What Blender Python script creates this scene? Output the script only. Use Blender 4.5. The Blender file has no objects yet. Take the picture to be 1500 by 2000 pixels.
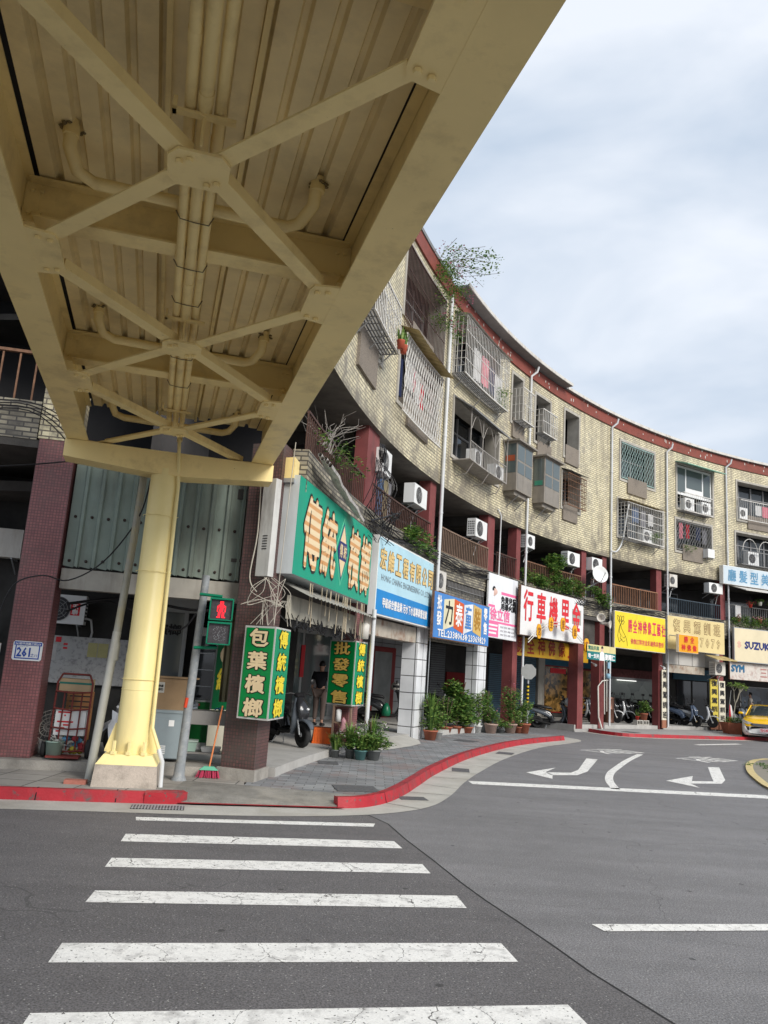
import bpy, math, random
from mathutils import Vector, Matrix
random.seed(7)
SC = bpy.context.scene
COL = SC.collection
K = 1.156            # drawing units (camera 1.6 high) -> metres
R = math.radians
# ---------------------------------------------------------------- camera, sky, sun
VX, VY, FPX = None, None, 1540.0
_roll = R(3.88); _c = 309.588; _d = _c*math.cos(_roll); _D = FPX*FPX/_d
_up = Vector((_D*math.sin(_roll), -_D*math.cos(_roll), FPX)).normalized()
_f = Vector((0, 0, 1)); _fw = (_f-_up*_f.dot(_up)).normalized(); _rt = _fw.cross(_up)
if _rt.x < 0: _rt = -_rt
def _w(v): return Vector((v.dot(_rt), v.dot(_fw), v.dot(_up)))
cx_, cy_, cz_ = _w(Vector((1, 0, 0))), _w(Vector((0, -1, 0))), _w(Vector((0, 0, -1)))
camd = bpy.data.cameras.new('camera'); cam = bpy.data.objects.new('camera', camd); COL.objects.link(cam)
cam.matrix_world = Matrix(((cx_.x, cy_.x, cz_.x, 0), (cx_.y, cy_.y, cz_.y, 0), (cx_.z, cy_.z, cz_.z, 1.6*K), (0, 0, 0, 1)))
camd.sensor_fit = 'VERTICAL'; camd.sensor_height = 36; camd.lens = 36*FPX/2000; camd.clip_end = 2000; camd.clip_start = .05
SC.camera = cam
W = bpy.data.worlds.new('World'); SC.world = W; W.use_nodes = True
nt = W.node_tree; nt.nodes.clear()
out = nt.nodes.new('ShaderNodeOutputWorld'); bg = nt.nodes.new('ShaderNodeBackground'); bg.inputs[1].default_value = .09
sky = nt.nodes.new('ShaderNodeTexSky'); sky.sky_type = 'NISHITA'; sky.sun_disc = False
sky.sun_elevation = R(32); sky.sun_rotation = R(139); sky.dust_density = 2.5; sky.air_density = 1.2
tc = nt.nodes.new('ShaderNodeTexCoord'); mp = nt.nodes.new('ShaderNodeMapping'); mp.inputs['Scale'].default_value = (1, 1, 2.2)
nz = nt.nodes.new('ShaderNodeTexNoise'); nz.inputs['Scale'].default_value = 2.6; nz.inputs['Detail'].default_value = 5; nz.inputs['Roughness'].default_value = .5; nz.inputs['Distortion'].default_value = .3
cr = nt.nodes.new('ShaderNodeValToRGB'); cr.color_ramp.elements[0].position = .36; cr.color_ramp.elements[0].color = (2.75, 3.3, 4.05, 1)
cr.color_ramp.elements[1].position = .64; cr.color_ramp.elements[1].color = (4.65, 4.9, 5.3, 1)
mx = nt.nodes.new('ShaderNodeMixRGB'); mx.inputs[0].default_value = .93
nt.links.new(tc.outputs['Generated'], mp.inputs[0]); nt.links.new(mp.outputs[0], nz.inputs[0]); nt.links.new(nz.outputs[0], cr.inputs[0])
nt.links.new(sky.outputs[0], mx.inputs[1]); nt.links.new(cr.outputs[0], mx.inputs[2]); nt.links.new(mx.outputs[0], bg.inputs[0]); nt.links.new(bg.outputs[0], out.inputs[0])
sl = bpy.data.lights.new('sun', 'SUN'); sl.energy = 1.5; sl.angle = R(25); sl.color = (1, .95, .87)
so = bpy.data.objects.new('sun', sl); COL.objects.link(so); so.rotation_euler = (R(32), 0, R(150-180+0)); so.rotation_euler = Vector((-.60, .70, -.58)).to_track_quat('-Z', 'Y').to_euler()
SC.view_settings.view_transform = 'Standard'; SC.view_settings.look = 'None'; SC.view_settings.gamma = 1; SC.view_settings.exposure = 1.15
SC.cycles.max_bounces = 6; SC.cycles.diffuse_bounces = 4; SC.cycles.glossy_bounces = 3; SC.cycles.transparent_max_bounces = 8
# ---------------------------------------------------------------- materials
MATS = {}
def nodes_of(name):
    m = bpy.data.materials.new(name); m.use_nodes = True; MATS[name] = m
    return m, m.node_tree, m.node_tree.nodes['Principled BSDF']
def mk(name, c, rough=.6, var=.12, scale=2.5, metal=0, bump=0, streak=0, dirt=None, dscale=1.2, damt=.5, spec=.3, coat=0, fine=0):
    """base colour broken up by noise, optional vertical streaks, optional patches of dirt"""
    if name in MATS: return MATS[name]
    m, t, b = nodes_of(name); L = t.links
    tcn = t.nodes.new('ShaderNodeTexCoord')
    n1 = t.nodes.new('ShaderNodeTexNoise'); n1.inputs['Scale'].default_value = scale; n1.inputs['Detail'].default_value = 6; n1.inputs['Roughness'].default_value = .6
    L.new(tcn.outputs['Object'], n1.inputs[0])
    r1 = t.nodes.new('ShaderNodeValToRGB'); r1.color_ramp.elements[0].position = .3; r1.color_ramp.elements[1].position = .7
    r1.color_ramp.elements[0].color = [x*(1-var) for x in c]+[1]; r1.color_ramp.elements[1].color = [min(1, x*(1+var)) for x in c]+[1]
    L.new(n1.outputs[0], r1.inputs[0]); col = r1.outputs[0]
    if fine:
        nf = t.nodes.new('ShaderNodeTexNoise'); nf.inputs['Scale'].default_value = 90; nf.inputs['Detail'].default_value = 2
        L.new(tcn.outputs['Object'], nf.inputs[0]); rf = t.nodes.new('ShaderNodeMapRange'); rf.inputs[1].default_value = .3; rf.inputs[2].default_value = .7
        rf.inputs[3].default_value = 1-fine; rf.inputs[4].default_value = 1+fine; L.new(nf.outputs[0], rf.inputs[0])
        mm = t.nodes.new('ShaderNodeVectorMath'); mm.operation = 'SCALE'; L.new(col, mm.inputs[0]); L.new(rf.outputs[0], mm.inputs['Scale']); col = mm.outputs[0]
    if dirt:
        mp2 = t.nodes.new('ShaderNodeMapping'); mp2.inputs['Scale'].default_value = (1, 1, .18) if streak else (1, 1, 1); L.new(tcn.outputs['Object'], mp2.inputs[0])
        n2 = t.nodes.new('ShaderNodeTexNoise'); n2.inputs['Scale'].default_value = dscale; n2.inputs['Detail'].default_value = 8; n2.inputs['Roughness'].default_value = .65; L.new(mp2.outputs[0], n2.inputs[0])
        r2 = t.nodes.new('ShaderNodeValToRGB'); r2.color_ramp.elements[0].position = .5; r2.color_ramp.elements[0].color = (0, 0, 0, 1); r2.color_ramp.elements[1].position = .72; r2.color_ramp.elements[1].color = (damt, damt, damt, 1)
        L.new(n2.outputs[0], r2.inputs[0]); mc = t.nodes.new('ShaderNodeMixRGB'); L.new(r2.outputs[0], mc.inputs[0]); L.new(col, mc.inputs[1]); mc.inputs[2].default_value = list(dirt)+[1]; col = mc.outputs[0]
    L.new(col, b.inputs['Base Color']); b.inputs['Roughness'].default_value = rough; b.inputs['Metallic'].default_value = metal
    b.inputs['Specular IOR Level'].default_value = spec; b.inputs['Coat Weight'].default_value = coat
    if bump:
        bp = t.nodes.new('ShaderNodeBump'); bp.inputs['Strength'].default_value = bump; bp.inputs['Distance'].default_value = .02
        nb = t.nodes.new('ShaderNodeTexNoise'); nb.inputs['Scale'].default_value = 40; nb.inputs['Detail'].default_value = 4; L.new(tcn.outputs['Object'], nb.inputs[0])
        L.new(nb.outputs[0], bp.inputs['Height']); L.new(bp.outputs[0], b.inputs['Normal'])
    return m
def mbrick(name, c1, c2, mortar, bw, bh, ms, rough=.55, stain=None, sscale=.6, samt=.8, s0=.48, s1=.62, offset=.5, bump=.4, bias=0, streaks=0):
    if name in MATS: return MATS[name]
    m, t, b = nodes_of(name); L = t.links
    uv = t.nodes.new('ShaderNodeTexCoord')
    br = t.nodes.new('ShaderNodeTexBrick'); br.offset = offset; br.inputs['Scale'].default_value = 1
    br.inputs['Color1'].default_value = list(c1)+[1]; br.inputs['Color2'].default_value = list(c2)+[1]; br.inputs['Mortar'].default_value = list(mortar)+[1]
    br.inputs['Brick Width'].default_value = bw; br.inputs['Row Height'].default_value = bh; br.inputs['Mortar Size'].default_value = ms; br.inputs['Mortar Smooth'].default_value = .1; br.inputs['Bias'].default_value = bias
    L.new(uv.outputs['UV'], br.inputs[0]); col = br.outputs[0]
    if stain:
        n2 = t.nodes.new('ShaderNodeTexNoise'); n2.inputs['Scale'].default_value = sscale; n2.inputs['Detail'].default_value = 9; n2.inputs['Roughness'].default_value = .68; L.new(uv.outputs['Object'], n2.inputs[0])
        r2 = t.nodes.new('ShaderNodeValToRGB'); r2.color_ramp.elements[0].position = s0; r2.color_ramp.elements[0].color = (0, 0, 0, 1); r2.color_ramp.elements[1].position = s1; r2.color_ramp.elements[1].color = (samt, samt, samt, 1)
        L.new(n2.outputs[0], r2.inputs[0])
        # brick by brick pick-up of the stain
        w = t.nodes.new('ShaderNodeTexBrick'); w.offset = offset; w.inputs['Scale'].default_value = 1; w.inputs['Color1'].default_value = (.25, .25, .25, 1); w.inputs['Color2'].default_value = (1, 1, 1, 1); w.inputs['Mortar'].default_value = (.8, .8, .8, 1)
        w.inputs['Brick Width'].default_value = bw; w.inputs['Row Height'].default_value = bh; w.inputs['Mortar Size'].default_value = ms; L.new(uv.outputs['UV'], w.inputs[0])
        mu = t.nodes.new('ShaderNodeMath'); mu.operation = 'MULTIPLY'; L.new(r2.outputs[0], mu.inputs[0]); L.new(w.outputs[0], mu.inputs[1])
        mc = t.nodes.new('ShaderNodeMixRGB'); L.new(mu.outputs[0], mc.inputs[0]); L.new(col, mc.inputs[1]); mc.inputs[2].default_value = list(stain)+[1]; col = mc.outputs[0]
    n3 = t.nodes.new('ShaderNodeTexNoise'); n3.inputs['Scale'].default_value = 1.5; n3.inputs['Detail'].default_value = 5; L.new(uv.outputs['Object'], n3.inputs[0])
    mr = t.nodes.new('ShaderNodeMapRange'); mr.inputs[1].default_value = .3; mr.inputs[2].default_value = .7; mr.inputs[3].default_value = .82; mr.inputs[4].default_value = 1.12; L.new(n3.outputs[0], mr.inputs[0])
    mm = t.nodes.new('ShaderNodeVectorMath'); mm.operation = 'SCALE'; L.new(col, mm.inputs[0]); L.new(mr.outputs[0], mm.inputs['Scale']); col = mm.outputs[0]
    if streaks:   # soot gathered along the foot of the wall, then rain streaks
        sx = t.nodes.new('ShaderNodeSeparateXYZ'); L.new(uv.outputs['UV'], sx.inputs[0]); gz = t.nodes.new('ShaderNodeMapRange'); gz.inputs[1].default_value = 8.6; gz.inputs[2].default_value = 7.2; gz.inputs[3].default_value = -.12; gz.inputs[4].default_value = .17; L.new(sx.outputs[1], gz.inputs[0])
        n5 = t.nodes.new('ShaderNodeTexNoise'); n5.inputs['Scale'].default_value = 1.6; n5.inputs['Detail'].default_value = 9; n5.inputs['Roughness'].default_value = .72; L.new(uv.outputs['Object'], n5.inputs[0]); a5 = t.nodes.new('ShaderNodeMath'); a5.operation = 'ADD'; L.new(n5.outputs[0], a5.inputs[0]); L.new(gz.outputs[0], a5.inputs[1])
        r5 = t.nodes.new('ShaderNodeMapRange'); r5.inputs[1].default_value = .56; r5.inputs[2].default_value = .70; r5.inputs[4].default_value = .8; L.new(a5.outputs[0], r5.inputs[0]); m5 = t.nodes.new('ShaderNodeMixRGB'); L.new(r5.outputs[0], m5.inputs[0]); L.new(col, m5.inputs[1]); m5.inputs[2].default_value = (.15, .13, .10, 1); col = m5.outputs[0]
        mp = t.nodes.new('ShaderNodeMapping'); mp.inputs['Scale'].default_value = (2.6, .16, 1); L.new(uv.outputs['UV'], mp.inputs[0])
        n4 = t.nodes.new('ShaderNodeTexNoise'); n4.inputs['Scale'].default_value = 1; n4.inputs['Detail'].default_value = 7; n4.inputs['Roughness'].default_value = .7; L.new(mp.outputs[0], n4.inputs[0])
        r4 = t.nodes.new('ShaderNodeValToRGB'); r4.color_ramp.elements[0].position = .48; r4.color_ramp.elements[0].color = (0, 0, 0, 1); r4.color_ramp.elements[1].position = .66; r4.color_ramp.elements[1].color = (.8, .8, .8, 1); L.new(n4.outputs[0], r4.inputs[0])
        mc4 = t.nodes.new('ShaderNodeMixRGB'); L.new(r4.outputs[0], mc4.inputs[0]); L.new(col, mc4.inputs[1]); mc4.inputs[2].default_value = (.20, .17, .13, 1); col = mc4.outputs[0]
    L.new(col, b.inputs['Base Color']); b.inputs['Roughness'].default_value = rough
    bp = t.nodes.new('ShaderNodeBump'); bp.inputs['Strength'].default_value = bump; bp.inputs['Distance'].default_value = .01; bp.invert = True
    L.new(br.outputs['Fac'], bp.inputs['Height']); L.new(bp.outputs[0], b.inputs['Normal'])
    return m
def memit(name, c, s):
    m, t, b = nodes_of(name); b.inputs['Base Color'].default_value = (.02, .02, .02, 1); b.inputs['Emission Color'].default_value = list(c)+[1]; b.inputs['Emission Strength'].default_value = s; return m
def mglass(name, c=(.02, .025, .03), rough=.08, alpha=1):
    m, t, b = nodes_of(name); b.inputs['Base Color'].default_value = list(c)+[1]; b.inputs['Roughness'].default_value = rough; b.inputs['Specular IOR Level'].default_value = .7; b.inputs['Alpha'].default_value = alpha
    return m
def mleaf(name, c1, c2, hue=.5):
    m, t, b = nodes_of(name); L = t.links
    tcn = t.nodes.new('ShaderNodeTexCoord'); n = t.nodes.new('ShaderNodeTexNoise'); n.inputs['Scale'].default_value = 14; n.inputs['Detail'].default_value = 3; L.new(tcn.outputs['Object'], n.inputs[0])
    r = t.nodes.new('ShaderNodeValToRGB'); r.color_ramp.elements[0].position = .35; r.color_ramp.elements[1].position = .65; r.color_ramp.elements[0].color = list(c1)+[1]; r.color_ramp.elements[1].color = list(c2)+[1]
    L.new(n.outputs[0], r.inputs[0]); L.new(r.outputs[0], b.inputs['Base Color']); b.inputs['Roughness'].default_value = .5
    b.inputs['Transmission Weight'].default_value = 0
    tr = t.nodes.new('ShaderNodeBsdfTranslucent'); L.new(r.outputs[0], tr.inputs[0]); ms = t.nodes.new('ShaderNodeMixShader'); ms.inputs[0].default_value = .3
    o = t.nodes['Material Output']; L.new(b.outputs[0], ms.inputs[1]); L.new(tr.outputs[0], ms.inputs[2]); L.new(ms.outputs[0], o.inputs[0]); return m
YEL = mk('cream_yellow_steel_paint', (.90, .72, .33), .42, .07, 1.2, dirt=(.40, .28, .12), dscale=2.6, damt=.45, streak=0)
KRED = mk('red_kerb_paint', (.37, .02, .03), .5, .12, 5, dirt=(.09, .07, .07), dscale=4.5, damt=.75, bump=.2)
YELC = mk('pale_yellow_column_paint', (.90, .76, .36), .38, .05, 1.2, dirt=(.45, .36, .2), dscale=3, damt=.25, streak=1)
YELD = mk('cream_deck_sheet', (.90, .74, .40), .5, .12, 1.8, dirt=(.35, .28, .15), dscale=1.6, damt=.4)
CONC = mk('weathered_concrete', (.33, .31, .28), .85, .2, 3, bump=.3, dirt=(.12, .11, .1), dscale=2, damt=.6, fine=.1)
CONCL = mk('pale_gutter_concrete', (.44, .425, .39), .85, .12, 2, bump=.25, dirt=(.28, .25, .2), dscale=1.3, damt=.55, fine=.08)
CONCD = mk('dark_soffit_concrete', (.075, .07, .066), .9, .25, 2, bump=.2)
CONCW = mk('stained_render', (.38, .36, .32), .85, .15, 2.5, dirt=(.13, .11, .09), dscale=2.2, damt=.7, streak=1)
PEB = mk('pebble_dash', (.22, .19, .16), .9, .3, 45, bump=.8, dirt=(.1, .09, .08), dscale=2, damt=.5)
BRK = mbrick('yellow_glazed_brick', (.73, .66, .45), (.62, .555, .365), (.12, .10, .075), .24, .088, .011, .45, stain=(.24, .22, .19), sscale=.8, samt=.8, s0=.47, s1=.66, streaks=1)
def freckle(m, col, sc, thr):
    t = m.node_tree; L = t.links; b = t.nodes['Principled BSDF']; src = b.inputs['Base Color'].links[0].from_socket; tcn = t.nodes.new('ShaderNodeTexCoord'); n = t.nodes.new('ShaderNodeTexNoise'); n.inputs['Scale'].default_value = sc; n.inputs['Detail'].default_value = 6; n.inputs['Roughness'].default_value = .75; L.new(tcn.outputs['Object'], n.inputs[0])
    r = t.nodes.new('ShaderNodeMapRange'); r.inputs[1].default_value = thr; r.inputs[2].default_value = thr+.03; L.new(n.outputs[0], r.inputs[0]); mc = t.nodes.new('ShaderNodeMixRGB'); L.new(r.outputs[0], mc.inputs[0]); L.new(src, mc.inputs[1]); mc.inputs[2].default_value = list(col)+[1]; L.new(mc.outputs[0], b.inputs['Base Color'])
for q_ in (YEL, YELC, YELD): freckle(q_, (.22, .13, .05), 7, .69)
freckle(KRED, (.10, .085, .08), 9, .60)
BRKG = mbrick('grey_weathered_brick', (.42, .38, .28), (.22, .20, .16), (.06, .055, .05), .235, .078, .013, .6, stain=(.06, .055, .05), sscale=1.6, samt=.9, s0=.4, s1=.6)
RTILE = mbrick('red_mosaic_tile', (.30, .105, .105), (.23, .08, .085), (.12, .055, .055), .045, .045, .005, .4, stain=(.16, .1, .09), sscale=1.2, samt=.5, offset=0)
RPAINT = mk('dull_red_paint', (.20, .055, .055), .6, .14, 3, dirt=(.12, .07, .06), dscale=2, damt=.5, streak=1)
RBAND = mk('red_roof_band', (.22, .058, .042), .6, .15, 2, dirt=(.12, .05, .04), dscale=2.5, damt=.5)
WTILE = mbrick('white_square_tile', (.72, .74, .76), (.68, .70, .73), (.06, .06, .065), .44, .44, .012, .2, offset=0, bump=.2)
PAVE = mbrick('grey_pavers', (.29, .295, .30), (.17, .175, .185), (.08, .08, .08), .30, .15, .006, .8, stain=(.26, .17, .15), sscale=.9, samt=.6, s0=.52, s1=.6, bump=.3)
PAVEB = mbrick('large_concrete_slabs', (.36, .34, .31), (.29, .27, .245), (.09, .085, .08), .62, .5, .01, .85, stain=(.17, .155, .13), sscale=1, samt=.7, offset=0)
def marking(name, c, wear):
    m = mk(name, c, .65, .05, 4, dirt=wear, dscale=9, damt=.8, fine=.1); t = m.node_tree; L = t.links; b = t.nodes['Principled BSDF']; src = b.inputs['Base Color'].links[0].from_socket
    tcn = t.nodes.new('ShaderNodeTexCoord'); n = t.nodes.new('ShaderNodeTexNoise'); n.inputs['Scale'].default_value = 3; n.inputs['Detail'].default_value = 5; L.new(tcn.outputs['Object'], n.inputs[0])
    ad = t.nodes.new('ShaderNodeVectorMath'); ad.operation = 'MULTIPLY_ADD'; L.new(n.outputs['Color'], ad.inputs[0]); ad.inputs[1].default_value = (.45, .45, 0); L.new(tcn.outputs['Object'], ad.inputs[2])
    v = t.nodes.new('ShaderNodeTexVoronoi'); v.feature = 'DISTANCE_TO_EDGE'; v.inputs['Scale'].default_value = 1.5; L.new(ad.outputs[0], v.inputs[0])
    n2 = t.nodes.new('ShaderNodeTexNoise'); n2.inputs['Scale'].default_value = 45; n2.inputs['Detail'].default_value = 3; L.new(tcn.outputs['Object'], n2.inputs[0])
    g1 = t.nodes.new('ShaderNodeMath'); g1.operation = 'LESS_THAN'; g1.inputs[1].default_value = .0035; L.new(v.outputs['Distance'], g1.inputs[0])
    g2 = t.nodes.new('ShaderNodeMath'); g2.operation = 'GREATER_THAN'; g2.inputs[1].default_value = .655; L.new(n2.outputs[0], g2.inputs[0])
    mxx = t.nodes.new('ShaderNodeMath'); mxx.operation = 'MAXIMUM'; L.new(g1.outputs[0], mxx.inputs[0]); L.new(g2.outputs[0], mxx.inputs[1])
    mc = t.nodes.new('ShaderNodeMixRGB'); L.new(mxx.outputs[0], mc.inputs[0]); L.new(src, mc.inputs[1]); mc.inputs[2].default_value = (.13, .125, .12, 1); L.new(mc.outputs[0], b.inputs['Base Color']); return m
WMARK = marking('white_road_paint', (.80, .79, .76), (.34, .33, .32))
YMARK = mk('yellow_road_paint', (.62, .50, .24), .6, .1, 5, dirt=(.3, .26, .2), dscale=6, damt=.6)
WHITE = mk('white_enamel', (.74, .75, .75), .35, .04, 3, dirt=(.45, .43, .4), dscale=2.5, damt=.35, streak=1)
OFFW = mk('aged_white_metal', (.60, .58, .54), .45, .08, 3, dirt=(.28, .2, .14), dscale=3, damt=.6, streak=1)
GALV = mk('galvanised_grey', (.40, .42, .44), .4, .1, 6, metal=.4, dirt=(.22, .2, .18), dscale=6, damt=.4)
PIPE = mk('grey_pvc_pipe', (.62, .64, .66), .4, .05, 3, dirt=(.3, .27, .22), dscale=3, damt=.4, streak=1)
BLK = mk('black_plastic', (.018, .018, .02), .35, .2, 6)
BLKM = mk('matt_black', (.012, .012, .013), .8, .2, 3)
RUB = mk('tyre_rubber', (.022, .022, .023), .8, .2, 10)
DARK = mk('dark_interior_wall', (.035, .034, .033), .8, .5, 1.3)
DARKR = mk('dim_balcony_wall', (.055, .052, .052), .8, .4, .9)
GLASS = mglass('dark_window_glass', (.03, .035, .04), .05)
GLASSB = mglass('grey_green_glass', (.09, .11, .11), .08)
RUST = mk('rusty_bars', (.17, .09, .055), .75, .35, 8)
BRN = mk('dark_brown_bars', (.075, .04, .032), .6, .3, 8)
BARW = mk('white_painted_bars', (.62, .61, .58), .45, .1, 6, dirt=(.3, .18, .1), dscale=8, damt=.5)
BARG = mk('pale_green_bars', (.30, .42, .40), .5, .1, 6)
BARK = mk('grey_bars', (.20, .20, .20), .5, .2, 6)
RUSTP = mk('rusted_shutter_housing', (.42, .38, .32), .7, .2, 3, dirt=(.2, .08, .04), dscale=2.6, damt=.95)
GREENS = mk('green_sign_face', (.0, .22, .05), .4, .05, 2)
TEAL = mk('teal_sign_face', (.0, .32, .20), .4, .06, 1.5, dirt=(.03, .2, .16), dscale=1.5, damt=.4, streak=1)
TEAL2 = mk('green_side_face', (.0, .26, .12), .4, .06, 2)
GOLD = mk('gold_lettering', (.72, .52, .22), .35, .08, 3)
YLET = mk('yellow_lettering', (.85, .68, .05), .4, .1, 14)
CREAM = mk('cream_lettering', (.78, .62, .38), .4, .04, 3)
INK = mk('black_lettering', (.012, .012, .015), .5, .1, 3)
WLET = mk('white_lettering', (.82, .82, .82), .4, .03, 3)
RLET = mk('red_lettering', (.62, .02, .03), .4, .08, 3)
NAVY = mk('navy_lettering', (.02, .03, .16), .4, .1, 3)
PINK = mk('pink_lettering', (.78, .16, .34), .4, .05, 3)
TERRA = mk('terracotta', (.36, .12, .07), .8, .15, 6, dirt=(.2, .12, .09), dscale=5, damt=.5)
LEAF1 = mleaf('leaf_green', (.06, .15, .025), (.16, .30, .06))
LEAF2 = mleaf('dark_leaf', (.03, .085, .02), (.08, .17, .04))
LEAF3 = mleaf('light_leaf', (.14, .26, .05), (.30, .40, .10))
BARKM = mk('twig_bark', (.14, .10, .07), .9, .2, 10)
# ---------------------------------------------------------------- mesh helper
class MB:
    def __init__(s, k=K): s.v = []; s.f = []; s.mi = []; s.uv = []; s.k = k; s.m = 0; s.sm = []; s.smooth = False
    def face(s, pts, uv=None):
        i = len(s.v); s.v += [Vector(p) for p in pts]; s.f.append(tuple(range(i, i+len(pts)))); s.mi.append(s.m); s.uv.append(uv); s.sm.append(s.smooth)
    def faces(s, verts, faces, smooth=None):
        i = len(s.v); s.v += [Vector(p) for p in verts]
        for f in faces: s.f.append(tuple(i+j for j in f)); s.mi.append(s.m); s.uv.append(None); s.sm.append(s.smooth if smooth is None else smooth)
        return s
    def hexa(s, p):  # 8 corners: bottom 0-3, top 4-7
        return s.faces(p, [(0, 3, 2, 1), (4, 5, 6, 7), (0, 1, 5, 4), (1, 2, 6, 5), (2, 3, 7, 6), (3, 0, 4, 7)], False)
    def box(s, x0, x1, y0, y1, z0, z1):
        return s.hexa([(x0, y0, z0), (x1, y0, z0), (x1, y1, z0), (x0, y1, z0), (x0, y0, z1), (x1, y0, z1), (x1, y1, z1), (x0, y1, z1)])
    def fbox(s, fr, u0, u1, v0, v1, n0, n1):
        return s.hexa([fr(u, v, n) for (u, v, n) in ((u0, v0, n1), (u1, v0, n1), (u1, v0, n0), (u0, v0, n0), (u0, v1, n1), (u1, v1, n1), (u1, v1, n0), (u0, v1, n0))])
    def prism(s, poly, z0, z1, top=True):
        n = len(poly); v = [(p[0], p[1], z0) for p in poly]+[(p[0], p[1], z1) for p in poly]
        fs = [(i, (i+1) % n, (i+1) % n+n, i+n) for i in range(n)]+[tuple(range(n, 2*n)), tuple(reversed(range(n)))]
        return s.faces(v, fs, False)
    def fprism(s, fr, poly, n0, n1):
        n = len(poly); v = [fr(p[0], p[1], n0) for p in poly]+[fr(p[0], p[1], n1) for p in poly]
        return s.faces(v, [(i, (i+1) % n, (i+1) % n+n, i+n) for i in range(n)]+[tuple(range(n, 2*n)), tuple(reversed(range(n)))], False)
    def tube(s, pts, r, n=8, cap=True, r2=None):
        pts = [Vector(p) for p in pts]; rings = []; N = len(pts); u = None
        for i, p in enumerate(pts):
            d = (pts[min(i+1, N-1)]-pts[max(i-1, 0)]).normalized()
            a = u if u is not None else (Vector((0, 0, 1)) if abs(d.z) < .9 else Vector((1, 0, 0)))
            u = (a-d*a.dot(d)).normalized(); w = d.cross(u)
            rr = r if r2 is None else r+(r2-r)*i/(N-1)
            if isinstance(r, (list, tuple)): rr = r[i]
            rings.append([p+u*rr*math.cos(2*math.pi*j/n)+w*rr*math.sin(2*math.pi*j/n) for j in range(n)])
        v = [q for rg in rings for q in rg]; fs = []
        for i in range(N-1):
            for j in range(n): fs.append((i*n+j, i*n+(j+1) % n, (i+1)*n+(j+1) % n, (i+1)*n+j))
        s.faces(v, fs, n > 5)
        if cap: s.faces(rings[0], [tuple(reversed(range(n)))], False); s.faces(rings[-1], [tuple(range(n))], False)
        return s
    def lathe(s, c, prof, n=16, axis='z', smooth=True):
        v = []; c = Vector(c)
        for r, h in prof:
            for j in range(n):
                a = 2*math.pi*j/n; x, y = r*math.cos(a), r*math.sin(a)
                v.append(c+(Vector((x, y, h)) if axis == 'z' else Vector((x, h, y)) if axis == 'y' else Vector((h, x, y))))
        fs = []
        for i in range(len(prof)-1):
            for j in range(n): fs.append((i*n+j, i*n+(j+1) % n, (i+1)*n+(j+1) % n, (i+1)*n+j))
        s.faces(v, fs, smooth)
        for q in (0, len(prof)-1):
            if prof[q][0] > 1e-4: s.faces(v[q*n:(q+1)*n], [tuple(range(n))], False)
        return s
    def arc(s, s0, s1, z0, z1, d0, d1, seg=None):
        """curved box following the facade: d1 = outer (street) face"""
        seg = seg or max(1, int(abs(s1-s0)/.6)); uvk = s.k
        for i in range(seg):
            a = s0+(s1-s0)*i/seg; b = s0+(s1-s0)*(i+1)/seg
            q = lambda S, z, d: F(S, z, d)
            s.face([q(a, z0, d1), q(b, z0, d1), q(b, z1, d1), q(a, z1, d1)], [(a*uvk, z0*uvk), (b*uvk, z0*uvk), (b*uvk, z1*uvk), (a*uvk, z1*uvk)])
            if d0 != d1:
                s.face([q(b, z0, d0), q(a, z0, d0), q(a, z1, d0), q(b, z1, d0)], [(b*uvk, z0*uvk), (a*uvk, z0*uvk), (a*uvk, z1*uvk), (b*uvk, z1*uvk)])
                s.face([q(a, z1, d1), q(b, z1, d1), q(b, z1, d0), q(a, z1, d0)]); s.face([q(a, z0, d0), q(b, z0, d0), q(b, z0, d1), q(a, z0, d1)])
        if d0 != d1:
            s.face([F(s0, z0, d0), F(s0, z0, d1), F(s0, z1, d1), F(s0, z1, d0)]); s.face([F(s1, z0, d1), F(s1, z0, d0), F(s1, z1, d0), F(s1, z1, d1)])
        return s
    def text(s, body, fr, u, v, h, w=None, n0=.002, n1=.012, bold=0, vertical=False, center=True, wscale=1):
        """lay text in frame fr; (u,v)=centre; h=glyph height, w=total width to fit"""
        chars = list(body)
        if vertical:
            for i, ch in enumerate(chars): s._glyph(ch, fr, u, v-i*w, h*wscale, h, n0, n1, bold)
            return s
        vs, fs, x0, x1, y0, y1 = glyphs(body, bold)
        ref0, ref1 = (min(y0, -.02), max(y1, .7)); sy = h/(ref1-ref0); sx = (w/(x1-x0)) if w else sy
        ox = u-(x0+x1)/2*sx if center else u-x0*sx; oy = v-(ref0+ref1)/2*sy
        for k, (dx, dy) in enumerate(spread(bold)): s.faces([fr(ox+(p[0]+dx)*sx, oy+(p[1]+dy)*sy, n1+k*.00035) for p in vs], fs, False)
        return s
    def _glyph(s, ch, fr, u, v, w, h, n0, n1, bold):
        vs, fs, x0, x1, y0, y1 = glyphs(ch, bold); sx = w/(x1-x0); sy = h/(y1-y0)
        for k, (dx, dy) in enumerate(spread(bold)): s.faces([fr(u+(p[0]+dx-(x0+x1)/2)*sx, v+(p[1]+dy-(y0+y1)/2)*sy, n1+k*.00035) for p in vs], fs, False)
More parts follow.
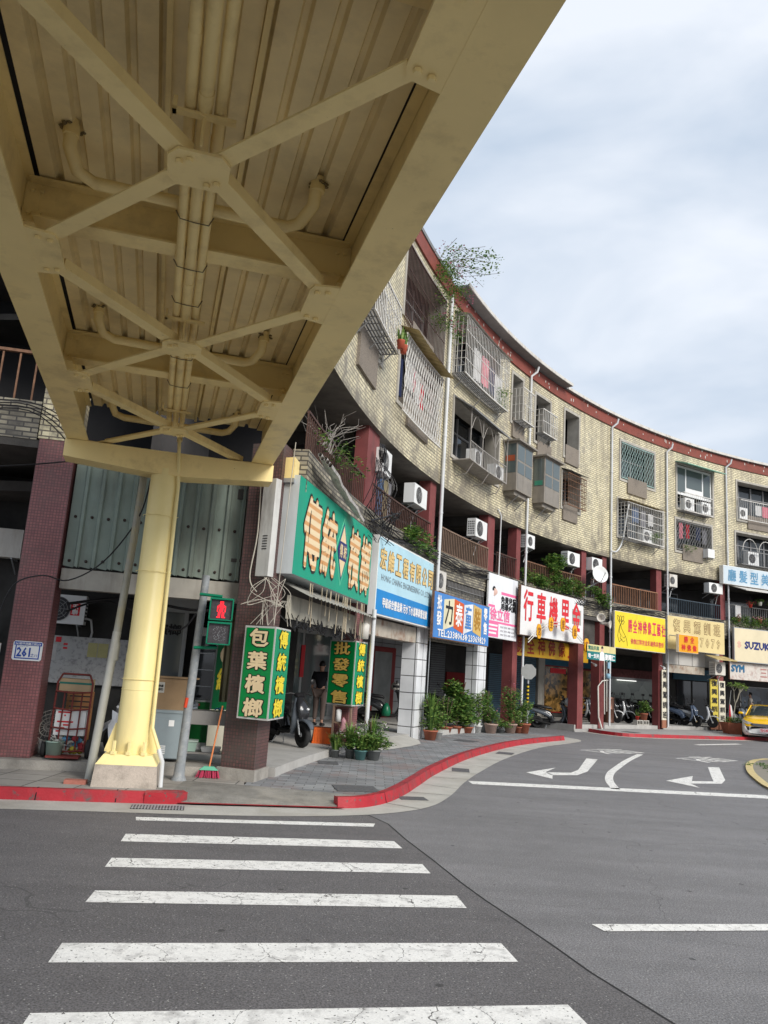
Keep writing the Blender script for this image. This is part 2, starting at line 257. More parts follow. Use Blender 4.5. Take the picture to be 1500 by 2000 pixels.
    def build(s, name, mats, parent=None, label=None, cat=None, group=None, kind=None, loc=None):
        me = bpy.data.meshes.new(name); k = s.k; o_ = Vector(loc)*K if loc is not None else Vector((0, 0, 0))
        me.from_pydata([p*k-(o_ if k == K else Vector((0, 0, 0))) for p in s.v], [], s.f)
        for m in (mats if isinstance(mats, (list, tuple)) else [mats]): me.materials.append(m)
        ul = me.uv_layers.new(name='UVMap').data
        for p, mi, uv, sm in zip(me.polygons, s.mi, s.uv, s.sm):
            p.material_index = mi; p.use_smooth = sm
            if uv:
                for li, q in zip(p.loop_indices, uv): ul[li].uv = q
            else:
                nn = p.normal
                if abs(nn.z) > .8:
                    for li in p.loop_indices: c = me.vertices[me.loops[li].vertex_index].co; ul[li].uv = (c.x+o_.x, c.y+o_.y)
                else:
                    tx, ty = -nn.y, nn.x; l_ = math.hypot(tx, ty) or 1
                    for li in p.loop_indices: c = me.vertices[me.loops[li].vertex_index].co+o_; ul[li].uv = ((c.x*tx+c.y*ty)/l_, c.z)
        me.update()
        o = bpy.data.objects.new(name, me); COL.objects.link(o); o.location = o_
        if parent is not None:
            o.parent = parent; o.location = o_-Vector(abs_loc(parent)) if k == K else Vector((0, 0, 0))
        tag(o, label, cat, group, kind); return o
_GC = {}
def spread(b):
    if b < .004: return [(0, 0)]
    n = 5 if b < .02 else 8
    return [(b*math.cos(2*math.pi*i/n), b*math.sin(2*math.pi*i/n)) for i in range(n)]+[(0, 0)]
def glyphs(body, bold):
    key = body
    if key in _GC: return _GC[key]
    c = bpy.data.curves.new('t', 'FONT'); c.body = body; c.size = 1; c.resolution_u = 1
    o = bpy.data.objects.new('t', c); COL.objects.link(o); bpy.context.view_layer.update()
    me = bpy.data.meshes.new_from_object(o.evaluated_get(bpy.context.evaluated_depsgraph_get()))
    vs = [tuple(v.co) for v in me.vertices]; fs = [tuple(p.vertices) for p in me.polygons]
    bpy.data.objects.remove(o); bpy.data.meshes.remove(me); bpy.data.curves.remove(c)
    xs = [p[0] for p in vs]; ys = [p[1] for p in vs]; _GC[key] = (vs, fs, min(xs), max(xs), min(ys), max(ys)); return _GC[key]
def abs_loc(o):
    v = Vector(o.location)
    while o.parent is not None: o = o.parent; v += Vector(o.location)
    return v
def tag(o, label=None, cat=None, group=None, kind=None):
    if label: o['label'] = label
    if cat: o['category'] = cat
    if group: o['group'] = group
    if kind: o['kind'] = kind
    return o
def thing(name, label, cat, loc=(0, 0, 0), rz=0, group=None, scale=1):
    o = bpy.data.objects.new(name, None); COL.objects.link(o); o.location = Vector(loc)*K; o.rotation_euler.z = rz; o.empty_display_size = .1
    o.scale = (scale,)*3
    return tag(o, label, cat, group)
def copy_tree(o, loc, rz, label, group=None, scale=None):
    def rec(a, par):
        c = a.copy(); COL.objects.link(c)
        if par is not None: c.parent = par
        for ch in a.children: rec(ch, c)
        return c
    r = rec(o, None); r.location = Vector(loc)*K; r.rotation_euler.z = rz; r['label'] = label
    if scale: r.scale = (scale,)*3
    if group: r['group'] = group
    return r
CX, CY, RR = 28.6, 6.7, 30.0
def F(s, z, d=0):
    a = math.pi-s/RR; return Vector((CX+(RR-d)*math.cos(a), CY+(RR-d)*math.sin(a), z))
class Fr:
    def __init__(s, o, u, n=None, v=(0, 0, 1)):
        s.o = Vector(o); s.U = Vector(u).normalized(); s.V = Vector(v).normalized(); s.N = s.U.cross(s.V) if n is None else Vector(n).normalized()
    def __call__(s, u, v, n=0): return s.o+s.U*u+s.V*v+s.N*n
def Ff(s0, s1, z, d):   # chord frame on the facade, origin s0, u towards s1, n towards the street
    a, b = F(s0, z, d), F(s1, z, d); fr = Fr(a, b-a); fr.w = (b-a).length
    mid = (a+b)/2; 
    if fr.N.dot(Vector((CX, CY, 0))-Vector((mid.x, mid.y, 0))) < 0: fr.N = -fr.N
    return fr
def PL(x, z, off=0):    # left wing plane
    return Vector((x, 10.95+.2*(x+1.87)+off, z))
LF = Fr(PL(0, 0), PL(1, 0)-PL(0, 0)); 
if LF.N.y > 0: LF.N = -LF.N
def lx(x): return x*math.hypot(1, .2)   # u coordinate in LF of plan x
# ---------------------------------------------------------------- ground, road, kerbs
def asphalt(name, base):
    m, t, b = nodes_of(name); L = t.links; tcn = t.nodes.new('ShaderNodeTexCoord'); col = None
    def noise(sc, det, lo, hi, p0=.3, p1=.7, stretch=None):
        n = t.nodes.new('ShaderNodeTexNoise'); n.inputs['Scale'].default_value = sc; n.inputs['Detail'].default_value = det; n.inputs['Roughness'].default_value = .6
        src = tcn.outputs['Object']
        if stretch:
            mp = t.nodes.new('ShaderNodeMapping'); mp.inputs['Scale'].default_value = stretch; mp.inputs['Rotation'].default_value = (0, 0, .15); L.new(src, mp.inputs[0]); src = mp.outputs[0]
        L.new(src, n.inputs[0]); r = t.nodes.new('ShaderNodeMapRange'); r.inputs[1].default_value = p0; r.inputs[2].default_value = p1; r.inputs[3].default_value = lo; r.inputs[4].default_value = hi; L.new(n.outputs[0], r.inputs[0]); return r.outputs[0]
    a = noise(.35, 5, .88, 1.12); c = noise(75, 3, .55, 1.5, .35, .65); d = noise(1.0, 6, .90, 1.08, .35, .65, (.25, 2.2, 1)); e = noise(5, 8, .93, 1.07)
    mu = None
    for x in (a, c, d, e):
        if mu is None: mu = x; continue
        q = t.nodes.new('ShaderNodeMath'); q.operation = 'MULTIPLY'; L.new(mu, q.inputs[0]); L.new(x, q.inputs[1]); mu = q.outputs[0]
    v = t.nodes.new('ShaderNodeVectorMath'); v.operation = 'SCALE'; v.inputs[0].default_value = base; L.new(mu, v.inputs['Scale']); L.new(v.outputs[0], b.inputs['Base Color'])
    
    vo = t.nodes.new('ShaderNodeTexVoronoi'); vo.inputs['Scale'].default_value = 26; L.new(tcn.outputs['Object'], vo.inputs[0])
    def band(sock, thr, col, amt, prev, op='LESS_THAN'):
        g = t.nodes.new('ShaderNodeMath'); g.operation = op; g.inputs[1].default_value = thr; L.new(sock, g.inputs[0]); q = t.nodes.new('ShaderNodeMath'); q.operation = 'MULTIPLY'; q.inputs[1].default_value = amt; L.new(g.outputs[0], q.inputs[0])
        mc = t.nodes.new('ShaderNodeMixRGB'); L.new(q.outputs[0], mc.inputs[0]); L.new(prev, mc.inputs[1]); mc.inputs[2].default_value = col; return mc.outputs[0]
    cc = band(vo.outputs['Distance'], .13, (.42, .41, .39, 1), .75, v.outputs[0])
    vo2 = t.nodes.new('ShaderNodeTexVoronoi'); vo2.inputs['Scale'].default_value = 2.1; L.new(tcn.outputs['Object'], vo2.inputs[0]); cc = band(vo2.outputs['Distance'], .055, (.03, .03, .03, 1), .7, cc)
    ns = t.nodes.new('ShaderNodeTexNoise'); ns.inputs['Scale'].default_value = .8; ns.inputs['Detail'].default_value = 3; L.new(tcn.outputs['Object'], ns.inputs[0]); ad = t.nodes.new('ShaderNodeVectorMath'); ad.operation = 'MULTIPLY_ADD'; ad.inputs[1].default_value = (1.6, 1.6, 0); L.new(ns.outputs['Color'], ad.inputs[0]); L.new(tcn.outputs['Object'], ad.inputs[2])
    vo3 = t.nodes.new('ShaderNodeTexVoronoi'); vo3.feature = 'DISTANCE_TO_EDGE'; vo3.inputs['Scale'].default_value = .22; L.new(ad.outputs[0], vo3.inputs[0]); cc = band(vo3.outputs['Distance'], .0009, (.05, .05, .05, 1), .5, cc)
    L.new(cc, b.inputs['Base Color']); b.inputs['Roughness'].default_value = .82; bp = t.nodes.new('ShaderNodeBump'); bp.inputs['Strength'].default_value = .5; bp.inputs['Distance'].default_value = .01
    n = t.nodes.new('ShaderNodeTexNoise'); n.inputs['Scale'].default_value = 90; n.inputs['Detail'].default_value = 3; L.new(tcn.outputs['Object'], n.inputs[0]); L.new(n.outputs[0], bp.inputs['Height']); L.new(bp.outputs[0], b.inputs['Normal']); return m
ASPH = asphalt('asphalt', (.175, .171, .176)); ASPD = asphalt('dark_asphalt', (.122, .116, .118))
def st(name, mb, mat): return mb.build(name, mat, kind='structure')
def sheet(name, polys, z, mat):
    m = MB()
    for p in polys: m.face([(x, y, z) for x, y in p])
    return st(name, m, mat)
m = MB()
g = [-350, -100, -40, -15, 0, 15, 40, 100, 350]
for i in range(8):
    for j in range(8): m.face([(g[i], g[j], 0), (g[i+1], g[j], 0), (g[i+1], g[j+1], 0), (g[i], g[j+1], 0)])
st('road', m, ASPH)
def strip(a, b): return [[a[i], a[i+1], b[i+1], b[i]] for i in range(len(a)-1)]
def offs(pts, d):
    o = []
    for i, p in enumerate(pts):
        a = Vector(pts[max(i-1, 0)]); c = Vector(pts[min(i+1, len(pts)-1)]); t = (c-a).normalized(); o.append((p[0]-t.y*d, p[1]+t.x*d))
    return o
def smooth(pts, n=4):
    o = []
    P = [pts[0]]+list(pts)+[pts[-1]]
    for i in range(1, len(P)-2):
        for k in range(n):
            t = k/n; a, b, c, d = (Vector(q) for q in P[i-1:i+3])
            v = .5*((2*b)+(-a+c)*t+(2*a-5*b+4*c-d)*t*t+(-a+3*b-3*c+d)*t**3); o.append((v.x, v.y))
    o.append(tuple(pts[-1])); return o
CURBA = [(-14, 6.55), (-9, 7.65), (-3.83, 8.79), (-2.4, 9.10), (-2.06, 9.24)]
CURBB = smooth([(-.30, 9.62), (-.02, 9.78), (.27, 10.22), (.53, 10.99), (.82, 12.15), (1.13, 13.39), (1.89, 15.9), (2.77, 18.17), (3.6, 20.0), (4.53, 21.6), (5.55, 23.1)])
GUT = smooth([(-14, 6.05), (-9, 7.12), (-3.61, 8.30), (-2.65, 8.50), (-1.64, 8.70), (-.61, 9.01), (.23, 9.48), (.79, 10.15), (1.16, 11.2), (1.5, 12.6), (2.0, 14.3), (2.87, 16.88), (4.2, 20.0), (5.4, 22.0), (6.0, 23.1), (6.1, 23.9), (5.7, 24.6), (5.0, 24.9)])
ZS = .10
inner = CURBA+[(-1.9, 9.2), (-.4, 9.6)]+CURBB+[(5.55, 23.3), (5.0, 24.4), (4.7, 24.8)]
m = MB(); poly = GUT+list(reversed(inner))
m.face([(x, y, .005) for x, y in poly]); st('gutter', m, CONCL)
# dropped apron between the two kerbs
m = MB(); m.face([(-2.02, 9.22, .02), (-.33, 9.60, .02), (-.05, 10.05, ZS), (-1.5, 10.25, ZS), (-2.25, 10.3, ZS), (-2.2, 9.5, ZS)]); st('dropped_kerb_apron', m, mk('rough_cement_apron', (.22, .21, .19), .9, .25, 4, bump=.6, dirt=(.38, .35, .30), dscale=1.2, damt=.7, fine=.15))
m = MB()
for a in strip([(-2.05, 9.16), (-.22, 9.56)], [(-2.05, 9.22), (-.24, 9.62)]): m.face([(x, y, .024) for x, y in a])
st('red_edge_line', m, KRED)
# pavement slabs
left = [(-14, 6.6), (-9, 7.7), (-3.83, 8.84), (-2.25, 9.18), (-2.2, 9.5), (-2.25, 10.3), (-1.5, 10.25)]+[(-1.55, 10.6), (-1.8, 10.85), (-2.0, 10.75), (-4.3, 10.28), (-14, 8.3)]
m = MB(); m.prism(left, 0, ZS); st('left_pavement', m, PAVEB)
outer = [(-.05, 10.05), (-.30, 9.66)]+[p for p in offs(CURBB, .04)]+[(5.5, 23.3), (4.9, 24.2), (4.4, 24.3)]
inn = [tuple(F(s, 0, -.15)[:2]) for s in (18.6, 17.5, 16, 14.5, 13, 11.5, 10, 8.5, 7, 5.5, 4.6)]
m = MB(); m.prism(outer+inn+[(-1.5, 10.6), (-1.5, 10.25)], 0, ZS); st('pavement', m, PAVE)
def kerb(name, pts, w=.15, z=.135, side=1, mat=KRED, z0=0, chamfer=.03):
    a = pts; b = offs(pts, chamfer*side); c = offs(pts, w*side); m = MB(); n = len(pts)
    for i in range(n-1):
        m.face([(*a[i], z0), (*a[i+1], z0), (*b[i+1], z), (*b[i], z)]); m.face([(*b[i], z), (*b[i+1], z), (*c[i+1], z-.008), (*c[i], z-.008)]); m.face([(*c[i], z-.008), (*c[i+1], z-.008), (*c[i+1], z0), (*c[i], z0)])
    for q in (0, n-1): m.face([(*a[q], z0), (*b[q], z), (*c[q], z), (*c[q], z0)])
    return m.build(name, mat, kind='structure')
kerb('left_red_kerb', CURBA, .15, .125); kerb('red_kerb', CURBB, .15, .125)
m = MB(); m.prism([(-2.4, 9.09), (-2.06, 9.19), (-1.98, 9.30), (-2.06, 9.42), (-2.25, 9.36), (-2.43, 9.25)], 0, .122); st('kerb_end', m, KRED)
FARC = smooth([(7.5, 28.0), (7.75, 27.3), (8.3, 26.7), (9.0, 26.85), (9.95, 27.33), (12.15, 28.55), (14.55, 29.9), (17.5, 31.2), (24, 33.5)], 3)
kerb('far_red_kerb', FARC, .15, .115)
far = offs(FARC, .1)+[tuple(F(s, 0, .0)[:2]) for s in (44, 40, 37, 35, 33, 31, 29, 27, 25, 23.6, 22.9)]
m = MB(); m.prism(far, 0, ZS); st('far_pavement', m, mk('far_pavement_concrete', (.36, .35, .34), .8, .12, 1.5, dirt=(.2, .19, .18), dscale=1, damt=.5))
m = MB(); a = offs(FARC, -.30)
for q in strip(a, FARC): m.face([(x, y, .005) for x, y in q])
st('far_gutter', m, CONCL)
m = MB(); ou = offs(CURBB, -.004); i_ = offs(CURBB, .15); acc = 0
for i in range(1, len(CURBB)-1):
    acc += math.dist(CURBB[i], CURBB[i-1])
    if acc > .85:
        acc = 0; a, b = Vector(ou[i]), Vector(i_[i]); d = (b-a).normalized(); n_ = Vector((-d.y, d.x))*.006
        m.face([(*(a-n_), .01), (*(a+n_), .01), (*(a+d*.035+n_), .128), (*(a+d*.035-n_), .128)]); m.face([(*(a+d*.035-n_), .1285), (*(a+d*.035+n_), .1285), (*(b+n_), .121), (*(b-n_), .121)])
        c_ = min(GUT, key=lambda g_: math.dist(g_, tuple(a))); c_ = Vector(c_); m.face([(*(a-n_), .0085), (*(a+n_), .0085), (*(c_+n_), .0085), (*(c_-n_), .0085)])
for x in (-8, -7.1, -6.2, -5.3, -4.4, -3.5, -2.7): y = 8.79+.22*(x+3.83); m.face([(x, y-.004, .01), (x+.012, y-.002, .01), (x+.006, y+.035, .128), (x-.006, y+.033, .128)]); m.face([(x-.004, y+.033, .1285), (x+.008, y+.035, .1285), (x-.02, y+.15, .121), (x-.032, y+.148, .121)])
st('kerb_joints', m, BLKM)
# raised arcade floor
ZF = .22
for nm, s0, s1 in (('arcade_floor', 4.4, 18.75), ('far_arcade_floor', 23.1, 46)):
    m = MB(); m.arc(s0, s1, 0, ZF, -7, -.15); st(nm, m, mk('arcade_cement_floor', (.42, .41, .39), .8, .12, 2, dirt=(.2, .19, .18), dscale=1.4, damt=.5))
m = MB(); m.prism([(-14, 8.35), (-1.75, 10.8), (-1.55, 10.75), (-1.6, 11.6), (-1.7, 14), (-2.2, 16), (-4, 18), (-14, 18)], 0, ZF-.006); st('left_arcade_floor', m, CONC)
# cement ramp onto the arcade floor
m = MB(); ra = [F(s, ZF+.003, -.15) for s in (8.9, 9.6, 10.6, 11.4, 11.9)]; rb = [F(s, ZS+.006, d) for s, d in ((8.6, .15), (9.6, .35), (10.6, .45), (11.4, .42), (12.2, .1))]
for i in range(4): m.face([rb[i], rb[i+1], ra[i+1], ra[i]])
st('cement_ramp', m, CONCL)
# road markings
zm = .004
def stripe(x0, x1, yc, w, ext=0):
    s = .2; d = lambda x: yc+s*(x+.5); return [(x0, d(x0)-w/2), (x1, d(x1)-w/2), (x1, d(x1)+w/2), (x0, d(x0)+w/2)]
for (a, b, c, d) in (((-2.27, 8.36), (.13, 8.86), (.11, 8.68), (-2.22, 8.20)), ((-2.13, 7.58), (.31, 8.04), (.38, 7.75), (-2.08, 7.28)), ((-1.97, 6.70), (.53, 7.19), (.58, 6.89), (-1.93, 6.42)),
                     ((-1.79, 5.80), (.73, 6.28), (.77, 5.98), (-1.76, 5.53)), ((-1.62, 4.78), (.90, 5.28), (.95, 4.97), (-1.58, 4.49)), ((-1.42, 3.90), (1.10, 4.40), (1.16, 4.08), (-1.38, 3.60)), ((-1.22, 3.0), (1.28, 3.5), (1.34, 3.2), (-1.18, 2.7))):
    sheet('crosswalk_stripe', [[a, b, c, d]], zm, WMARK)
sheet('stop_line', [[(1.59, 12.86), (6.6, 13.60), (6.65, 13.20), (1.62, 12.52)]], zm, WMARK)
lc0 = smooth([(3.90, 13.1), (4.12, 14.2), (4.5, 15.4), (5.0, 16.6), (5.7, 18.2), (6.62, 20.11)]); lc1 = offs(lc0, -.14)
sheet('lane_line', strip(lc0, lc1), zm, WMARK)
sheet('turn_arrow', [[(2.82, 14.55), (3.13, 13.85), (3.27, 14.45), (3.24, 14.85), (3.60, 15.67)], [(3.24, 14.40), (3.75, 14.65), (3.72, 14.98), (3.22, 14.78)], [(3.75, 14.65), (4.12, 15.35), (4.0, 15.55), (3.72, 14.98)], [(4.12, 15.35), (5.04, 17.95), (4.82, 18.05), (4.0, 15.55)]], zm, WMARK)
sheet('turn_arrow', [[(5.37, 14.74), (5.68, 14.01), (5.74, 14.55), (5.92, 14.95), (6.29, 15.84)], [(5.74, 14.55), (6.42, 14.85), (6.40, 15.15), (5.92, 14.95)], [(6.42, 14.85), (6.76, 15.48), (6.62, 15.75), (6.40, 15.15)], [(6.76, 15.48), (7.74, 18.02), (7.45, 17.92), (6.62, 15.75)]], zm, WMARK)
sheet('dash_line', [[(1.60, 5.80), (1.65, 5.66), (4.2, 6.22), (4.2, 6.36)]], zm, WMARK)
sheet('dash_line', [[(10.0, 25.1), (10.15, 24.95), (12.3, 26.8), (12.15, 26.95)]], zm, WMARK)
for (cx, cy, ang) in ((6.1, 20.4, R(-52)), (8.25, 19.9, R(-50))):   # a painted character on each lane
    fr = Fr((cx, cy, 0), (math.cos(ang), math.sin(ang), 0), (0, 0, 1), (-math.sin(ang), math.cos(ang), 0)); fr.V = Vector((-math.sin(ang), math.cos(ang), 0)); fr.N = Vector((0, 0, 1))
    mb = MB(); mb._glyph('慢', fr, 0, 0, 1.0, 1.7, zm, zm+.001, 0); st('lane_writing', mb, WMARK)
cr_ = [(.05, 9.34), (.26, 8.9), (.42, 8.16), (.62, 7.4), (.8, 6.66), (.93, 6.2), (1.08, 5.75), (1.22, 5.3), (1.34, 4.88), (1.6, 4.2), (1.9, 3.4), (2.8, 1), (4, -4)]
sheet('older_road_surface', strip([(p[0]-40+0*i, p[1]-7.5) for i, p in enumerate(cr_)], cr_), .0015, ASPD)
sheet('tar_joint', strip(cr_, offs(cr_, .016)), .0025, mk('tar', (.02, .02, .02), .7))
def cover(x, y, z, w, d, ang, label, grate=False):
    c, s_ = math.cos(ang), math.sin(ang); fr = Fr((x, y, z), (c, s_, 0)); fr.V = Vector((-s_, c, 0)); fr.N = Vector((0, 0, 1)); m = MB(); m.fbox(fr, -w/2, w/2, -d/2, d/2, 0, .004)
    if grate:
        m.m = 1
        for i in range(17): u = -w/2+.02+i*(w-.04)/16; m.fbox(fr, u-.007, u+.007, -d/2, d/2, .004, .012)
        for i in range(4): v = -d/2+i*(d-.012)/3; m.fbox(fr, -w/2, w/2, v, v+.012, .0125, .0145)
    return m.build('drain_grate' if grate else 'manhole_cover', [BLKM if grate else mk('cast_cover', (.11, .11, .115), .7, .3, 30, bump=.6), GALV], label=label, cat='drain cover' if grate else 'manhole cover', group=None)
cover(-2.2, 8.92, .006, .55, .24, .2, 'square mesh drain grate in the gutter below the yellow column', True)
cover(.62, 10.72, .006, .36, .26, .2, 'dark gutter cover nearest the pavement corner')
cover(1.62, 14.2, .006, .30, .5, -.1, 'dark gutter cover halfway along the curved red kerb')
cover(3.0, 17.9, .006, .35, .5, -.3, 'dark gutter cover near the far tip of the pavement')
cover(-.12, 10.55, ZS+.004, .55, .5, .2, 'large grey manhole cover in the pavement by the kerb corner')
cover(-.62, 13.1, ZS+.004, .32, .4, .1, 'small dark manhole cover in front of the arcade step')
cover(2.3, 19.3, ZS+.004, .5, .5, -.4, 'dark manhole cover in front of the potted shrubs')
cover(8.9, 27.7, ZS+.004, .5, .5, -.7, 'dark manhole cover on the far pavement')
# roundabout island at the right edge
isl = smooth([(6.9, 12.9), (7.05, 14.4), (7.5, 15.9), (8.1, 17.5), (9.0, 19.4), (9.9, 20.7), (10.8, 21.0), (14, 20), (17, 17), (17, 10), (12, 9), (8.5, 10.5), (6.9, 12.9)], 3)
m = MB(); m.prism(list(reversed(isl)), 0, .035); st('traffic_island', m, mk('island_concrete', (.27, .25, .21), .9, .2, 3, dirt=(.12, .12, .08), dscale=3, damt=.6, bump=.3))
ip = offs(isl, -.15); m = MB()
for q in strip(isl, ip): m.face([(x, y, .039) for x, y in q])
for i in range(len(isl)-1): m.face([(*isl[i], 0), (*isl[i+1], 0), (*isl[i+1], .039), (*isl[i], .039)])
st('yellow_edge', m, YMARK)
ik = offs(isl, -1.0); m = MB()
kerb('island_red_kerb', list(ik), .25, .28, side=-1, z0=.03)
# ---------------------------------------------------------------- foliage helpers
def leaves(mb, c, rad, n, size, droop=.3, long=1.0, shell=.35, mats=1, up=0):
    c = Vector(c)
    for i in range(n):
        while True:
            p = Vector((random.uniform(-1, 1), random.uniform(-1, 1), random.uniform(-1, 1)))
            if shell < p.length < 1: break
        q = c+Vector((p.x*rad[0], p.y*rad[1], p.z*rad[2])); mb.m = random.randrange(mats)
        a = random.uniform(0, 6.283); d = Vector((math.cos(a), math.sin(a), random.uniform(-droop, .5)+up)).normalized(); s_ = size*random.uniform(.6, 1.25)
        w = d.cross(Vector((random.uniform(-.7, .7), random.uniform(-.7, .7), 1))).normalized()*s_*.36/long; nrm = d.cross(w).normalized()*s_*.12
        mb.faces([q, q+d*s_*.5+w+nrm, q+d*s_, q+d*s_*.5-w+nrm], [(0, 1, 2, 3)], False)
def blades(mb, c, n, h, spread, w=.02, mats=1):
    c = Vector(c); w *= .6
    for i in range(n):
        a = random.uniform(0, 6.283); mb.m = random.randrange(mats); r = random.uniform(.2, 1)*spread; hh = h*random.uniform(.6, 1.1); d = Vector((math.cos(a), math.sin(a), 0)); p = c+d*random.uniform(0, .06); sd = Vector((-d.y, d.x, 0))*w
        m1 = p+d*r*.35+Vector((0, 0, hh*.7)); e = p+d*r+Vector((0, 0, hh*random.uniform(.75, 1.05)))
        mb.faces([p-sd*.6, p+sd*.6, m1+sd, m1-sd, e], [(0, 1, 2, 3), (3, 2, 4)], False)
def sm3(pts, n=5):
    P = [Vector(p) for p in pts]; P = [P[0]]+P+[P[-1]]; o = []
    for i in range(1, len(P)-2):
        a, b, c, d = P[i-1:i+3]
        for k in range(n): t = k/n; o.append(.5*((2*b)+(-a+c)*t+(2*a-5*b+4*c-d)*t*t+(-a+3*b-3*c+d)*t**3))
    return o+[P[-1]]
def shrub(mb, c, h, r, n, size, clumps=7, mats=3):
    c = Vector(c); n = int(n*2.0); clumps = clumps+4; h *= .74
    for k in range(clumps):
        t = (k+.5)/clumps; a = random.uniform(0, 6.28); rr = r*random.uniform(.15, .75)*(1.1-.5*t)
        q = c+Vector((math.cos(a)*rr, math.sin(a)*rr, h*(.18+.8*t))); leaves(mb, q, (r*.55, r*.55, h*.2), n//clumps, size, mats=mats, shell=.1)
LEAVES = [LEAF1, LEAF2, LEAF3]
def pot_plant(name, loc, label, cat='potted plant', pr=.14, ph=.2, h=.6, r=.25, n=350, size=.07, mat=None, style='shrub', group=None, flowers=None, lm=LEAVES):
    loc = Vector(loc); t = thing(name, label, cat, loc, group=group); mb = MB()
    mb.lathe(loc, [(0, .002), (pr*.7, 0), (pr*.95, ph*.85), (pr*1.06, ph*.86), (pr*1.06, ph), (pr*.9, ph), (pr*.88, ph*.9), (0, ph*.9)], 14); mb.build('pot', mat or TERRA, t)
    f = MB(); base = loc+Vector((0, 0, ph*.9))
    if style == 'shrub': shrub(f, base, h, r, n, size)
    elif style == 'blades': blades(f, base, n, h, r, .02, 3)
    else: shrub(f, base, h, r, n//2, size); blades(f, base, n//4, h, r*1.2, .016, 3)
    f.build('foliage', lm, t); s_ = MB()
    for i in range(5):
        a = random.uniform(0, 6.28); s_.tube([base, base+Vector((math.cos(a)*r*.25, math.sin(a)*r*.25, h*.45)), base+Vector((math.cos(a)*r*.5, math.sin(a)*r*.5, h*.8))], .008, 4)
    s_.build('stem', BARKM, t)
    if flowers:
        fl = MB(); leaves(fl, base+Vector((0, 0, h*.65)), (r, r, h*.35), 30, size*.6, shell=.6); fl.build('blossom', flowers, t)
    return t
# ---------------------------------------------------------------- the curved arcaded apartment building
BL = thing('apartment_building', 'long curved four storey apartment block with yellow brick walls and a shop arcade', 'building', (0, 12, 0))
ZB, ZR = 6.27, 11.38        # brick wall bottom / top
# openings: s0,s1,z0,z1
OP = [(6.2, 8.25, 7.6, 9.0), (9.55, 12.35, 7.3, 8.85), (9.6, 12.6, 9.35, 11.05), (5.6, 8.2, 9.7, 11.05), (13.65, 17.0, 7.25, 8.8), (13.5, 16.8, 9.45, 11.1),
      (17.85, 18.6, 9.5, 11.05), (19.6, 20.65, 9.35, 10.95), (21.75, 22.75, 9.4, 11.05), (17.5, 18.6, 7.4, 8.6), (19.65, 20.7, 7.4, 8.6), (21.65, 22.9, 7.55, 8.75),
      (25.75, 28.05, 9.45, 10.95), (25.6, 28.6, 7.2, 8.6), (29.6, 31.9, 9.0, 10.88), (29.5, 31.8, 7.2, 8.5), (33.5, 36.5, 9.1, 10.8), (33.35, 36.5, 7.1, 8.5), (38, 40.5, 9.1, 10.8), (38, 40.5, 7.1, 8.5)]
S0, S1 = 4.0, 44
ss = sorted(set([S0+i*.5 for i in range(int((S1-S0)/.5)+1)]+[o[0] for o in OP]+[o[1] for o in OP])); zs = sorted(set([ZB, ZR]+[o[2] for o in OP]+[o[3] for o in OP]))
m = MB()
for a, b in zip(ss, ss[1:]):
    if b-a < 1e-6: continue
    for c, d in zip(zs, zs[1:]):
        sm, zm_ = (a+b)/2, (c+d)/2
        if any(o[0] < sm < o[1] and o[2] < zm_ < o[3] for o in OP): continue
        m.face([F(a, c), F(b, c), F(b, d), F(a, d)], [(a*K, c*K), (b*K, c*K), (b*K, d*K), (a*K, d*K)])
m.build('wall', BRK, BL)
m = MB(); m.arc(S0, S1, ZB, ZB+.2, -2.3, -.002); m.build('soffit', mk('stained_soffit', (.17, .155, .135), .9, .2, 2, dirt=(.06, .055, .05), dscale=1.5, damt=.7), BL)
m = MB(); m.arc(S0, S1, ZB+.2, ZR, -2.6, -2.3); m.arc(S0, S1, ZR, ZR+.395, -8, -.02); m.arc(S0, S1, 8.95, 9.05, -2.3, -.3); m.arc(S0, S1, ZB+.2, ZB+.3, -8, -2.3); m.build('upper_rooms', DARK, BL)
m = MB(); m.arc(S0, S1, ZR-.01, ZR+.40, 0, .05); m.build('roof_band', RBAND, BL)
m = MB(); m.arc(8.0, 12.9, ZR+.405, ZR+.5, -1, .08); m.arc(13.4, 21.6, ZR+.43, ZR+.50, -1.5, .36); m.arc(21.6, S1, ZR+.405, ZR+.5, -1, .14); m.arc(S0, 8.0, ZR+.405, ZR+.5, -1, .14); m.build('eaves', mk('eaves_sheet', (.20, .205, .21), .6, .15, 3), BL)
m = MB(); m.arc(13.38, 21.62, ZR+.44, ZR+.54, .36, .39); m.build('eaves_edge', OFFW, BL); m = MB(); m.arc(21.7, S1, ZR+.41, ZR+.51, .14, .17); m.build('eaves_edge', OFFW, BL)
m = MB()
for i in range(60):
    s_ = random.uniform(13.5, 40); m.fbox(Ff(s_, s_+.05, ZR+random.uniform(.05, .4), .052), 0, .045, 0, random.uniform(.05, .12), 0, .004)
m.build('flaked_patches', mk('bare_flakes', (.55, .52, .48), .8), BL)
